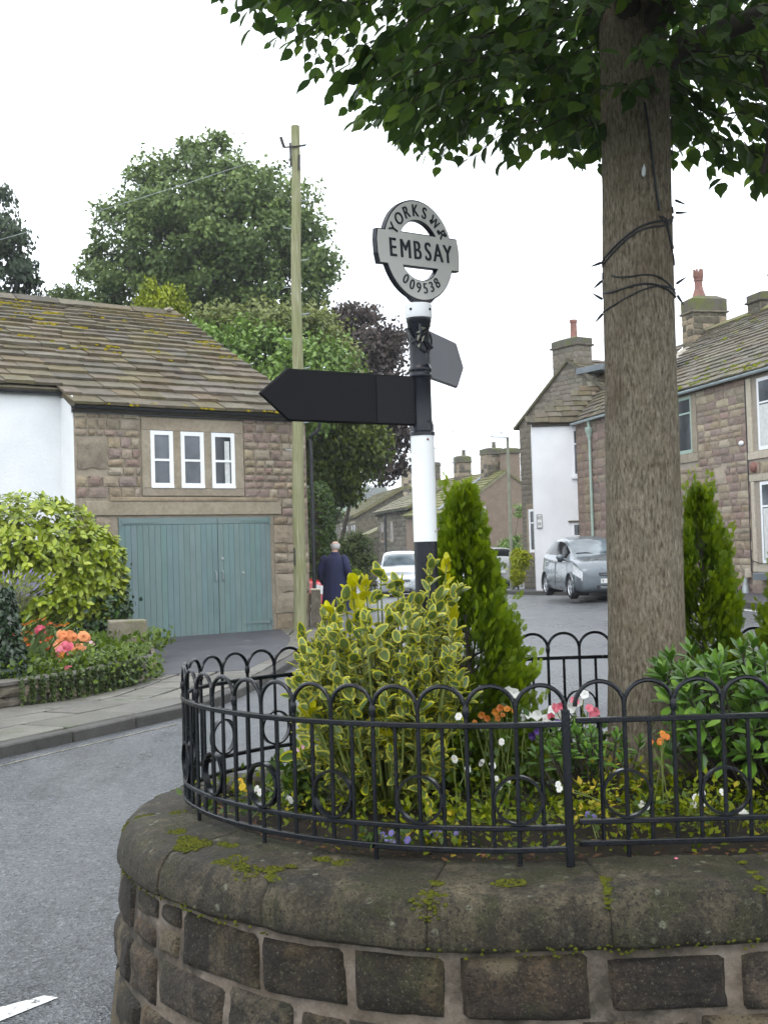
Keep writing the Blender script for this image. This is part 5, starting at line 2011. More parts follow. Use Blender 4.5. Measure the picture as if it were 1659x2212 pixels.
for ch, x in zip('EMBSAY', (-0.153, -0.083, -0.014, 0.046, 0.105, 0.163)):
    glyph(ch, 0.104, x, 0.0, 0.0, ringb, 0.0042, 0.80)
for ch, a in zip('YORKS', (153, 133, 113, 93.5, 75)):
    glyph(ch, 0.068, 0.158 * math.cos(rad(a)), 0.158 * math.sin(rad(a)), rad(a - 90), ringb, 0.0022, 0.85)
glyph('W', 0.060, 0.157 * math.cos(rad(51)), 0.157 * math.sin(rad(51)), rad(-39), ringb, 0.0022, 0.8)
glyph('R', 0.060, 0.160 * math.cos(rad(29)), 0.160 * math.sin(rad(29)), rad(-60), ringb, 0.0022, 0.85)
for dx, dz in ((.078, .124), (.118, .086), (.158, .0765)):
    me = fixn(MB().lathe([(.0078, 0), (.0078, .0035)], 12).mesh('full_stop', M['black_paint']))
    me.transform(RF @ Matrix.Translation((dx, -.0162, dz)) @ Matrix.Rotation(PI / 2, 4, 'X'))
    link('full_stop', me, ringb)
for ch, a in zip('009538', (-128, -113, -98.5, -83.5, -69, -54.5)):
    glyph(ch, 0.060, 0.150 * math.cos(rad(a)), 0.150 * math.sin(rad(a)), rad(a + 90), ringb, 0.0012, 0.92)


def finger(name, yaw, z0, z1, ln, tip, r0, mat, plate=None):
    """finger arm in the vertical plane through the post axis"""
    AF = PM @ Matrix.Rotation(yaw, 4, 'Z')
    zc = (z0 + z1) / 2
    m = MB().prism([(r0, z0), (ln, z0), (ln + tip, zc), (ln, z1), (r0, z1)], -0.009, 0.009, 'y')
    me = bev(m.mesh(name, mat), 0.002)
    me.transform(AF)
    a = link(name, me, post)
    if plate:
        px0, px1, pm = plate
        for sy in (-1, 1):
            y0, y1 = (-.0115, -.0092) if sy < 0 else (.0092, .0115)
            me = fixn(MB().box(px0, px1, y0, y1, z0 + .001, z1 - .001).mesh('plate', pm))
            me.transform(AF)
            link('plate', me, a)
    # rim along the top edge
    me = fixn(MB().tube([(r0, 0, z1 + .001), (ln, 0, z1 + .001), (ln + tip, 0, zc), (ln, 0, z0 - .001), (r0, 0, z0 - .001)], 0.0045, 6).mesh('rim', mat))
    me.transform(AF)
    link('rim', me, a)
    return a


finger('finger_arm', PI + rad(33), 2.036, 2.222, 0.60, 0.115, 0.035, M['black_matt'], (0.036, 0.215, M['dark_arm']))
finger('finger_arm', rad(68), 2.236, 2.424, 0.44, 0.09, 0.035, M['reflection_arm'])

# ------------------------------------------------------------------ utility pole, lamp post, wires
up = thing('utility_pole', 'tall weathered wooden utility pole with step irons beside the stone garage', 'utility pole', (-1.60, 22.05, 0.1))
T0, T1 = Vector((-1.60, 22.05, 0.0)), Vector((-1.43, 22.05, 9.42))
link('pole', fixn(MB().tube([T0.lerp(T1, k / 12) + Vector((.012 * math.sin(k * 1.3), 0, 0)) for k in range(13)], [0.122 - 0.042 * k / 12 for k in range(13)], 16).mesh('pole', M['pole_wood'], 50)), up)
for i, z in enumerate([3.4, 3.9, 4.4, 4.9, 5.45, 5.9, 6.4, 6.9, 7.5, 8.0, 8.5, 9.05]):
    c_ = T0.lerp(T1, z / 9.42)
    sx = 1 if i % 2 else -1
    link('step_iron', fixn(MB().tube([c_, c_ + Vector((sx * .22, -.02, .02)), c_ + Vector((sx * .23, -.02, .06))], .011, 6).mesh('step_iron', M['galv'])), up)
link('bracket', fixn(MB().tube([T0.lerp(T1, .955) + Vector((-.2, -.1, 0)), T0.lerp(T1, .955) + Vector((.2, -.1, .02))], .016, 6).tube([T0.lerp(T1, .955) + Vector((-.2, -.1, 0)), T0.lerp(T1, .97) + Vector((-.26, -.1, .05))], .03, 6).tube([T0.lerp(T1, .95) + Vector((-.09, -.05, -.3)), T0.lerp(T1, .95) + Vector((-.09, -.05, .15))], .018, 6).mesh('bracket', M['trim_black'])), up)
link('conduit', fixn(MB().tube([T0.lerp(T1, .91) + Vector((.075, -.09, 0)), T0.lerp(T1, .94) + Vector((.08, -.08, 0))], .02, 6).mesh('conduit', M['trim_black'])), up)
link('notice_tag', fixn(MB().box(-1.665, -1.64, 21.925, 21.935, 1.30, 1.62).mesh('notice_tag', M['trim_black'])), up)
wt = Vector((-1.45, 22.0, 9.0))
wend = Vector((-24, 30.0, 7.2))
pts = [wt.lerp(wend, k / 14) - Vector((0, 0, 0.6 * 4 * (k / 14) * (1 - k / 14))) for k in range(15)]
tag(MB().tube(pts, .006, 5).build('overhead_wire', M['galv'], None), 'thin overhead wire sagging leftwards from the top of the utility pole', 'wire')
lp = thing('lamp_post', 'slim grey-green street lamp post with flat white lantern beside the gable house', 'street lamp', (4.18, 40, 0.1))
link('column', fixn(MB().tube([(4.18, 40, 0.0), (4.18, 40, 1.3), (4.18, 40, 1.32), (4.18, 40, 5.12)], [.085, .085, .06, .05], 12).mesh('column', plain('lamp_column', (.22, .23, .17), .6, .12, 5), 40)), lp)
link('lantern', fixn(MB().prism([(3.62, 5.20), (3.70, 5.16), (4.2, 5.13), (4.27, 5.15), (4.27, 5.22), (4.0, 5.27), (3.72, 5.25)], 39.87, 40.13, 'y').mesh('lantern', M['upvc'])), lp)
link('photocell', fixn(MB().tube([(3.98, 40, 5.26), (3.98, 40, 5.33)], .035, 8).mesh('photocell', M['galv'])), lp)
gp = thing('stone_gatepost', 'short grey stone gatepost with pale top behind the downpipe of the garage', 'gatepost', (-1.34, 22.9, 0))
me = bev(MB().box(-1.43, -1.25, 22.8, 22.98, 0, .80).mesh('shaft', M['stone_dark']), .01)
link('shaft', me, gp)
link('cap', bev(MB().box(-1.435, -1.245, 22.795, 22.985, .802, .84).mesh('cap', M['stone_pale']), .01), gp)

# ------------------------------------------------------------------ tree in the planter
TXc = lambda z: 1.075 + 0.014 * (z - 1.2)
TY = 5.02
nt_ = thing('lime_tree', 'large tree with ridged brown trunk wound with dark cable, leafy crown overhanging the planter', 'tree', (TXc(.6), TY, 0.58))
vs, fs = [], []
nz, na = 120, 132
ZT = 6.5
for i in range(nz + 1):
    z = 0.50 + (ZT - 0.50) * (i / nz)
    r = 0.162 - 0.0085 * (z - 0.6) + 0.035 * math.exp(-(z - 0.5) / 0.13)
    if z > 3.7:
        r *= 1 - 0.19 * (z - 3.7)
    for k in range(na):
        a = 2 * PI * k / na
        h = noise.noise(Vector((math.cos(a) * 5, math.sin(a) * 5, z * .7))) * .006 + noise.noise(Vector((math.cos(a) * 14, math.sin(a) * 14, z * 1.6))) * .0045 + noise.noise(Vector((math.cos(a) * 34, math.sin(a) * 34, z * 5))) * .0042 + .010 * math.exp(-((a - 4.4) / .22) ** 2 - ((z - 1.62) / .05) ** 2) + .012 * math.exp(-((a - 5.2) / .2) ** 2 - ((z - 2.25) / .045) ** 2)
        vs.append((TXc(z) + (r + h) * math.cos(a), TY + (r + h) * math.sin(a), z))
for i in range(nz):
    for k in range(na):
        fs.append((i * na + k, i * na + (k + 1) % na, (i + 1) * na + (k + 1) % na, (i + 1) * na + k))
link('trunk', MB().add(vs, fs).mesh('trunk', M['bark'], 60), nt_)
# limbs
lb = MB()
limbs = []
for a, zs, ln, rise in ((2.9, 3.65, 1.25, .75), (3.7, 3.8, 1.2, .8), (-2.0, 3.65, 1.7, .7), (-1.1, 3.6, 1.7, .6), (-0.2, 3.5, 1.8, .45), (0.7, 3.7, 1.8, .8), (1.7, 3.9, 1.8, .9), (2.4, 4.1, 1.8, 1.0), (-2.6, 4.3, 1.6, 1.2), (0.2, 4.4, 1.6, 1.2), (1.2, 4.8, 1.3, 1.3), (3.4, 4.9, 1.3, 1.3)):
    pts = []
    for k in range(11):
        q = k / 10
        pts.append(Vector((TXc(zs) + math.cos(a + .25 * math.sin(3 * q)) * ln * q, TY + math.sin(a + .25 * math.sin(3 * q)) * ln * q, zs + rise * math.sin(q * 2.2) - .25 * q * q)))
    lb.tube(pts, [0.055 * (1 - .85 * k / 10) + .004 for k in range(11)], 8)
    limbs.append(pts)
link('limbs', lb.mesh('limbs', M['twig'], 50), nt_)
ZX = ([-0.90, -.72, -.52, -.36, -.2, 0.0, .24, .6, .9, 1.25, 1.5, 1.75, 2.3, 3.4], [4.05, 3.92, 3.80, 3.66, 3.50, 3.34, 3.20, 3.14, 3.12, 3.16, 3.12, 3.04, 3.0, 3.3])


def crown_low(x, y):
    b = float(np.interp(x, *ZX))
    k = max(y, 5.0) / 5.0
    return 1.55 + (b - 1.55) * k + 0.10 * noise.noise(Vector((x * 3.2, y * 2.5, 1.7))) + max(0, 4.3 - y) * .22


tw = MB()
lp_, la_, lnr, lsz = [], [], [], []
ntw = 0
while ntw < 1450:
    a, d = rnd.uniform(0, 2 * PI), math.sqrt(rnd.random())
    x, y = 1.25 + 2.15 * d * math.cos(a), 5.1 + 1.75 * d * math.sin(a)
    if x < -0.95:
        continue
    z0 = crown_low(x, y)
    dz = rnd.random() ** 1.2 * (1.25 if rnd.random() < .88 else 3.0)
    z = z0 + 0.08 + dz
    if math.hypot(x - 1.06, y - TY) < 0.20 and z < 3.9:
        continue
    ntw += 1
    out = Vector((x - 1.06, y - TY, 0))
    out = out.normalized() if out.length > .05 else Vector((1, 0, 0))
    out = Matrix.Rotation(rnd.uniform(-.8, .8), 3, 'Z') @ out
    L = rnd.uniform(0.20, 0.36)
    st = Vector((x, y, z)) - out * L * .6 + Vector((0, 0, .10))
    en = Vector((x, y, z)) + out * L * .4 - Vector((0, 0, .06))
    pts = [st, st.lerp(en, .5) + Vector((0, 0, .03)), en]
    tw.tube(pts, [.0042, .003, .0016], 4, cap=False)
    nl = rnd.randint(8, 12)
    for k in range(nl):
        q = (k + rnd.random()) / nl
        p = st.lerp(en, q) + Vector((0, 0, .03 * math.sin(PI * q)))
        side = (1 if k % 2 else -1)
        sd_ = Vector((-out.y, out.x, 0)) * side
        ax = (out * rnd.uniform(.1, .8) + sd_ * rnd.uniform(.3, 1.0) + Vector((0, 0, -rnd.uniform(.3, 1.1)))).normalized()
        if q > .9:
            ax = (out + Vector((0, 0, -.7))).normalized()
        lp_.append(p + ax * .012)
        la_.append(ax)
        lnr.append(Vector((rnd.gauss(0, .55), rnd.gauss(0, .55), 1)) + out * .3)
        lsz.append(rnd.uniform(.042, .094))
for _ in range(26):      # longer bare twigs linking the sprays
    li = rnd.choice(limbs)
    p = li[rnd.randint(3, 10)]
    a = rnd.uniform(0, 2 * PI)
    e = p + Vector((math.cos(a) * .3, math.sin(a) * .3, rnd.uniform(-.02, .25)))
    tw.tube([p, p.lerp(e, .5) + Vector((0, 0, .05)), e], [.010, .006, .003], 5, cap=False)
tw.tube([(1.62, 4.95, 3.55), (1.66, 4.93, 3.35), (1.63, 4.92, 3.17), (1.60, 4.92, 3.05)], [.018, .015, .013, .010], 7)
link('twigs', tw.mesh('twigs', M['twig']), nt_, None, kind='stuff')
lp_, la_, lnr, lsz = [np.array([list(q) for q in z]) if not isinstance(z[0], float) else np.array(z) for z in (lp_, la_, lnr, lsz)]
LIME_D, LIME_L, LIME_T = (0.030, 0.056, 0.018), (0.085, 0.140, 0.038), (0.16, 0.23, 0.055)
dist = np.linalg.norm(lp_ - np.array(EYE), axis=1) / lsz
vis = np.argsort(dist + 100 * (lp_[:, 2] > 1.55 + 0.47 * lp_[:, 1]))
near = vis[:300]
rest = np.setdiff1d(np.arange(len(lp_)), near)
leaf_objs('leaf', T_HEART, None, lp_[near], la_[near], lnr[near], lsz[near], [leaf_mat('lime_leaf_single', LIME_D, LIME_L, 'obj', .42, .45, .4, LIME_T)], nt_)
me = scatter('crown', T_HEART, lp_[rest], la_[rest], lnr[rest], lsz[rest], nrg.random(len(rest)), [leaf_mat('lime_leaf', LIME_D, LIME_L, 'attr', .42, .45, .4, LIME_T)])
link('crown', me, nt_, None, kind='stuff')
# the unseen top of the crown, which shades the planter
n = 2200
d = rdir(n)
d[:, 2] = np.abs(d[:, 2])
pp = np.array([1.2, 5.1, 4.6]) + d * np.array([2.2, 1.9, 2.9]) * (nrg.random((n, 1)) ** .35)
me = scatter('upper_crown', T_LEAF, pp, rdir(n) + [0, 0, -.5], rdir(n) + [0, 0, 1.5], nrg.uniform(.09, .15, n), nrg.random(n), [bpy.data.materials['lime_leaf']])
link('upper_crown', me, nt_, None, kind='stuff')
# cable of lights wound round the trunk
fc = thing('fairy_light_cable', 'black cable of small unlit lights wound in loops round the tree trunk', 'light cable', (1.06, TY, 2.3))


def wrap(a0, a1, z0, z1, r=.004, n=26, wob=.012, off=.004):
    pts = []
    for k in range(n):
        q = k / (n - 1)
        a, z = a0 + (a1 - a0) * q, z0 + (z1 - z0) * q + wob * math.sin(q * 9 + a0)
        rr = 0.162 - 0.0085 * (z - 0.6) + r * .6
        pts.append((TXc(z) + rr * math.cos(a), TY + rr * math.sin(a), z))
    return pts


cm_ = MB()
zpx = lambda y: 1.55 + (1172 - y) / 2600 * 4.86
for a0, a1, ya, yb, r in ((-3.3, 0.2, 655, 600, .0045), (-3.2, -0.0, 610, 625, .0055), (-2.6, 0.1, 580, 622, .0045), (-3.4, -0.2, 545, 445, .006), (-3.3, -0.4, 552, 458, .005), (-1.5, -1.12, 205, 455, .0065), (-1.46, -1.2, 225, 400, .005), (-1.1, -.2, 455, 565, .0045), (-1.0, -.35, 455, 530, .004), (0.1, 0.2, 560, 640, .007), (-.25, 0.6, 440, 400, .006), (-3.5, -3.25, 620, 560, .005)):
    cm_.tube(wrap(a0, a1, zpx(ya), zpx(yb), r), r * .75, 6)
link('cable', cm_.mesh('cable', M['wire'], 50), fc)
bulb_me = fixn(MB().lathe([(.004, 0), (.006, .006), (.0055, .022), (.002, .048)], 8).mesh('bulb_holder', M['wire'], 40))
for (a, y, tilt) in ((-3.2, 545, -1.9), (-3.25, 585, -2.3), (-3.2, 660, -2.4), (0.0, 410, 2.0), (-.05, 440, 1.6), (0.05, 598, 1.0), (-3.2, 628, -1.0), (-.02, 625, 2.6)):
    z = zpx(y)
    rr = .155
    link('bulb_holder', bulb_me, fc, Matrix.Translation((TXc(z) + rr * math.cos(a), TY + rr * math.sin(a) - .02, z)) @ Matrix.Rotation(tilt, 4, 'Y'))
bl = fixn(MB().lathe([(.002, 0), (.008, .008), (.009, .03), (.001, .052)], 8).mesh('bulb', M['bulb'], 50))
link('bulb', bl, fc, Matrix.Translation((TXc(3.05) - .005, TY - .158, zpx(378))) @ Matrix.Rotation(.1, 4, 'Y'))


# ------------------------------------------------------------------ trees and shrubs behind
def clump_crown(blobs, n_clumps, per, clump_r, leaf, seed, inner=0.25, flat=0.75, droop=0.2):
    """leaf positions: clumps spread over the surface of a few blobs, thinner inside"""
    g = np.random.default_rng(seed)
    ps, nn, tt, sz = [], [], [], []
    vol = np.array([b[1][0] * b[1][1] + b[1][0] * b[1][2] for b in blobs])
    vol = vol / vol.sum()
    for (c, r), w in zip(blobs, vol):
        k = max(3, int(n_clumps * w))
        for _ in range(k):
            d = g.normal(size=3)
            d /= np.linalg.norm(d)
            q = g.uniform(0.84, 1.06) if g.random() > inner else g.uniform(0.2, .85)
            cc = np.array(c) + d * np.array(r) * q
            m = int(per * g.uniform(.6, 1.4))
            cr = clump_r * g.uniform(.6, 1.35)
            o = np.clip(g.normal(size=(m, 3)), -1.7, 1.7) * cr * np.array([1, 1, flat]) * .6
            ps.append(cc + o)
            nn.append(np.tile(d, (m, 1)) * .7 + g.normal(size=(m, 3)) * .6 + [0, 0, .45])
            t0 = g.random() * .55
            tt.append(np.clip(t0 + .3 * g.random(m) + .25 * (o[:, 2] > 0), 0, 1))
            sz.append(leaf * g.uniform(.7, 1.3, m))
    ps, nn, tt, sz = np.concatenate(ps), np.concatenate(nn), np.concatenate(tt), np.concatenate(sz)
    ax = g.normal(size=ps.shape) + [0, 0, -droop * 3]
    return ps, ax, nn, sz, tt


def tree(name, label, cat, base, blobs, nc_, per, cr, leaf, mat, seed, trunk_r=0.2, group=None, tmpl=T_QUAD, limbs_=5, inner=.25, droop=.2, flat=.75):
    base = (base[0], base[1], G(base[0], base[1]) - .25) if base[1] < 200 else tuple(base)
    t = thing(name, label, cat, base, group)
    ps, ax, nn, sz, tt = clump_crown(blobs, nc_, per, cr, leaf, seed, inner, flat, droop)
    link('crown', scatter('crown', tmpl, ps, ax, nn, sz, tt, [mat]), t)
    cz = sum(b[0][2] for b in blobs) / len(blobs)
    cx = sum(b[0][0] for b in blobs) / len(blobs)
    cy = sum(b[0][1] for b in blobs) / len(blobs)
    m = MB()
    top = Vector((cx, cy, cz))
    b0 = Vector(base)
    m.tube([b0.lerp(top, k / 6) + Vector((.1 * math.sin(k), 0, 0)) * trunk_r * 2 for k in range(7)], [trunk_r * (1 - .6 * k / 6) for k in range(7)], 10)
    for k in range(limbs_):
        c, r = blobs[k % len(blobs)]
        a = rnd.uniform(0, 2 * PI)
        e = Vector(c) + Vector((math.cos(a) * r[0] * .7, math.sin(a) * r[1] * .7, r[2] * rnd.uniform(-.2, .6)))
        s0 = b0.lerp(top, rnd.uniform(.4, .9))
        m.tube([s0, s0.lerp(e, .5) + Vector((0, 0, .1 * r[2])), e], [trunk_r * .4, trunk_r * .25, trunk_r * .08], 6)
    link('trunk', m.mesh('trunk', M['twig'], 50), t)
    return t


def bl(u, v, D, ru, rv, rd=None):
    """crown lobe centred on a sight line, sizes in view pixels turned into metres"""
    c = P(u, v, D)
    k = D / FPX
    return ((c.x, c.y, c.z), (ru * k, (rd or ru * k), rv * k))


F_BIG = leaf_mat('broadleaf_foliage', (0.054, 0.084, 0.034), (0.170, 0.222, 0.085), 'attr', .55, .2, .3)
F_DARK = leaf_mat('dark_foliage', (0.022, 0.036, 0.022), (0.060, 0.082, 0.045), 'attr', .55, .15, .3)
F_PURP = leaf_mat('copper_foliage', (0.023, 0.018, 0.016), (0.068, 0.052, 0.046), 'attr', .5, .15, .3)
F_GREEN = leaf_mat('laurel_foliage', (0.055, 0.10, 0.024), (0.185, 0.270, 0.080), 'attr', .4, .2, .4)
F_OLIVE = leaf_mat('rambling_foliage', (0.065, 0.090, 0.030), (0.190, 0.210, 0.085), 'attr', .5, .2, .3)
F_YEL = leaf_mat('golden_foliage', (0.08, 0.12, 0.015), (0.24, 0.27, 0.03), 'attr', .5, .2, .3)
F_MID = leaf_mat('oak_foliage', (0.026, 0.048, 0.014), (0.120, 0.150, 0.032), 'attr', .5, .2, .3)
F_HEDGE = leaf_mat('hedge_foliage', (0.018, 0.035, 0.010), (0.06, 0.095, 0.022), 'attr', .5, .15, .3)

D = 46
tree('broadleaf_tree', 'large rounded grey-green broadleaf tree rising behind the garage roof', 'tree', P(470, 1150, D),
     [bl(450, 400, D, 125, 105), bl(350, 560, D, 150, 130), bl(570, 570, D, 145, 130), bl(470, 520, D, 190, 150), bl(255, 610, D, 75, 60), bl(660, 590, D, 62, 75), bl(590, 430, D, 70, 70), bl(330, 420, D, 55, 70)],
     420, 120, .50, .20, F_BIG, 3, .38, limbs_=16, inner=.30)
D = 42
tree('conifer_tree', 'dark drooping conifer cut off by the left edge, above the white wall roof', 'tree', P(10, 1150, D),
     [bl(-40, 560, D, 110, 130), bl(-20, 470, D, 45, 80), bl(40, 620, D, 55, 60), bl(-60, 700, D, 160, 60)],
     130, 130, .45, .17, F_DARK, 4, .3, droop=.8)
D = 44
tree('birch_tree', 'small pale green tree peeping over the ridge between the dark conifer and the big tree', 'tree', P(140, 1150, D),
     [bl(140, 650, D, 36, 34), bl(120, 672, D, 40, 30), bl(185, 660, D, 22, 25)], 26, 90, .4, .16, F_BIG, 5, .12)
D = 33
tree('golden_conifer', 'bright yellow-green conifer just behind the right end of the garage ridge', 'tree', P(350, 1000, D),
     [bl(335, 645, D, 26, 40), bl(315, 662, D, 22, 26), bl(378, 645, D, 24, 24), bl(350, 675, D, 55, 34)],
     70, 70, .16, .10, F_YEL, 6, .1, tmpl=T_LEAF, droop=-.6, flat=1.2)
D = 34
tree('laurel_bush', 'bright green glossy laurel climbing behind the right slope of the garage roof', 'shrub', P(520, 1150, D),
     [bl(470, 740, D, 90, 60), bl(580, 790, D, 95, 70), bl(520, 860, D, 140, 80), bl(690, 800, D, 75, 60), bl(680, 860, D, 80, 70)],
     210, 80, .38, .17, F_GREEN, 7, .2, tmpl=T_LEAF, limbs_=8)
D = 36
tree('rambling_bush', 'olive green rambling bush above the laurel behind the utility pole', 'shrub', P(620, 1150, D),
     [bl(560, 705, D, 80, 42), bl(660, 715, D, 72, 55), bl(735, 790, D, 40, 70), bl(600, 730, D, 120, 50), bl(470, 690, D, 60, 22)],
     170, 80, .35, .15, F_OLIVE, 8, .2, limbs_=12)
D = 44
tree('copper_beech', 'dark purple-leaved copper beech behind the signpost', 'tree', P(700, 1190, D),
     [bl(780, 740, D, 72, 70), bl(745, 700, D, 36, 38), bl(830, 740, D, 46, 48), bl(800, 850, D, 66, 90), bl(840, 960, D, 42, 60), bl(850, 850, D, 25, 60), bl(848, 915, D, 36, 60), bl(825, 1000, D, 34, 34)],
     150, 110, .45, .17, F_PURP, 9, .10, droop=.6)
D = 36
tree('holm_oak', 'dark green overhanging tree with yellowish leaf tips beyond the downpipe', 'tree', P(690, 1190, D),
     [bl(700, 930, D, 62, 50), bl(770, 960, D, 62, 60), bl(720, 1020, D, 60, 50), bl(690, 990, D, 40, 60), bl(790, 930, D, 36, 40), bl(740, 1068, D, 24, 24), bl(715, 885, D, 55, 40)],
     200, 110, .36, .15, F_MID, 10, .08, tmpl=T_LEAF, droop=.5)
# clipped hedge
D = 31
hd = thing('clipped_hedge', 'tall clipped dark green hedge with rounded top between garage and lane', 'hedge', P(690, 1290, D))
c = P(688, 1160, D)
k = D / FPX
n = 9000
th_, zz = nrg.uniform(0, 2 * PI, n), nrg.uniform(-1, 1, n)
topf = np.where(zz > .6, np.sqrt(np.maximum(0, 1 - ((zz - .6) / .4) ** 2)), 1)
rr = .94 + .08 * nrg.random(n)
px_ = c.x + 28 * k * topf * rr * np.sign(np.cos(th_)) * np.abs(np.cos(th_)) ** .6
py_ = c.y + 1.2 + 1.6 * topf * rr * np.sign(np.sin(th_)) * np.abs(np.sin(th_)) ** .6
pz_ = c.z + zz * 122 * k
link('foliage', scatter('foliage', T_LEAF, np.stack([px_, py_, pz_], 1), rdir(n), rdir(n) + np.stack([np.cos(th_), np.sin(th_), .4 + 0 * th_], 1), nrg.uniform(.07, .12, n), nrg.random(n), [F_HEDGE]), hd)
link('core', fixn(MB().tube([(c.x, c.y + 1.2, -.3), (c.x, c.y + 1.2, c.z + 95 * k)], 24 * k, 10).mesh('core', M['twig'])), hd)
D = 36
tree('feathery_bush', 'feathery grey-green garden bush in front of the far cottages', 'shrub', P(760, 1270, D),
     [bl(745, 1185, D, 32, 36), bl(775, 1195, D, 28, 36), bl(750, 1225, D, 42, 40), bl(792, 1225, D, 14, 36)],
     110, 80, .22, .08, F_OLIVE if False else leaf_mat('grey_green_foliage', (0.045, 0.065, 0.030), (0.135, 0.165, 0.075), 'attr', .6, .2, .2), 12, .05)
D = 33
tb_ = thing('topiary_ball', 'small clipped light green topiary ball at the lane edge beside the man', 'shrub', P(767, 1275, D))
c = P(767, 1246, D)
n = 2600
d = rdir(n)
link('foliage', scatter('foliage', T_LEAF, np.array(c) + d * .205 * nrg.uniform(.92, 1.03, (n, 1)), rdir(n) + d * .6, d + rdir(n) * .4, nrg.uniform(.03, .05, n), nrg.random(n), [leaf_mat('box_foliage', (0.09, 0.15, 0.02), (0.24, 0.31, 0.05), 'attr', .5, .15, .3)]), tb_)
link('core', fixn(MB().blob(c, .18, .18, .18, 12, 8).tube([c - Vector((0, 0, .6)), c], .03, 6).mesh('core', M['twig'])), tb_)
rf_ = thing('red_flower_bed', 'low dark shrub with dark red flowers beside the topiary ball', 'flowers', P(795, 1275, 33))
c = P(795, 1262, 33)
n = 420
link('foliage', scatter('foliage', T_LEAF, np.array(c) + nrg.normal(size=(n, 3)) * [.16, .12, .12], rdir(n), rdir(n) + [0, 0, .8], nrg.uniform(.05, .09, n), nrg.random(n), [F_HEDGE]), rf_)
n = 90
F_RED = leaf_mat('red_petal', (0.10, 0.008, 0.012), (0.22, 0.02, 0.03), 'attr', .5, .2)
link('blossom', scatter('blossom', T_LEAF, np.array(c) + [0, -.08, .06] + nrg.normal(size=(n, 3)) * [.15, .06, .06], rdir(n), rdir(n) + [0, -1, .8], nrg.uniform(.04, .06, n), nrg.random(n), [F_RED]), rf_)
D = 39.5
tree('golden_shrub', 'small yellow-leaved shrub at the foot of the lamp post', 'shrub', P(1118, 1275, D),
     [bl(1120, 1206, D, 15, 16), bl(1117, 1232, D, 14, 26)], 50, 60, .16, .09, leaf_mat('yellow_shrub_foliage', (0.16, 0.20, 0.02), (0.40, 0.42, 0.04), 'attr', .5, .25, .3), 14, .04)
tree('green_creeper', 'leafy green bush between the white car and the lamp post', 'shrub', P(1110, 1275, 52),
     [bl(1108, 1178, 52, 20, 18), bl(1095, 1190, 52, 20, 18), bl(1122, 1110, 52, 6, 22)], 50, 70, .2, .10, F_GREEN, 15, .04)
# bushes closing the lane on the left, out to the hill
D = 60
tree('field_maple', 'distant dull green tree at the bend of the lane', 'tree', P(705, 1200, D), [bl(690, 1110, D, 35, 50), bl(660, 1150, D, 40, 60)], 60, 90, .5, .2, F_HEDGE, 16, .15)
for i, (u, rv, ru) in enumerate(((780, 11, 16), (802, 15, 14), (822, 12, 12))):
    Dh = 640
    tree('hilltop_tree', ['left one of three hazy trees on the crest of the far hill', 'tallest, middle one of three hazy trees on the crest of the far hill', 'right one of three hazy trees on the crest of the far hill'][i], 'tree', P(u, 1082, Dh), [bl(u, 1070 - rv * .4, Dh, ru, rv)], 26, 60, 1.2, 1.1, F_HEDGE, 20 + i, .4, 'trees on the far hill')

# ------------------------------------------------------------------ garden on the left
gb = MB()
BASE = [(-6.4, 8.6), (-5.2, 10.1), (-3.86, 11.75), (-3.25, 12.6), (-2.95, 13.6), (-2.86, 14.75)]
bp_, blen = resample(BASE, .12)
inner = [(-3.4, 17.2), (-4.2, 18.9), (-5.35, 20.05), (-11.5, 15.6), (-11, 8.6)]
poly = [(p.x, p.y) for p in bp_] + inner
n = len(poly)
garden = link('garden_bed', fixn(MB().prism(poly, 0.0, 0.30, 'z').mesh('garden_bed', M['soil'])), None, None, kind='structure')
gwall = thing('garden_wall', 'low dry-stone garden wall half hidden by ivy along the pavement', 'garden wall', (-3.25, 12.6, .1))
for ci, (z0, z1) in enumerate(((0.08, 0.20), (0.20, 0.32))):
    s_ = ci * .13
    while s_ < blen - .1:
        w = rnd.uniform(.18, .34)
        i0 = min(len(bp_) - 2, int(s_ / blen * (len(bp_) - 1)))
        i1 = min(len(bp_) - 1, max(i0 + 1, int((s_ + w) / blen * (len(bp_) - 1))))
        a, b = bp_[i0], bp_[i1]
        d = (b - a)
        Mx = Fr((a.x + b.x) / 2, (a.y + b.y) / 2, math.atan2(d.y, d.x), (z0 + z1) / 2) @ Matrix.Diagonal((w - .015, .05, z1 - z0 - .012, 1))
        link('stone', rnd.choice(SV[rnd.choice(['stone_dark', 'stone_dark', 'stone_brown'])]), gwall, Mx)
        s_ += w
s_ = 0
while s_ < blen - .2:
    w = rnd.uniform(.4, .7)
    i0 = int(s_ / blen * (len(bp_) - 1))
    i1 = min(len(bp_) - 1, int((s_ + w) / blen * (len(bp_) - 1)))
    a, b = bp_[i0], bp_[i1]
    d = b - a
    me = bev(MB().box(-.5 * d.length + .006, .5 * d.length - .006, -.06, .20, .318, .365, None, 0, .006).mesh('coping_stone', M['flag']), .01)
    me.transform(Fr((a.x + b.x) / 2, (a.y + b.y) / 2, math.atan2(d.y, d.x)))
    link('coping_stone', me, gwall)
    s_ += w
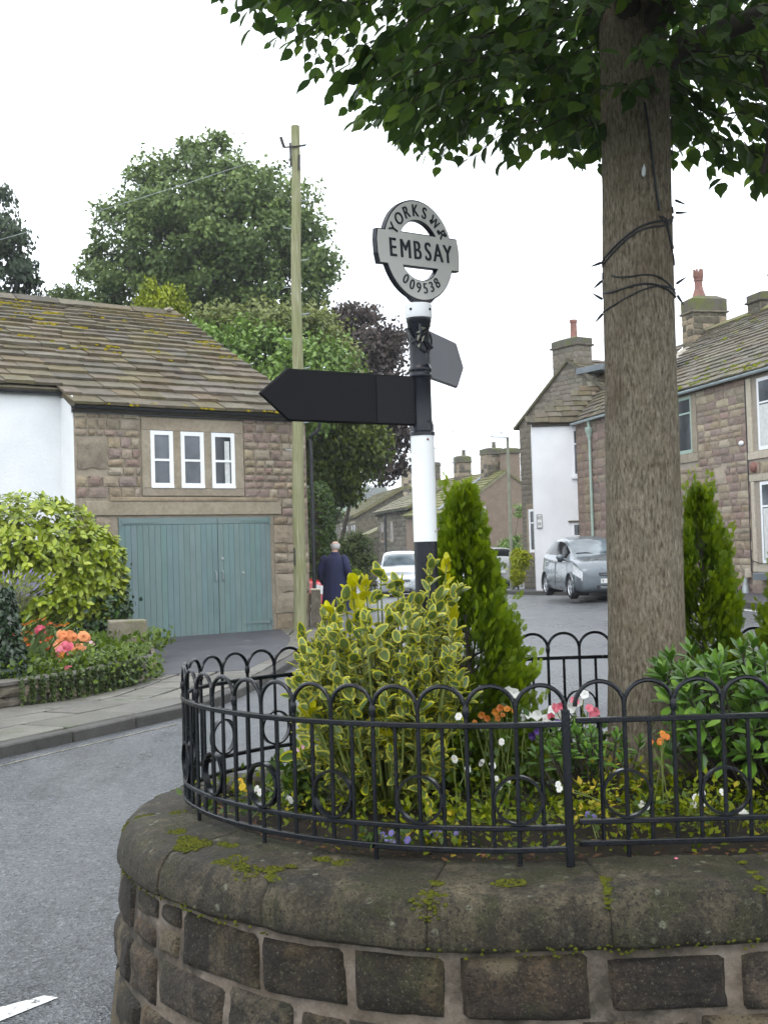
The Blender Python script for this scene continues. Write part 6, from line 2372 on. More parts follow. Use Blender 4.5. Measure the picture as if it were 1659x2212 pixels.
# end face along the drive
a, b = Vector(BASE[-1]), Vector((-3.4, 17.2))
d = b - a
EF = Fr(a.x, a.y, math.atan2(d.y, d.x))
for z0, z1 in ((0.1, .22), (.22, .36)):
    x = 0.02
    while x < d.length - .2:
        w = rnd.uniform(.25, .5)
        link('stone', rnd.choice(SV['stone_dark']), gwall, EF @ Matrix.Translation((x + w / 2, 0, (z0 + z1) / 2)) @ Matrix.Diagonal((w - .015, .04, z1 - z0 - .01, 1)))
        x += w
sb = bev(MB().box(-.245, .245, -.22, .22, 0, .40, None, 0, .008).mesh('stone_block', stone_mat('mossy_block', [(0.13, 0.115, 0.07), (0.21, 0.18, 0.12)], amt=0, stain=(0.11, 0.13, 0.04), stain_at=.5)), .018, 2)
sb.transform(Fr(-3.52, 16.35, rad(18), .29))
tag(link('stone_block', sb), 'squared buff stone block with moss standing on the end of the garden bed', 'stone block')

F_LAUR = leaf_mat('bush_leaf', (0.115, 0.160, 0.024), (0.290, 0.345, 0.065), 'attr', .35, .22, .45, (0.38, 0.41, 0.12))
F_LAUR1 = leaf_mat('bush_leaf_single', (0.115, 0.160, 0.024), (0.290, 0.345, 0.065), 'obj', .35, .22, .45, (0.38, 0.41, 0.12))
bush = thing('golden_bush', 'big rounded yellow-green evergreen bush in front of the garage doors', 'shrub', (-5.3, 18.0, .3))
g = np.random.default_rng(31)
ps, ax, nn, sz = [], [], [], []
blobs = [((-5.35, 18.0, 1.45), (1.30, 1.2, 1.10)), ((-6.35, 17.7, 1.35), (1.2, 1.1, 1.15)), ((-4.75, 18.1, 1.15), (.78, .9, .78)), ((-5.3, 18.0, .95), (1.25, 1.1, .8)), ((-4.42, 18.1, 1.30), (.52, .7, .72))]
for (c, r) in blobs:
    for _ in range(1500 if r[0] > 1 else 900):
        d = g.normal(size=3)
        d /= np.linalg.norm(d)
        if d[1] > .55:
            continue
        cc = np.array(c) + d * np.array(r) * (g.uniform(.86, 1.02) if g.random() < .6 else g.uniform(.55, .86))
        if cc[2] < .55 + .2 * g.random():
            continue
        m_ = g.integers(5, 9)
        tw_ = d * .8 + g.normal(size=3) * .35 + [0, 0, .5]
        tw_ /= np.linalg.norm(tw_)
        for k in range(m_):
            a = k * 2.4 + g.uniform(-.4, .4)
            side = np.cross(tw_, [math.cos(a), math.sin(a), .3])
            side /= np.linalg.norm(side)
            av = tw_ * g.uniform(.0, .8) + side + np.array([0, 0, -.25])
            ps.append(cc - tw_ * .05 * k / m_)
            ax.append(av)
            nn.append(tw_ * .5 + d * .9 + g.normal(size=3) * .3 + [0, -.2, .35])
            sz.append(g.uniform(.09, .15))
ps, ax, nn, sz = map(np.array, (ps, ax, nn, sz))
T_LA = (T_OBL[0] * np.array([1.3, 1, 1]), T_OBL[1])
order = np.argsort(ps[:, 1] + 2.0 * (ps[:, 0] < -6.9))
near, rest = order[:300], order[300:]
leaf_objs('leaf', T_LA, None, ps[near], ax[near], nn[near], sz[near], [F_LAUR1], bush)
link('foliage', scatter('foliage', T_LA, ps[rest], ax[rest], nn[rest], sz[rest], g.random(len(rest)), [F_LAUR]), bush, None, kind='stuff')
cm = MB()
for k in range(24):
    a = rnd.uniform(0, 2 * PI)
    e = Vector((-5.4 + math.cos(a) * rnd.uniform(.3, 1.3), 18 + math.sin(a) * .8, rnd.uniform(1, 2.1)))
    cm.tube([(-5.4 + .2 * math.cos(a), 18 + .2 * math.sin(a), .28), e.lerp(Vector((-5.4, 18, .3)), .5) + Vector((0, 0, .15)), e], [.03, .02, .008], 5, cap=False)
link('branches', cm.mesh('branches', M['twig']), bush, None, kind='stuff')
# dark ivy below the bush and beside the doors
F_IVY = leaf_mat('ivy_leaf', (0.010, 0.024, 0.009), (0.045, 0.085, 0.022), 'attr', .35, .1, .5)
F_IVYL = leaf_mat('ground_ivy_leaf', (0.03, 0.055, 0.012), (0.12, 0.17, 0.03), 'attr', .45, .2, .4)
n = 3000
pp = np.stack([g.uniform(-5.9, -3.9, n), g.uniform(17.3, 18.6, n), g.uniform(.3, 1.0, n)], 1)
pp[:1200] = np.array([-4.12, 18.3, .72]) + g.normal(size=(1200, 3)) * [.10, .25, .26]
pp[:, 2] = np.maximum(.3, pp[:, 2])
iv = thing('ivy', 'dark ivy beneath the big golden bush beside the garage door', 'ivy', (-4.1, 18.2, .3))
link('foliage', scatter('foliage', T_HEART, pp, g.normal(size=(n, 3)) + [0, -.3, -.6], g.normal(size=(n, 3)) * .5 + [0.2, -1, .4], g.uniform(.05, .09, n), g.random(n), [F_IVY]), iv)
# ivy-clad stump at the left edge
st = thing('ivy_stump', 'ivy-clad gate stump at the left edge of the garden', 'ivy stump', (-4.02, 12.4, .3))
link('core', fixn(MB().tube([(-4.02, 12.4, .2), (-4.02, 12.4, .8), (-4.05, 12.4, 1.18)], [.2, .14, .1], 10).mesh('core', M['twig'])), st)
n = 2600
hz = g.uniform(0, 1, n)
aa = g.uniform(0, 2 * PI, n)
r_ = (.29 - .15 * hz) * g.uniform(.85, 1.15, n)
pp = np.stack([-4.02 + r_ * np.cos(aa), 12.4 + r_ * np.sin(aa), .28 + hz * 1.0], 1)
link('foliage', scatter('foliage', T_HEART, pp, np.stack([np.cos(aa), np.sin(aa), -1.0 + 0 * aa], 1) + g.normal(size=(n, 3)) * .5, np.stack([np.cos(aa), np.sin(aa), .4 + 0 * aa], 1) + g.normal(size=(n, 3)) * .4, g.uniform(.035, .065, n), g.random(n), [leaf_mat('dark_ivy_leaf', (0.008, 0.020, 0.010), (0.035, 0.06, 0.025), 'attr', .35, .1, .5)]), st)
# trailing green over the wall
gc = thing('trailing_plant', 'bright green trailing plant spilling over the near end of the garden wall', 'plant', (-3.0, 14.3, .35))
n = 6500
q = g.random(n)
i_ = (q * (len(bp_) - 1)).astype(int)
bx = np.array([[p.x, p.y] for p in bp_])[i_]
sel = g.random(n) < np.clip((q - .60) * 3.2, .0, 1)
bx, q = bx[sel], q[sel]
n = len(bx)
off = g.uniform(-.10, .75, n)
pz = np.where(off < .04, g.uniform(.08, .4, n), .36 + .14 * g.random(n))
pp = np.stack([bx[:, 0] - off * .8 + .02, bx[:, 1] + off * .25, pz], 1)
pp[:, 0] += np.where(off < .04, .07, 0)
link('foliage', scatter('foliage', T_HEART, pp, g.normal(size=(n, 3)) + [.3, -.4, -.5], g.normal(size=(n, 3)) * .5 + [.3, -.5, .8], g.uniform(.035, .06, n), g.random(n), [F_IVYL]), gc)
gc2 = thing('wall_ivy', 'small-leaved dark creeper hanging down the middle of the garden wall', 'ivy', (-3.3, 12.5, .3))
n = 3200
q = g.uniform(.60, .88, n)
bx = np.array([[p.x, p.y] for p in bp_])[(q * (len(bp_) - 1)).astype(int)]
pp = np.stack([bx[:, 0] + .06 + .05 * g.random(n), bx[:, 1] - .05, .08 + .31 * g.random(n) ** .6], 1)
link('foliage', scatter('foliage', T_HEART, pp, g.normal(size=(n, 3)) + [.3, -.4, -.9], g.normal(size=(n, 3)) * .5 + [.5, -.8, .4], g.uniform(.022, .042, n), g.random(n), [leaf_mat('creeper_leaf', (0.02, 0.035, 0.012), (0.07, 0.09, 0.03), 'attr', .5, .1, .3)]), gc2)
# low green fill of the bed
n = 7000
pp = np.stack([g.uniform(-7.6, -3.0, n), g.uniform(11.5, 17.4, n), .31 + .22 * g.random(n) ** 2], 1)
keep = pp[:, 0] < np.interp(pp[:, 1], [p[1] for p in BASE], [p[0] for p in BASE]) - .12
link('ground_cover', scatter('ground_cover', T_LEAF, pp[keep], (rdir(n) + [0, 0, .9])[keep], (rdir(n) + [0, 0, .6])[keep], g.uniform(.05, .12, n)[keep], g.random(n)[keep], [F_IVYL]), None, None, kind='stuff')
# crocosmia: blades and orange sprays
M['petal_orange'] = leaf_mat('orange_petal', (0.55, 0.13, 0.02), (0.75, 0.28, 0.05), 'obj', .5, .3)
M['petal_red'] = leaf_mat('orange_red_petal', (0.55, 0.07, 0.015), (0.70, 0.16, 0.03), 'obj', .5, .3)
M['petal_peach'] = leaf_mat('peach_petal', (0.72, 0.24, 0.08), (0.85, 0.40, 0.18), 'obj', .5, .3)
M['petal_pink'] = leaf_mat('rose_petal', (0.62, 0.10, 0.16), (0.78, 0.24, 0.30), 'obj', .5, .3)
M['petal_white'] = leaf_mat('white_petal', (0.72, 0.72, 0.68), (0.85, 0.85, 0.82), 'obj', .5, .3)
M['petal_purple'] = leaf_mat('purple_petal', (0.035, 0.014, 0.09), (0.09, 0.04, 0.20), 'obj', .5, .25)
M['petal_violet'] = leaf_mat('violet_petal', (0.19, 0.16, 0.50), (0.34, 0.30, 0.66), 'obj', .5, .3)
M['petal_lilac'] = leaf_mat('lilac_petal', (0.36, 0.32, 0.62), (0.50, 0.46, 0.74), 'obj', .5, .3)
M['petal_yellow'] = leaf_mat('yellow_petal', (0.70, 0.42, 0.01), (0.80, 0.58, 0.04), 'obj', .5, .3)
M['petal_pale_pink'] = leaf_mat('pale_pink_petal', (0.62, 0.36, 0.44), (0.74, 0.50, 0.56), 'obj', .5, .3)
M['petal_rust'] = leaf_mat('rust_petal', (0.36, 0.09, 0.012), (0.58, 0.22, 0.02), 'obj', .5, .3)


def blossom_mesh(name, mat, kind='pansy'):
    m = MB()
    if kind == 'pansy':
        for a, w, l in ((90, .62, .55), (40, .55, .5), (140, .55, .5), (-35, .6, .5), (-145, .6, .5), (-90, .8, .58)):
            Mx = Matrix.Rotation(rad(a), 4, 'Y')
            m.add([Mx @ Vector(p) for p in ((0, 0, 0), (l * .55, -.07, -w * .5), (l, -.02 + rnd.uniform(-.06, .06), -w * .25), (l * 1.05, 0 + rnd.uniform(-.06, .06), w * .1), (l * .6, -.07, w * .5))], [(0, 1, 2, 3, 4)])
        m.blob((0, -.05, 0), .08, .05, .08, 6, 4, 1)
    elif kind == 'trumpet':
        n = 10
        vs = [(0, .25, 0)]
        for k in range(n):
            a = 2 * PI * k / n
            vs.append((.18 * math.cos(a), .02, .18 * math.sin(a)))
        for k in range(n):
            a = 2 * PI * k / n
            r = .55 * (1 + (.12 if k % 2 else -.06))
            vs.append((r * math.cos(a), -.12 + rnd.uniform(-.06, .06), r * math.sin(a)))
        fs = [(0, 1 + (k + 1) % n, 1 + k) for k in range(n)] + [(1 + k, 1 + (k + 1) % n, 1 + n + (k + 1) % n, 1 + n + k) for k in range(n)]
        m.add(vs, fs)
    else:   # ruffled double bloom
        for ring_, (cnt, r, tl) in enumerate(((9, .55, .15), (8, .42, .5), (6, .28, .9), (4, .15, 1.3))):
            for k in range(cnt):
                a = 2 * PI * (k + .5 * ring_) / cnt
                Mx = Matrix.Rotation(a, 4, 'Y') @ Matrix.Translation((r * .3, -.12 * ring_, 0)) @ Matrix.Rotation(tl, 4, 'Z') @ Matrix.Diagonal((r, r, r, 1))
                m.add([Mx @ Vector(p) for p in ((0, 0, 0), (.5, 0.05, -.5), (1, .12 + rnd.uniform(-.1, .1), -.3), (1.05, .1 + rnd.uniform(-.1, .1), .3), (.5, .05, .5))], [(0, 1, 2, 3, 4)])
    return m.mesh(name, [mat, M['petal_yellow']], False)


def flower_clump(name, label, cat, base, blooms, mesh, size, leafmat, spread, n_leaf, leaf, height, group=None, up=.35, face=(0, -1, .35), stems=True):
    """blooms: list of world points"""
    t = thing(name, label, cat, base, group)
    for p in blooms:
        f = Vector(face) + Vector((rnd.gauss(0, .4), rnd.gauss(0, .25), rnd.gauss(0, .3)))
        Mx = f.to_track_quat('-Y', 'Z').to_matrix().to_4x4()
        s_ = size * (.80 if size < .06 else 1) * rnd.uniform(.8, 1.2)
        link('flower', mesh if not isinstance(mesh, list) else rnd.choice(mesh), t, Matrix.Translation(p) @ Mx @ Matrix.Rotation(rnd.uniform(-.6, .6), 4, 'Y') @ Matrix.Diagonal((s_, s_, s_, 1)))
    if stems:
        m = MB()
        for p in blooms:
            b = Vector((base[0] + rnd.gauss(0, spread * .5), base[1] + rnd.gauss(0, spread * .4), base[2]))
            q = Vector(p) + Vector((0, .012, 0))
            m.tube([b, b.lerp(q, .6) + Vector((rnd.gauss(0, .01), 0, .02)), q], .0022 if size < .1 else .006, 4, cap=False)
        link('stems', m.mesh('stems', M['stem_green']), t, None, kind='stuff')
    n = n_leaf
    if n:
        pp = np.array(base) + np.stack([nrg.normal(size=n) * spread, nrg.normal(size=n) * spread * .7, nrg.random(n) * height], 1)
        link('foliage', scatter('foliage', T_LEAF, pp, rdir(n) + [0, 0, .5], rdir(n) * .6 + [0, -.2, 1], nrg.uniform(.7, 1.3, n) * leaf, nrg.random(n), [leafmat]), t)
    return t


def jit(c, sx, sy, sz, n):
    return [Vector(c) + Vector((rnd.uniform(-sx, sx), rnd.uniform(-sy, sy), rnd.uniform(-sz, sz))) for _ in range(n)]


BL = {k: [blossom_mesh('flower', M['petal_' + k], 'double') for _ in range(3)] for k in ('peach', 'pink', 'yellow', 'orange')}
PA = {k: [blossom_mesh('flower', M['petal_' + k], 'pansy') for _ in range(4)] for k in ('white', 'purple', 'violet', 'yellow', 'lilac', 'orange')}
TP = {k: [blossom_mesh('flower', M['petal_' + k], 'trumpet') for _ in range(3)] for k in ('white', 'pink', 'pale_pink', 'red', 'rust', 'purple')}

cr = thing('crocosmia', 'tall green sword leaves with sprays of small orange-red flowers in the left garden', 'plant', (-4.3, 13.6, .3))
m = MB()
for _ in range(130):
    b = Vector((-4.28 + rnd.gauss(0, .26), 13.6 + rnd.gauss(0, .3), .3))
    a = rnd.gauss(.5, .9)
    L = rnd.uniform(.5, .95)
    dx, dy = math.sin(a) * .55 * L, rnd.gauss(-.1, .2) * L
    pts = [b + Vector((dx * q * q + .05 * q, dy * q * q, L * (q - .28 * q * q))) for q in (0, .3, .6, .85, 1)]
    w = rnd.uniform(.012, .022)
    vs = []
    for p, ww in zip(pts, (.7, 1, .9, .5, .05)):
        vs += [p + Vector((-w * ww, 0, 0)), p + Vector((w * ww, .006, 0))]
    m.add(vs, [(2 * i, 2 * i + 1, 2 * i + 3, 2 * i + 2) for i in range(4)])
link('blades', m.mesh('blades', plain('sword_leaf', (0.10, 0.155, 0.045), .45, .25, 3)), cr, None, kind='stuff')
m = MB()
for k in range(17):
    e = P(rnd.uniform(55, 118), rnd.uniform(1345, 1412), 13.4) + Vector((0, rnd.uniform(-.25, .25), 0))
    b = Vector((-4.3 + rnd.gauss(0, .15), 13.6, .4))
    d = Vector((.10, 0, .02)) if k % 2 else Vector((-.10, 0, .02))
    m.tube([b, b.lerp(e, .7) + Vector((0, 0, .08)), e, e + d], .004, 4, cap=False)
    for j in range(6):
        p = e + d * (j / 5) + Vector((0, -.01, rnd.uniform(-.015, .02)))
        link('flower', rnd.choice(TP['red'] if k % 3 else TP['rust']), cr, Matrix.Translation(p) @ Matrix.Rotation(rnd.uniform(-.8, .8), 4, 'X') @ Matrix.Diagonal((.024, .024, .024, 1)))
link('stems', m.mesh('stems', M['stem_green']), cr, None, kind='stuff')
c = P(152, 1388, 13.6)
flower_clump('begonia', 'cluster of large peach-orange ruffled begonia blooms in the left garden', 'flowers', (c.x, c.y, .3), jit(c, .19, .10, .10, 20), BL['peach'], .082, F_IVYL, .14, 140, .08, .25)
c = P(135, 1418, 13.2)
flower_clump('pink_begonia', 'rose-pink ruffled blooms below the peach begonias', 'flowers', (c.x, c.y, .3), jit(c, .07, .07, .11, 9) + [P(88, 1362, 13.4), P(150, 1445, 12.9)], BL['pink'], .078, F_IVYL, .12, 120, .07, .2)
c = P(132, 1432, 13.0)
flower_clump('yellow_begonia', 'small yellow-orange ruffled blooms left of the pink begonias', 'flowers', (c.x, c.y, .3), jit(c, .03, .05, .08, 6), BL['orange'], .072, F_IVYL, .1, 60, .07, .2)
c = P(225, 1432, 14.0)
flower_clump('campanula', 'lavender-blue flowers on green foliage near the garden wall end', 'flowers', (c.x, c.y, .33), [P(u, v, 13.8) for u, v in ((212, 1412), (220, 1418), (228, 1412), (252, 1418), (258, 1424), (247, 1428), (233, 1440), (240, 1446), (262, 1440), (226, 1448), (268, 1450), (255, 1452), (215, 1404), (240, 1436))], PA['lilac'], .055, F_IVYL, .2, 500, .06, .18)
c = P(190, 1400, 14.3)
flower_clump('pink_border_flowers', 'small pink flowers right of the peach begonias', 'flowers', (c.x, c.y, .33), [P(u, v, 14.2) for u, v in ((188, 1384), (197, 1388), (205, 1392), (193, 1396))], TP['pale_pink'], .05, F_IVYL, .1, 60, .06, .15)
lv = thing('lavender', 'grey-green lavender stalks at the left edge in front of the bush', 'plant', (-4.0, 12.7, .9))
m = MB()
for _ in range(60):
    b = Vector((-4.0 + rnd.gauss(0, .10), 12.7 + rnd.gauss(0, .1), 1.0))
    e = b + Vector((rnd.uniform(-.1, .42), rnd.uniform(-.1, .1), rnd.uniform(.15, .42)))
    m.tube([b, b.lerp(e, .5) + Vector((0, 0, .05)), e], [.004, .004, .002], 4, cap=False)
    m.tube([e, e + (e - b).normalized() * .04], [.009, .004], 5, mi=1)
link('stalks', m.mesh('stalks', [plain('lavender_stalk', (.16, .17, .10), .8, .2, 20), plain('lavender_head', (.20, .18, .30), .8, .2, 20)]), lv, None, kind='stuff')

# ------------------------------------------------------------------ planting inside the railing
F_GC = leaf_mat('bedding_leaf', (0.050, 0.085, 0.010), (0.235, 0.265, 0.035), 'attr', .5, .35, .3, (0.42, 0.33, 0.08))
F_GCG = leaf_mat('bedding_leaf_green', (0.025, 0.05, 0.012), (0.09, 0.14, 0.03), 'attr', .45, .25, .35)


def in_bed(p, m_=.06):
    return all((p - q).length > m_ for q in BP[::12])


n = 42000
cand = np.stack([nrg.uniform(-.8, 2.9, n), nrg.uniform(3.75, 5.95, n)], 1)
bpx = np.array([[q.x, q.y] for q in BP[::6]])
# inside test by winding
ins = np.zeros(n, bool)
j = len(bpx) - 1
for i in range(len(bpx)):
    c1 = (bpx[i, 1] > cand[:, 1]) != (bpx[j, 1] > cand[:, 1])
    xin = (bpx[j, 0] - bpx[i, 0]) * (cand[:, 1] - bpx[i, 1]) / (bpx[j, 1] - bpx[i, 1] + 1e-9) + bpx[i, 0]
    ins ^= c1 & (cand[:, 0] < xin)
    j = i
dmin = np.sqrt(((cand[:, None, :] - bpx[None, ::3, :]) ** 2).sum(2)).min(1)
dens = np.array([noise.noise(Vector((x * 3.1, y * 3.1, 7))) for x, y in cand])
keep = ins & (dmin > .03) & (nrg.random(n) < np.clip(.72 + dens * 1.1 - .30 * (cand[:, 0] < .1), .05, 1) * np.clip((dmin - .07) / .26, .05, .8))
cand, dens = cand[keep], dens[keep]
n = len(cand)
hgt = np.clip(.05 + .18 * dens + .08 * nrg.random(n), .02, .28) * np.clip(dmin[keep] / .25, .25, 1)
pz = .535 + .05 * np.clip(dmin[keep] / .4, 0, 1) + hgt * nrg.random(n)
me = scatter('ground_cover', T_LEAF, np.stack([cand[:, 0], cand[:, 1], pz], 1), rdir(n) + [0, 0, .35], rdir(n) * .5 + [0, 0, 1], nrg.uniform(.014, .038, n), np.clip(nrg.random(n) * .7 + dens, 0, 1), [F_GC])
link('ground_cover', me, None, None, kind='stuff')
# fallen leaves and litter in front of the soil edge
n = 420
s_ = nrg.uniform(0, BLEN, n)
pp = np.array([[*B(q, -.05 - .05 * rnd.random()), .548 + .012 * rnd.random()] for q in s_])
link('leaf_litter', scatter('leaf_litter', T_LEAF, pp, rdir(n) * [1, 1, .2], rdir(n) * .3 + [0, 0, 1], nrg.uniform(.015, .04, n), nrg.random(n), [leaf_mat('dead_leaf', (0.04, 0.018, 0.010), (0.17, 0.085, 0.04), 'attr', .7, .1)]), None, None, kind='stuff')

# variegated euonymus
EUI = leaf_mat('euonymus_green', (0.060, 0.095, 0.035), (0.16, 0.205, 0.08), 'obj', .35, .2, .45)
EUM = leaf_mat('euonymus_margin', (0.40, 0.39, 0.055), (0.58, 0.55, 0.18), 'obj', .38, .3, .4)
EUIa = leaf_mat('euonymus_green_mass', (0.060, 0.095, 0.035), (0.16, 0.205, 0.08), 'attr', .35, .2, .45)
EUMa = leaf_mat('euonymus_margin_mass', (0.40, 0.39, 0.055), (0.58, 0.55, 0.18), 'attr', .38, .3, .4)
EUY = leaf_mat('euonymus_gold', (0.34, 0.33, 0.03), (0.50, 0.48, 0.08), 'obj', .38, .3, .4)
no = 10
vo_, vi_ = [], []
for k in range(no):
    a = 2 * PI * k / no
    yy = .5 - .5 * math.cos(a)
    ww = .30 * math.sin(a) * (1 + .25 * math.cos(a + .4))
    cup = .10 * abs(ww) / .3
    vo_.append((ww, yy, cup - .05 * yy * yy))
    vi_.append((ww * .69, .5 + (yy - .5) * .81, cup * .55 - .05 * yy * yy))
T_EU = (np.array(vo_ + vi_ + [(0, .5, -.035)], float), [(k, (k + 1) % no, no + (k + 1) % no, no + k) for k in range(no)] + [(no + k, no + (k + 1) % no, 2 * no) for k in range(no)])
EU_FM = [0] * no + [1] * no
eu = thing('variegated_euonymus', 'bushy euonymus with green leaves edged in yellow, in front of the signpost', 'shrub', (0.0, 4.55, .57))
ps, ax, nn, sz = [], [], [], []
stm = MB()
tips = []
Pe = lambda u, v, D: P(u, v, D)
outline = [(655, 1368, 4.5), (700, 1335, 4.5), (712, 1318, 4.45), (745, 1290, 4.5), (760, 1262, 4.5), (790, 1258, 4.45), (822, 1240, 4.45), (815, 1290, 4.4), (860, 1262, 4.5), (868, 1310, 4.4), (905, 1300, 4.45), (930, 1222, 4.55), (965, 1215, 4.6), (990, 1275, 4.5), (945, 1290, 4.4), (980, 1330, 4.5), (885, 1330, 4.35), (840, 1340, 4.35), (775, 1335, 4.35), (660, 1400, 4.5), (690, 1400, 4.4), (740, 1390, 4.35), (985, 1390, 4.5)]
for o_ in outline:
    tips.append((Pe(*o_), 1.0))
for _ in range(215):
    u, v = rnd.uniform(635, 1000), rnd.uniform(1300, 1660)
    if (v > 1500 and not 640 < u < 970) or v < 1335 + abs(u - 860) * .25 - 30 or (v < 1420 and rnd.random() < .6):
        continue
    tips.append((Pe(u, v, rnd.uniform(4.22, 4.6)), rnd.uniform(.4, .9)))
for _ in range(60):
    tips.append((Pe(rnd.uniform(650, 980), rnd.uniform(1320, 1600), rnd.uniform(4.6, 4.85)), rnd.uniform(.5, 1)))
gold = []
for ti, (tp, ln) in enumerate(tips):
    b = Vector((0.0 + (tp.x) * .25, 4.55 + (tp.y - 4.55) * .3, .56 + rnd.uniform(0, .02)))
    mid = b.lerp(tp, .55) + Vector(((tp.x - b.x) * .12, (tp.y - b.y) * .2, -.02))
    stm.tube([b, mid, tp], [.006, .0045, .0025], 5, cap=False)
    t_ = (tp - mid).normalized()
    is_gold = ti in (2, 5, 12, 27, 40) or rnd.random() < .04
    k_n = rnd.randint(10, 14)
    t_ = (t_ + Vector((rnd.gauss(0, .35), -abs(rnd.gauss(.15, .3)), rnd.gauss(0, .15)))).normalized()
    L = min((tp - b).length * .6, (.26 if ti < len(outline) else .15) * (.7 + ln * .5))
    k_n += 6 if ti < len(outline) else 0
    for k in range(k_n):
        q = k / (k_n - 1)
        p = tp - t_ * L * q * q * .9 - t_ * .006 * k
        a = k * 1.62 + rnd.uniform(-.35, .35)
        u_ = t_.cross(Vector((math.cos(a), math.sin(a), .1))).normalized()
        av = t_ * (1.15 - 1.0 * q) * rnd.uniform(.7, 1.2) + u_ * (.45 + .6 * q) + Vector((0, 0, .12 - .25 * q))
        ps.append(p)
        ax.append(av)
        nn.append(t_ * 1.0 - u_ * .5 + Vector((rnd.gauss(0, .25), rnd.gauss(0, .25) - .15, .35)))
        sz.append(rnd.uniform(.040, .078) * (.7 if k < 2 else 1))
        gold.append(is_gold and q < .55)
link('stems', stm.mesh('stems', M['stem_green']), eu, None, kind='stuff')
ps, ax, nn, sz, gold = np.array([list(p) for p in ps]), np.array([list(p) for p in ax]), np.array([list(p) for p in nn]), np.array(sz), np.array(gold)
gi = np.where(gold)[0]
leaf_objs('leaf', T_EU, EU_FM, ps[gi], ax[gi], nn[gi], sz[gi], [EUY, EUY], eu)
ng = np.where(~gold & (ps[:, 0] < .30) & (ps[:, 0] > -.37))[0]
order = ng[np.argsort(ps[ng, 1] - ps[ng, 2] * .15)]
k_ = 300 - len(gi)
near, rest = order[:k_], order[k_:]
leaf_objs('leaf', T_EU, EU_FM, ps[near], ax[near], nn[near], sz[near], [EUM, EUI], eu)
link('foliage', scatter('foliage', T_EU, ps[rest], ax[rest], nn[rest], sz[rest], nrg.random(len(rest)), [EUMa, EUIa], EU_FM), eu, None, kind='stuff')

# green evergreen shrub on the right
EV = leaf_mat('evergreen_leaf', (0.040, 0.085, 0.020), (0.110, 0.195, 0.045), 'obj', .33, .2, .5, (0.18, 0.28, 0.07))
EVa = leaf_mat('evergreen_leaf_mass', (0.040, 0.085, 0.020), (0.110, 0.195, 0.045), 'attr', .33, .2, .5, (0.18, 0.28, 0.07))


def rosette_shrub(name, label, base, tips, leaf, nlv):
    t = thing(name, label, 'shrub', base)
    ps, ax, nn, sz = [], [], [], []
    stm = MB()
    b0 = Vector(base)
    for tp in tips:
        b = b0 + Vector(((tp.x - b0.x) * .15, (tp.y - b0.y) * .15, 0))
        mid = b.lerp(tp, .6) + Vector(((tp.x - b.x) * .1, 0, -.03))
        stm.tube([b, mid, tp], [.007, .005, .003], 5, cap=False)
        t_ = ((tp - mid).normalized() + Vector((0, -.25, .4))).normalized()
        for k in range(nlv):
            q = k / nlv
            a = k * 2.4 + rnd.uniform(-.3, .3)
            u_ = t_.cross(Vector((math.cos(a), math.sin(a), .05))).normalized()
            ps.append(tp - t_ * .055 * q)
            ax.append(t_ * (1.0 - .95 * q) + u_ * (.35 + .75 * q))
            nn.append(t_ * 1.0 - u_ * .6 + Vector((rnd.gauss(0, .2), rnd.gauss(0, .2), .3)))
            sz.append(leaf * rnd.uniform(.75, 1.2) * (.6 + .5 * q))
    link('stems', stm.mesh('stems', M['twig']), t, None, kind='stuff')
    ps, ax, nn, sz = np.array([list(p) for p in ps]), np.array([list(p) for p in ax]), np.array([list(p) for p in nn]), np.array(sz)
    order = np.argsort(ps[:, 1])
    near, rest = order[:300], order[300:]
    leaf_objs('leaf', T_OBL, None, ps[near], ax[near], nn[near], sz[near], [EV], t)
    if len(rest):
        link('foliage', scatter('foliage', T_OBL, ps[rest], ax[rest], nn[rest], sz[rest], nrg.random(len(rest)), [EVa]), t, None, kind='stuff')


tips = [P(u, v, D) for u, v, D in ((1445, 1418, 4.7), (1490, 1405, 4.6), (1515, 1440, 4.5), (1560, 1420, 4.6), (1600, 1400, 4.6), (1625, 1390, 4.6), (1650, 1420, 4.5), (1690, 1400, 4.6), (1430, 1460, 4.6), (1470, 1470, 4.4), (1440, 1500, 4.4))]
for _ in range(110):
    tips.append(P(rnd.uniform(1420, 1800), rnd.uniform(1430, 1640), rnd.uniform(4.25, 4.75)))
for _ in range(16):
    tips.append(P(rnd.uniform(1450, 1800), rnd.uniform(1420, 1560), rnd.uniform(4.75, 4.95)))
rosette_shrub('evergreen_shrub', 'glossy mid-green evergreen shrub with oblong leaves right of the tree trunk', (1.47, 4.55, .56), tips, .092, 10)
tips = [P(rnd.gauss(1265, 48), rnd.gauss(1615, 28), rnd.uniform(4.35, 4.65)) for _ in range(38)]
rosette_shrub('low_evergreen_shrub', 'low dark green shrub with reddish buds in front of the tree trunk', (.76, 4.5, .56), tips, .058, 8)


# thuja conifers
def spray_mesh(name, mats):
    """a flat fan of scaly twiglets"""
    m = MB()
    w = .035
    m.add([(-w, 0, 0), (w, 0, 0), (w * .5, .6, .02), (-w * .5, .6, .02), (0, 1, .03)], [(0, 1, 2, 3), (3, 2, 4)])
    for y, sd_, L in ((.12, 1, .42), (.12, -1, .42), (.32, 1, .42), (.32, -1, .42), (.54, 1, .34), (.54, -1, .34), (.74, 1, .22), (.74, -1, .22)):
        d = Vector((sd_ * .62, .78, 0))
        n_ = Vector((-d.y, d.x, 0))
        a = Vector((0, y, .01))
        e = a + d * L
        mi_ = a.lerp(e, .55)
        m.add([a - n_ * .03, a + n_ * .03, mi_ + n_ * .07, e, mi_ - n_ * .07], [(0, 1, 2, 3, 4)])
    return m


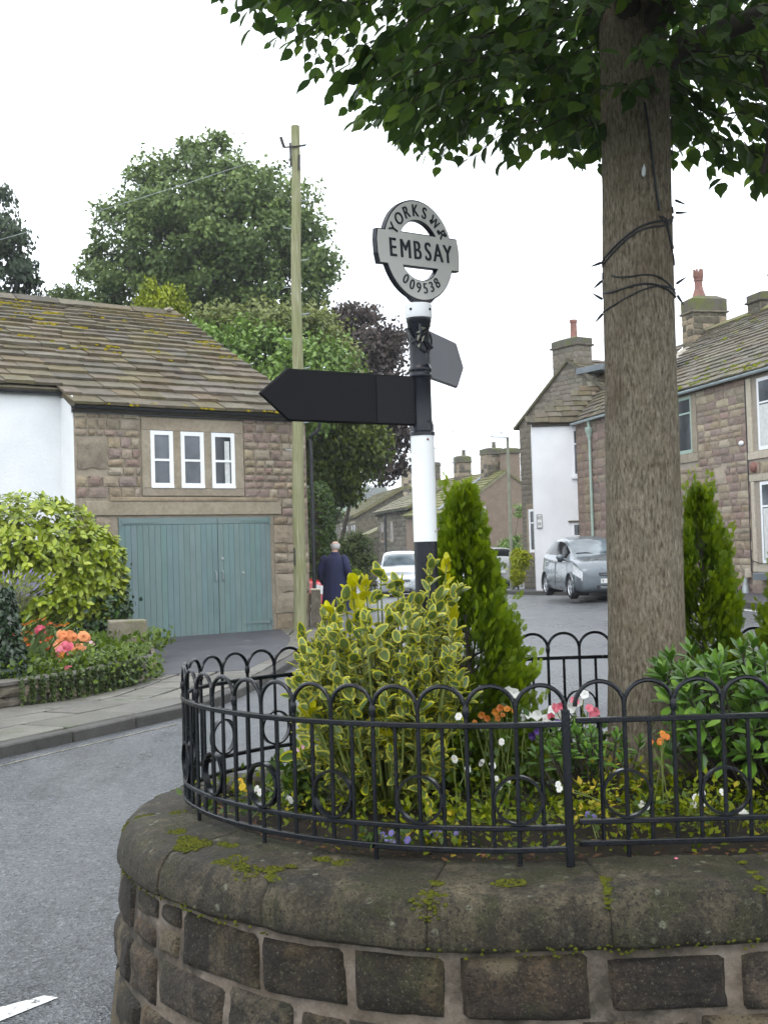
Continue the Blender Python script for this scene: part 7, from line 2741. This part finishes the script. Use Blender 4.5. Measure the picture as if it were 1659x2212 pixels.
TS = spray_mesh('spray', None)
T_SP = (np.array(TS.v, float), TS.f)
F_THU = leaf_mat('thuja_spray', (0.060, 0.105, 0.010), (0.240, 0.315, 0.025), 'attr', .55, .35, .25, (0.42, 0.43, 0.06))


def thuja(label, base, height, radius, seed, n=3800):
    g = np.random.default_rng(seed)
    t = thing('dwarf_conifer', label, 'conifer', base, 'dwarf conifers in the planter')
    pp, ax, nr, sz, tint = [], [], [], [], []
    npl = n // 24
    for i in range(npl):
        h = g.random() ** 1.1
        a = i * 2.39996 + g.uniform(-.5, .5)
        pr = float(np.interp(h, [0, .10, .35, .6, .8, .92, 1], [1.08, 1.14, .96, .66, .38, .20, .05]))
        r = radius * pr * g.uniform(.80, 1.10) * (1 + .10 * math.sin(a * 3 + seed + h * 6))
        o = np.array([math.cos(a), math.sin(a), 0])
        rise = g.uniform(.07, .20) * height * .55
        tip = np.array(base) + o * r + [0, 0, h * height * .92 + rise * .5]
        st = np.array(base) + o * r * .25 + [0, 0, max(0, h * height * .92 - rise)]
        t0 = g.random()
        if i % 23 == 0:      # stray leading shoots
            tip = tip + o * .03 + [0, 0, .10]
            t0 = 1.0
        k = int(g.uniform(18, 30))
        for q in np.linspace(.15, 1, k):
            p = st * (1 - q) + tip * q + o * .03 * math.sin(q * 3) + g.normal(size=3) * .010
            d = (tip - st) / np.linalg.norm(tip - st) + [0, 0, .6 * q]
            sd_ = np.cross(d, g.normal(size=3))
            sd_ /= np.linalg.norm(sd_)
            pp.append(p)
            ax.append(d * g.uniform(.6, 1.1) + sd_ * g.uniform(.2, .8))
            nr.append(np.cross(d, o) * g.choice([-1, 1]) + g.normal(size=3) * .5)
            sz.append(g.uniform(.035, .075) * (1.15 - .45 * q) * (1 - .25 * h))
            tint.append(np.clip(.02 + .46 * q ** 2 * (.25 + .75 * t0) + .25 * h * q + .18 * g.random() * q, 0, 1))
    pp, ax, nr, sz, tint = map(np.array, (pp, ax, nr, sz, tint))
    link('foliage', scatter('foliage', T_SP, pp, ax, nr, sz, tint, [F_THU]), t)
    m = MB()
    m.tube([base, (base[0], base[1], base[2] + height * .55), (base[0], base[1], base[2] + height * .93)], [.016, .010, .003], 6)
    for k in range(40):
        q, aa = rnd.uniform(.05, .85), rnd.uniform(0, 2 * PI)
        rr = radius * .8 * float(np.interp(q, [0, .3, .6, 1], [1, .9, .65, 0]))
        s0 = Vector((base[0], base[1], base[2] + q * height * .85))
        m.tube([s0, s0 + Vector((math.cos(aa) * rr * .6, math.sin(aa) * rr * .6, .04)), s0 + Vector((math.cos(aa) * rr, math.sin(aa) * rr, .12))], [.006, .004, .002], 4, cap=False)
    link('trunk', m.mesh('trunk', M['twig']), t, None)
    return t


thuja('pointed yellow-green dwarf conifer right of the signpost and behind the euonymus', (.338, 5.10, .57), 1.30, .252, 1, 12500)
thuja('dwarf conifer half hidden behind the right side of the tree trunk', (1.44, 5.50, .57), 1.28, .215, 3, 9500)
thuja('dwarf conifer at the right edge of the photo', (1.80, 5.30, .57), 1.04, .215, 5, 8000)

# bedding flowers, clump by clump
GZ = .57


def bed(name, label, u, v, D, pts, mesh, size, n_leaf=30, leaf=.03, spread=.05, h=.12):
    c = P(u, v, D)
    b = (c.x, c.y, GZ)
    flower_clump(name, label, 'flowers', b, [P(a, q, D + rnd.uniform(-.06, .06)) for a, q in pts], mesh, size, F_GCG, spread, n_leaf, leaf, max(h, c.z - GZ - .03))


bed('white_pansy', 'white pansies left of the bent railing, nearest the yellow-edged euonymus', 985, 1590, 4.35, ((990, 1548), (975, 1568), (982, 1640), (1010, 1662)), PA['white'], .030)
bed('white_pansy', 'group of white pansies in the middle of the bed below the conifer', 1070, 1620, 4.4, ((1083, 1603), (1040, 1648), (1064, 1652), (1072, 1682), (1078, 1700), (1098, 1690)), PA['white'], .030)
bed('white_geranium', 'white blooms just behind the bow tops under the conifer', 1105, 1500, 4.75, ((1098, 1492), (1110, 1497), (1118, 1503), (1128, 1550), (1140, 1545)), TP['white'], .040, 60, .04, .07)
bed('marigold', 'rusty orange marigolds at the foot of the conifer', 1062, 1545, 4.65, ((1040, 1545), (1052, 1552), (1070, 1538), (1075, 1552), (1085, 1545), (1068, 1562), (1095, 1532), (1025, 1560), (1080, 1530), (1110, 1535)), TP['rust'], .028, 160, .03, .09)
bed('petunia', 'clump of white and pink petunias beside the left of the tree trunk', 1235, 1530, 4.75, ((1232, 1528), (1250, 1515), (1262, 1500), (1205, 1545), (1222, 1548), (1180, 1555), (1160, 1545), (1195, 1535)), TP['white'], .046, 200, .04, .10)
bed('pink_petunia', 'bright pink petunias among the white ones by the trunk', 1240, 1532, 4.7, ((1198, 1530), (1212, 1525), (1190, 1548), (1272, 1530), (1285, 1538), (1278, 1545), (1240, 1515)), TP['pink'], .040, 60, .04, .1)
bed('purple_petunia', 'dark purple petunias below the white and pink ones', 1220, 1565, 4.6, ((1205, 1562), (1228, 1580), (1150, 1590), (1242, 1572), (1160, 1580)), TP['purple'], .034, 80, .035, .08)
bed('orange_poppy', 'orange and peach blooms in front of the evergreen shrub', 1420, 1598, 4.3, ((1432, 1588), (1440, 1592), (1405, 1605), (1425, 1602)), PA['orange'], .032, 30, .03, .05)
bed('white_pansy', 'white pansies low in the bed inside the second ring right of the post', 1515, 1730, 4.1, ((1500, 1722), (1515, 1715), (1498, 1738), (1520, 1735), (1560, 1712)), PA['white'], .030)
bed('white_pansy', 'single white pansy near the right edge behind the bars', 1605, 1755, 4.05, ((1600, 1752), (1612, 1760)), PA['white'], .030, 14)
bed('white_pansy', 'white pansies between the bent railing and the first ring right of the post', 1390, 1738, 4.1, ((1385, 1738), (1396, 1742), (1205, 1695), (1208, 1705)), PA['white'], .028, 30)
bed('violet_pansy', 'single violet pansy beside the foot of the railing post', 1278, 1765, 4.0, ((1270, 1760), (1282, 1768)), PA['violet'], .030, 16)
bed('violet_lobelia', 'small violet flowers at the soil edge left of centre', 850, 1810, 3.98, ((835, 1812), (848, 1818), (862, 1808), (880, 1815), (826, 1804), (845, 1800)), PA['violet'], .026, 60, .03, .07, .05)
bed('violet_lobelia', 'violet flowers low behind the rail below the euonymus', 930, 1795, 4.05, ((915, 1790), (928, 1796), (940, 1802), (950, 1790), (985, 1800)), PA['violet'], .026, 60, .03, .07, .05)
bed('pale_pink_flower', 'pale pink flowers left of the euonymus seen through the railing', 655, 1625, 4.95, ((640, 1622), (652, 1612), (662, 1618), (672, 1608), (678, 1630), (650, 1640), (638, 1650), (660, 1600)), TP['pale_pink'], .028, 90, .04, .07)
bed('yellow_pansy', 'yellow and white pansies low inside the rings of the rounded end', 540, 1690, 4.55, ((524, 1700), (532, 1712), (520, 1688)), PA['yellow'], .032, 40, .04, .08)
bed('white_pansy', 'white pansies at the rounded end beside the yellow ones', 565, 1715, 4.5, ((555, 1705), (562, 1712), (618, 1720), (628, 1728)), PA['white'], .030, 40, .03, .1)
bed('feathery_clump', 'dark green feathery plant beneath the pale pink flowers', 655, 1690, 4.6, (), PA['white'], .04, 420, .045, .055, .2)
tag(MB().blob(P(1460, 1862, 3.80) + Vector((0, 0, .006)), .0085, .0085, .0085, 10, 6).build('pink_ball', plain('pink_bead', (.55, .13, .20), .35, .05), None, 50), 'small pink ball lying on the soil edge near the right side', 'ball')

# ------------------------------------------------------------------ cars
HATCH = [  # x, z bottom, z belt, z top, half width sill, belt, top
    (0.00, .28, .60, .66, .56, .54, .46), (-.06, .20, .70, .77, .72, .69, .58), (-.26, .18, .81, .90, .81, .76, .63), (-.62, .18, .89, .985, .845, .79, .67),
    (-.92, .18, .93, 1.05, .85, .80, .675), (-1.40, .18, .95, 1.29, .85, .805, .60), (-1.75, .18, .96, 1.46, .85, .805, .57), (-2.3, .18, .98, 1.53, .85, .80, .565),
    (-2.9, .19, 1.0, 1.51, .85, .79, .55), (-3.32, .22, 1.03, 1.42, .83, .77, .54), (-3.58, .27, 1.04, 1.22, .78, .73, .55), (-3.72, .34, .96, 1.0, .66, .62, .48)]
MPV = [
    (0.00, .30, .62, .66, .54, .52, .44), (-.06, .22, .70, .76, .72, .69, .56), (-.28, .20, .82, .90, .82, .76, .62), (-.62, .19, .92, 1.00, .85, .80, .68),
    (-.88, .19, .97, 1.08, .86, .81, .69), (-1.30, .19, 1.0, 1.36, .86, .815, .63), (-1.68, .19, 1.01, 1.53, .86, .815, .61), (-2.4, .19, 1.02, 1.60, .86, .81, .61),
    (-3.2, .20, 1.03, 1.59, .86, .80, .61), (-3.8, .24, 1.05, 1.54, .84, .78, .60), (-4.04, .28, 1.05, 1.30, .82, .77, .61), (-4.13, .34, .98, 1.03, .76, .72, .56)]


def catmull(A, t_):
    """A: (n,k) rows; t_ in [0, n-1]"""
    i = min(len(A) - 2, int(t_))
    f_ = t_ - i
    p0, p1, p2, p3 = A[max(0, i - 1)], A[i], A[i + 1], A[min(len(A) - 1, i + 2)]
    return 0.5 * (2 * p1 + (p2 - p0) * f_ + (2 * p0 - 5 * p1 + 4 * p2 - p3) * f_ ** 2 + (3 * p1 - p0 - 3 * p2 + p3) * f_ ** 3)


def car(name, label, stations, Mw, paint, wheels_x, r_w=.30, rear=False, group=None, plate_txt=None, tall_lights=False):
    loc = Mw.translation
    t = thing(name, label, 'car', loc, group)
    S = np.array(stations, float)
    NX, sub = len(S), 7
    rows = []
    for i in range((NX - 1) * sub + 1):
        x, zb, zl, zt, ws, wl, wt = catmull(S, i / sub)
        k = max(0.0, min(1, (zt - zl) / .5))
        ring = [(0, zb), (ws * .80, zb), (ws * .97, zb + .07), (ws, zb + .42 * (zl - zb)), (wl + .015, zl - .10), (wl, zl), (wt + .05 * k, zt - .10 * k - .01), (wt * .72, zt - .005), (0, zt + .015)]
        R_ = np.array(ring)
        rows.append([(x, *catmull(R_, q / 4)) for q in range(8 * 4 + 1)])
    nj = 33
    V, idx = [], {}
    for i, r in enumerate(rows):
        for j, (x, y, z) in enumerate(r):
            for sgn in (1, -1):
                idx[(i, j, sgn)] = len(V)
                V.append((x, y * sgn, z))
    faces = {'body': [], 'screen': [], 'side': [], 'rear': [], 'lamp': [], 'grille': [], 'tail': []}
    x_end = S[-1, 0]
    for i in range(len(rows) - 1):
        for j in range(nj - 1):
            for sgn in (1, -1):
                f = (idx[(i, j, sgn)], idx[(i + 1, j, sgn)], idx[(i + 1, j + 1, sgn)], idx[(i, j + 1, sgn)])
                if sgn < 0:
                    f = f[::-1]
                c = np.mean([V[q] for q in f], 0)
                x, y, z = c[0], abs(c[1]), c[2]
                if any((x - wx) ** 2 + (z - r_w) ** 2 < (r_w + .045) ** 2 for wx in wheels_x) and y > .5 and z < .75:
                    continue
                key = 'body'
                zl = float(np.interp(-x, -S[:, 0], S[:, 2]))
                zt = float(np.interp(-x, -S[:, 0], S[:, 3]))
                if 21 <= j < 24 and S[5, 0] + .22 > x > S[-2, 0] + .02 and zt - zl > .22:
                    key = 'side'
                    if any(abs(x - px) < .035 for px in (S[7, 0] + .0,)):
                        key = 'body'
                elif j >= 25 and S[6, 0] + .05 < x < S[4, 0] - .03:
                    key = 'screen'
                elif j >= 25 and S[-2, 0] - .02 < x < S[-3, 0] + .06:
                    key = 'rear'
                elif -.44 < x < -.04 and .44 < y and zl - .21 < z < zl - .01 and j >= 12:
                    key = 'lamp'
                elif tall_lights and x < x_end + .42 and y > .60 and .78 < z < 1.42:
                    key = 'tail'
                elif not tall_lights and x < x_end + .25 and y > .48 and .72 < z < .98:
                    key = 'tail'
                faces[key].append((f, c))

    for i in (0, len(rows) - 1):          # nose and tail panels
        for j in range(nj - 1):
            f = (idx[(i, j, 1)], idx[(i, j + 1, 1)], idx[(i, j + 1, -1)], idx[(i, j, -1)])
            if len(set(f)) < 3:
                continue
            c = np.mean([V[q] for q in f], 0)
            faces['body'].append((f, c))

    def part(nm, key, mat, off):
        fl = faces[key]
        if not fl:
            return None
        used, vs, fs = {}, [], []
        for f, c in fl:
            a, b, d = (Vector(V[f[0]]), Vector(V[f[1]]), Vector(V[f[2]]))
            q = []
            for v_ in f:
                if v_ not in used:
                    used[v_] = len(vs)
                    vs.append(V[v_])
                q.append(used[v_])
            if len(set(q)) >= 3:
                fs.append(tuple(q))
        me = bpy.data.meshes.new(nm)
        me.from_pydata(vs, [], fs)
        me.materials.append(mat)
        bm = bmesh.new()
        bm.from_mesh(me)
        bmesh.ops.remove_doubles(bm, verts=bm.verts, dist=.0008)
        bmesh.ops.recalc_face_normals(bm, faces=bm.faces)
        cc = Vector((S[5, 0], 0, .8))
        if bm.faces and sum((f.normal.dot(f.calc_center_median() - cc) > 0) * 2 - 1 for f in bm.faces) < 0:
            bmesh.ops.reverse_faces(bm, faces=bm.faces)
        bm.normal_update()
        if off:
            for v_ in bm.verts:
                v_.co += v_.normal * off
        for f in bm.faces:
            f.smooth = True
        bm.to_mesh(me)
        bm.free()
        me.transform(Mw)
        return link(nm, me, t)

    body = part('body', 'body', paint, 0)
    # solid seal behind the glass and lamps
    for nm, key, mat, off in (('windscreen', 'screen', M['screen_glass'], .002), ('side_windows', 'side', M['car_glass'], .002), ('rear_window', 'rear', M['car_glass'], .002), ('headlights', 'lamp', M['lamp_clear'], .006), ('tail_lights', 'tail', M['lamp_red'], .006), ('grille', 'grille', M['trim_black'], -.004)):
        fl = faces[key]
        if key in ('side', 'lamp', 'tail'):
            allf = fl
            for sgn in (1, -1):
                faces[key] = [q for q in allf if q[1][1] * sgn > 0]
                part({'side': 'side_window', 'lamp': 'headlight', 'tail': 'tail_light'}[key], key, mat, off)
        else:
            part(nm, key, mat, off)
    # wheels
    for wx in wheels_x:
        for sgn in (1, -1):
            yw = S[5, 4] - .02
            Mx = Mw @ Matrix.Translation((wx, sgn * yw, r_w)) @ Matrix.Rotation(-sgn * PI / 2, 4, 'X')
            me = fixn(MB().lathe([(r_w * .66, -.01), (r_w * .72, .012), (r_w * .93, .006), (r_w, -.03), (r_w, -.15), (r_w * .9, -.185), (r_w * .6, -.185)], 28).mesh('tyre', M['tyre'], 50))
            wh = link('wheel', me, t, Mx)
            m = MB().lathe([(r_w * .69, -.012), (r_w * .66, .006), (r_w * .60, -.03), (r_w * .60, -.06)], 28)
            m.lathe([(.055, -.04), (.05, .004), (.02, .008)], 12)
            for k in range(6):
                Ms = Matrix.Rotation(2 * PI * k / 6, 4, 'Z')
                m.box(.03, r_w * .64, -.035, .035, -.028, -.004, Ms)
            ob = link('rim', fixn(m.mesh('rim', M['alloy'])), wh, Mx)
            me = fixn(MB().lathe([(r_w * .62, -.065), (.02, -.066)], 20).mesh('brake_shadow', M['trim_black']))  # black disc standing in for the shade behind the spokes
            link('spoke_shade_disc', me, wh, Mx)
            n = 18
            pts = [Mw @ Vector((wx + (r_w + .05) * math.cos(a), sgn * (S[5, 4] - .004), r_w + (r_w + .05) * math.sin(a))) for a in np.linspace(-.35, PI + .35, n)]
            link('wheel_arch', fixn(MB().tube(pts, .022, 6).mesh('wheel_arch', paint, 50)), t)
            vs, fs = [], []
            for a in np.linspace(-.6, PI + .6, 16):
                for yy in (.45, S[5, 4] - .02):
                    vs.append(Mw @ Vector((wx + (r_w + .06) * math.cos(a), sgn * yy, r_w + (r_w + .06) * math.sin(a))))
            fs = [(2 * i, 2 * i + 1, 2 * i + 3, 2 * i + 2) for i in range(15)]
            link('wheel_well', MB().add(vs, fs).mesh('wheel_well', M['trim_black']), t)
    # floor, mirrors, handles, wipers, plate, emblem
    me = fixn(MB().box(x_end + .25, -.2, -.62, .62, .16, .40).mesh('underside', M['trim_black']))
    me.transform(Mw)
    link('underside', me, t)
    for sgn in (1, -1):
        mx_ = S[4, 0] - .28
        me = fixn(MB().blob((mx_, sgn * .93, 1.02), .07, .10, .075, 12, 8).mesh('mirror', paint, 60))
        me.transform(Mw)
        mo = link('mirror', me, t)
        me = fixn(MB().blob((mx_ + .005, sgn * .925, .955), .05, .075, .05, 10, 6).tube([(mx_, sgn * .80, .95), (mx_, sgn * .92, .97)], .025, 6).mesh('mirror_base', M['trim_black'], 60))
        me.transform(Mw)
        link('mirror_base', me, mo)
        for hx in (S[7, 0] + .12, S[8, 0] + .02):
            me = fixn(MB().tube([(hx, sgn * .815, .90), (hx + .05, sgn * .845, .905), (hx + .14, sgn * .845, .905), (hx + .19, sgn * .815, .90)], .018, 6).mesh('door_handle', paint if False else M['alloy'], 60))
            me.transform(Mw)
            link('door_handle', me, t)
        me = fixn(MB().tube([(S[7, 0] + .24, sgn * (S[7, 4] + .002), .30), (S[7, 0] + .24, sgn * (S[7, 4] + .004), .62), (S[7, 0] + .22, sgn * (S[7, 5] + .016), .93)], .006, 4).mesh('door_gap', M['trim_black']))
        me.transform(Mw)
        link('door_gap', me, t)
    gm_ = MB()
    for z0, z1, hw in ((.565, .635, .30), (.245, .335, .36)):
        gm_.prism([(-hw, z0 + .012), (-hw * .9, z0), (hw * .9, z0), (hw, z0 + .012), (hw, z1), (-hw, z1)], -.03, .006, 'x')
    me = fixn(gm_.mesh('grille', M['trim_black']))
    me.transform(Mw)
    gr_ = link('grille', me, t)
    gm_ = MB()
    for z in (.60, .275, .305):
        gm_.box(.0062, .010, -.28, .28, z - .005, z + .005)
    me = fixn(gm_.mesh('grille_bar', M['alloy']))
    me.transform(Mw)
    link('grille_bar', me, gr_)
    for sgn in (1, -1):
        me = fixn(MB().blob((-.10, sgn * .58, .30), .05, .10, .045, 12, 6).mesh('fog_lamp', M['trim_black'], 60))
        me.transform(Mw)
        link('fog_lamp', me, t)
    m = MB()
    for y0, y1 in ((.52, -.05), (-.02, -.55)):
        m.tube([(S[4, 0] - .05, y0, S[4, 3] + .01), (S[4, 0] - .12, (y0 + y1) / 2, S[4, 3] + .075), (S[4, 0] - .14, y1, S[4, 3] + .065)], .012, 5)
    me = m.mesh('wiper', M['trim_black'])
    me.transform(Mw)
    link('wiper', me, t, None, kind='stuff')
    px = .016
    me = fixn(MB().box(px - .03, px, -.26, .26, .385, .495).mesh('number_plate', M['plate_white']))
    me.transform(Mw)
    pl = link('number_plate', me, t)
    if plate_txt:
        m = MB()
        for y in (.21, ):
            m.box(px + .0005, px + .003, -.008, .008, .405, .44, Matrix.Translation((0, -y, 0)))
            m.tube([(px + .002, -y, .44), (px + .002, -y - .022, .475)], .007, 4).tube([(px + .002, -y, .44), (px + .002, -y + .022, .475)], .007, 4)
        me = m.mesh('plate_letter', M['trim_black'])
        me.transform(Mw)
        link('plate_letter', me, pl)
    me = fixn(MB().box(x_end - .03, x_end + .02, -.26, .26, .62, .73).mesh('number_plate', M['petal_yellow']))
    me.transform(Mw)
    me.materials[0] = M['plate_white']
    link('number_plate', me, t)
    me = fixn(MB().lathe([(.055, 0), (.05, .012), (.03, .014)], 16).mesh('badge', M['alloy'], 40))
    me.transform(Mw @ Matrix.Translation((.008, 0, .665 if stations is MPV else .60)) @ Matrix.Rotation(PI / 2, 4, 'Y') @ Matrix.Diagonal((.7, 1, 1, 1)))
    link('badge', me, t)
    return t


ca = math.atan2(-.985, .11)
fw_ = P(1225, 1297, 29.6)
car('blue_grey_car', 'small blue-grey metallic hatchback parked at the kerb, partly hidden by the tree trunk', HATCH,
    Matrix.Translation((4.50, 29.5, 0.19)) @ Matrix.Rotation(ca, 4, 'Z') @ Matrix.Translation((.70, .82, 0)), M['car_blue'], (-.70, -3.14), .30, plate_txt='Y')
car('silver_car', 'silver people carrier facing the camera down the lane behind the variegated shrub', MPV,
    Matrix.Translation((.52, 41.2, G(.5, 43) - .03)) @ Matrix.Rotation(-PI / 2 - .03, 4, 'Z'), M['car_silver'], (-.74, -3.3), .31)
car('white_car', 'pale car with tall red tail light, seen from behind left of the lamp post', MPV,
    Matrix.Translation((3.90, 50.2, G(3.9, 47))) @ Matrix.Rotation(PI / 2 + .10, 4, 'Z') @ Matrix.Translation((0, 0, 0)), M['car_white'], (-.74, -3.3), .31, tall_lights=True)
car('red_car', 'red car mostly hidden behind the man in the navy coat', HATCH,
    Matrix.Translation((-1.42, 30.6, G(-2, 30) - .10)) @ Matrix.Rotation(.12, 4, 'Z'), M['car_red'], (-.70, -3.14), .30)

# ------------------------------------------------------------------ man walking away
PX, PY = -1.03, 24.3
man = thing('person', 'bald grey-haired person seen from behind in a long navy coat, walking down the lane', 'person', (PX, PY, 0))
PF = Matrix.Translation((PX, PY, 0)) @ Matrix.Rotation(rad(-8), 4, 'Z')


def skin_body(name, verts, edges, radii, mat, root=0, sub=2):
    me = bpy.data.meshes.new(name)
    me.from_pydata(verts, edges, [])
    o = bpy.data.objects.new(name + '_src', me)
    C.objects.link(o)
    sk = o.modifiers.new('s', 'SKIN')
    for i, r in enumerate(radii):
        r = r if isinstance(r, tuple) else (r, r)
        me.skin_vertices[0].data[i].radius = r
        me.skin_vertices[0].data[i].use_root = i == root
    sb_ = o.modifiers.new('u', 'SUBSURF')
    sb_.levels = sb_.render_levels = sub
    dg = bpy.context.evaluated_depsgraph_get()
    out = bpy.data.meshes.new_from_object(o.evaluated_get(dg))
    bpy.data.objects.remove(o)
    out.name = name
    out.materials.clear()
    for m_ in (mat if isinstance(mat, list) else [mat]):
        out.materials.append(m_)
    out.polygons.foreach_set('use_smooth', [True] * len(out.polygons))
    return out


# local axes: +y is the way he walks (away from the camera), x to his right
BV, BE, BR = [], [], []


def bv(p, r, parent=None):
    BV.append(p)
    BR.append(r)
    if parent is not None:
        BE.append((parent, len(BV) - 1))
    return len(BV) - 1


pel = bv((0, 0, .95), (.15, .11))
wst = bv((0, .01, 1.12), (.14, .11), pel)
chs = bv((0, .0, 1.32), (.17, .12), wst)
nk0 = bv((0, .02, 1.46), (.09, .085), chs)
nk1 = bv((0.01, .045, 1.54), (.055, .06), nk0)
h0 = bv((0.015, .06, 1.605), (.076, .086), nk1)
h1 = bv((0.02, .055, 1.675), (.084, .102), h0)
h2 = bv((0.02, .05, 1.735), (.062, .078), h1)
for sgn in (1, -1):
    hp = bv((sgn * .10, 0, .90), (.095, .10), pel)
    if sgn > 0:   # right leg trails, heel lifting
        kn = bv((sgn * .10, .03, .49), (.062, .068), hp)
        an = bv((sgn * .10, -.14, .11), (.04, .045), kn)
        fo = bv((sgn * .10, -.07, .045), (.045, .035), an)
        bv((sgn * .10, .05, .02), (.042, .018), fo)
    else:
        kn = bv((sgn * .10, .13, .49), (.062, .068), hp)
        an = bv((sgn * .10, .18, .09), (.04, .045), kn)
        fo = bv((sgn * .10, .26, .05), (.045, .035), an)
        bv((sgn * .10, .37, .035), (.042, .025), fo)
    sh = bv((sgn * .17, .0, 1.37), (.055, .055), chs)
    if sgn > 0:
        el = bv((sgn * .27, -.06, 1.13), (.052, .052), sh)
        wr = bv((sgn * .29, .06, .91), (.034, .034), el)
    else:
        el = bv((sgn * .275, -.03, 1.12), (.052, .052), sh)
        wr = bv((sgn * .25, .12, .92), (.034, .034), el)
    pm_ = bv((sgn * .285 if sgn > 0 else sgn * .24, (.085 if sgn > 0 else .15), .845), (.024, .042), wr)
    for k in range(4):
        y0 = BV[pm_][1] - .028 + .019 * k
        f1 = bv((BV[pm_][0], y0, .80), .0095, pm_)
        f2 = bv((BV[pm_][0] - sgn * .010, y0 + .006, .765 - .008 * (k in (1, 2))), .0085, f1)
        bv((BV[pm_][0] - sgn * .026, y0 + .010, .738 - .008 * (k in (1, 2))), .0075, f2)
    th1 = bv((BV[pm_][0] - sgn * .012, BV[pm_][1] + .045, .845), .011, pm_)
    bv((BV[pm_][0] - sgn * .018, BV[pm_][1] + .062, .805), .0095, th1)
me = skin_body('body', BV, BE, BR, [M['skin'], M['trousers'], M['shoe']], 0, 2)
mi = []
for p in me.polygons:
    z = p.center.z
    mi.append(0 if z > 1.50 or (abs(p.center.x) > .19 and z < 1.0 and z > .68) else (2 if z < .10 else 1))
me.polygons.foreach_set('material_index', mi)
me.transform(PF)
body = link('body', me, man)
# face, ears
m = MB().blob((.02, .160, 1.635), .013, .024, .020, 8, 6)
for sgn in (1, -1):
    m.blob((.02 + sgn * .088, .05, 1.645), .012, .020, .032, 10, 6)
me = fixn(m.mesh('ears_and_nose', M['skin'], 60))
me.transform(PF)
link('ears_and_nose', me, man)
m = MB()
for sgn in (1, -1):
    m.blob((.02 + sgn * .030, .140, 1.662), .011, .008, .007, 8, 5)
m.blob((.02, .140, 1.597), .022, .008, .005, 8, 4)
me = fixn(m.mesh('face_features', plain('eye_and_lip', (.20, .09, .08), .5), 60))
me.transform(PF)
link('eyes_and_mouth', me, man)
# fringe of hair round the back and sides, bald crown
vs, fs = [], []
nA, nZ = 26, 7
for i in range(nZ + 1):
    z = 1.585 + .098 * i / nZ
    for k in range(nA + 1):
        a = rad(-205) + rad(230) * k / nA
        up_ = (z - 1.65) / .10
        rx = .091 * math.sqrt(max(.05, 1 - up_ * up_ * .7)) + .004 + .002 * noise.noise(Vector((k, i * 2, 0)))
        ry = .109 * math.sqrt(max(.05, 1 - up_ * up_ * .7)) + .004
        vs.append((.02 + rx * math.cos(a), .055 + ry * math.sin(a), z))
for i in range(nZ):
    for k in range(nA):
        a = i * (nA + 1) + k
        fs.append((a, a + 1, a + nA + 2, a + nA + 1))
me = MB().add(vs, fs).mesh('hair', M['hair'], 60)
me.transform(PF)
hr = link('hair', me, man)
# long coat
rings = [(1.475, .085, .075, .02), (1.455, .115, .085, .015), (1.425, .175, .105, .01), (1.38, .225, .125, .0), (1.28, .232, .145, .0), (1.12, .222, .150, .0), (.98, .232, .158, .01), (.80, .252, .175, .02), (.60, .268, .19, .03), (.42, .280, .205, .04), (.33, .285, .21, .045)]
vs, fs = [], []
nA = 44
for (z, rx, ry, oy) in rings:
    for k in range(nA):
        a = 2 * PI * k / nA
        f_ = 1 + (.05 * math.sin(a * 7 + 1) + .03 * math.sin(a * 13)) * max(0, (1.2 - z)) / .9
        # back vent
        if z < .85 and abs(((a + PI / 2 + PI) % (2 * PI)) - PI) < .12:
            f_ -= .10 * (.85 - z)
        x, y = rx * math.cos(a) * f_, ry * math.sin(a) * f_ + oy
        vs.append((x, y, z + .012 * math.sin(a * 3) * (z < .4)))
for i in range(len(rings) - 1):
    for k in range(nA):
        fs.append((i * nA + k, i * nA + (k + 1) % nA, (i + 1) * nA + (k + 1) % nA, (i + 1) * nA + k))
coat_m = MB().add(vs, fs)
for sgn in (1, -1):
    pts = [(sgn * .15, .0, 1.415), (sgn * .205, -.005, 1.37), (sgn * .255, -.04, 1.24), (sgn * .285 if sgn > 0 else sgn * .29, -.06 if sgn > 0 else -.035, 1.12), (sgn * .30 if sgn > 0 else sgn * .275, .01 if sgn > 0 else .05, 1.0), (sgn * .298 if sgn > 0 else sgn * .25, .065 if sgn > 0 else .125, .885)]
    coat_m.tube(pts, [.07, .088, .080, .076, .068, .060], 14)
me = fixn(coat_m.mesh('coat', M['coat'], 70))
me.transform(PF)
ct = link('coat', me, man)
vs, fs = [], []
for i, (z, rx, ry, oy) in enumerate(((1.47, .080, .078, .035), (1.515, .074, .076, .045), (1.52, .082, .085, .042), (1.455, .118, .100, .02))):
    for k in range(24):
        a = 2 * PI * k / 24
        vs.append((rx * math.cos(a) + .006, ry * math.sin(a) + oy, z))
for i in range(3):
    for k in range(24):
        fs.append((i * 24 + k, i * 24 + (k + 1) % 24, (i + 1) * 24 + (k + 1) % 24, (i + 1) * 24 + k))
me = fixn(MB().add(vs, fs).mesh('collar', M['coat'], 70))
me.transform(PF)
link('collar', me, ct)

# ------------------------------------------------------------------ damp air
hz = bpy.data.materials.new('damp_air')
hz.use_nodes = True
hz.node_tree.nodes.clear()
ho = hz.node_tree.nodes.new('ShaderNodeOutputMaterial')
hv = hz.node_tree.nodes.new('ShaderNodeVolumePrincipled')
hv.inputs['Color'].default_value = (0.93, 0.96, 1.0, 1)
hv.inputs['Density'].default_value = HAZE
hv.inputs['Anisotropy'].default_value = 0.2
hz.node_tree.links.new(hv.outputs[0], ho.inputs['Volume'])
link('haze', MB().box(-960, 960, -260, 1060, -8.5, 62).mesh('haze', hz), None, None, kind='stuff')
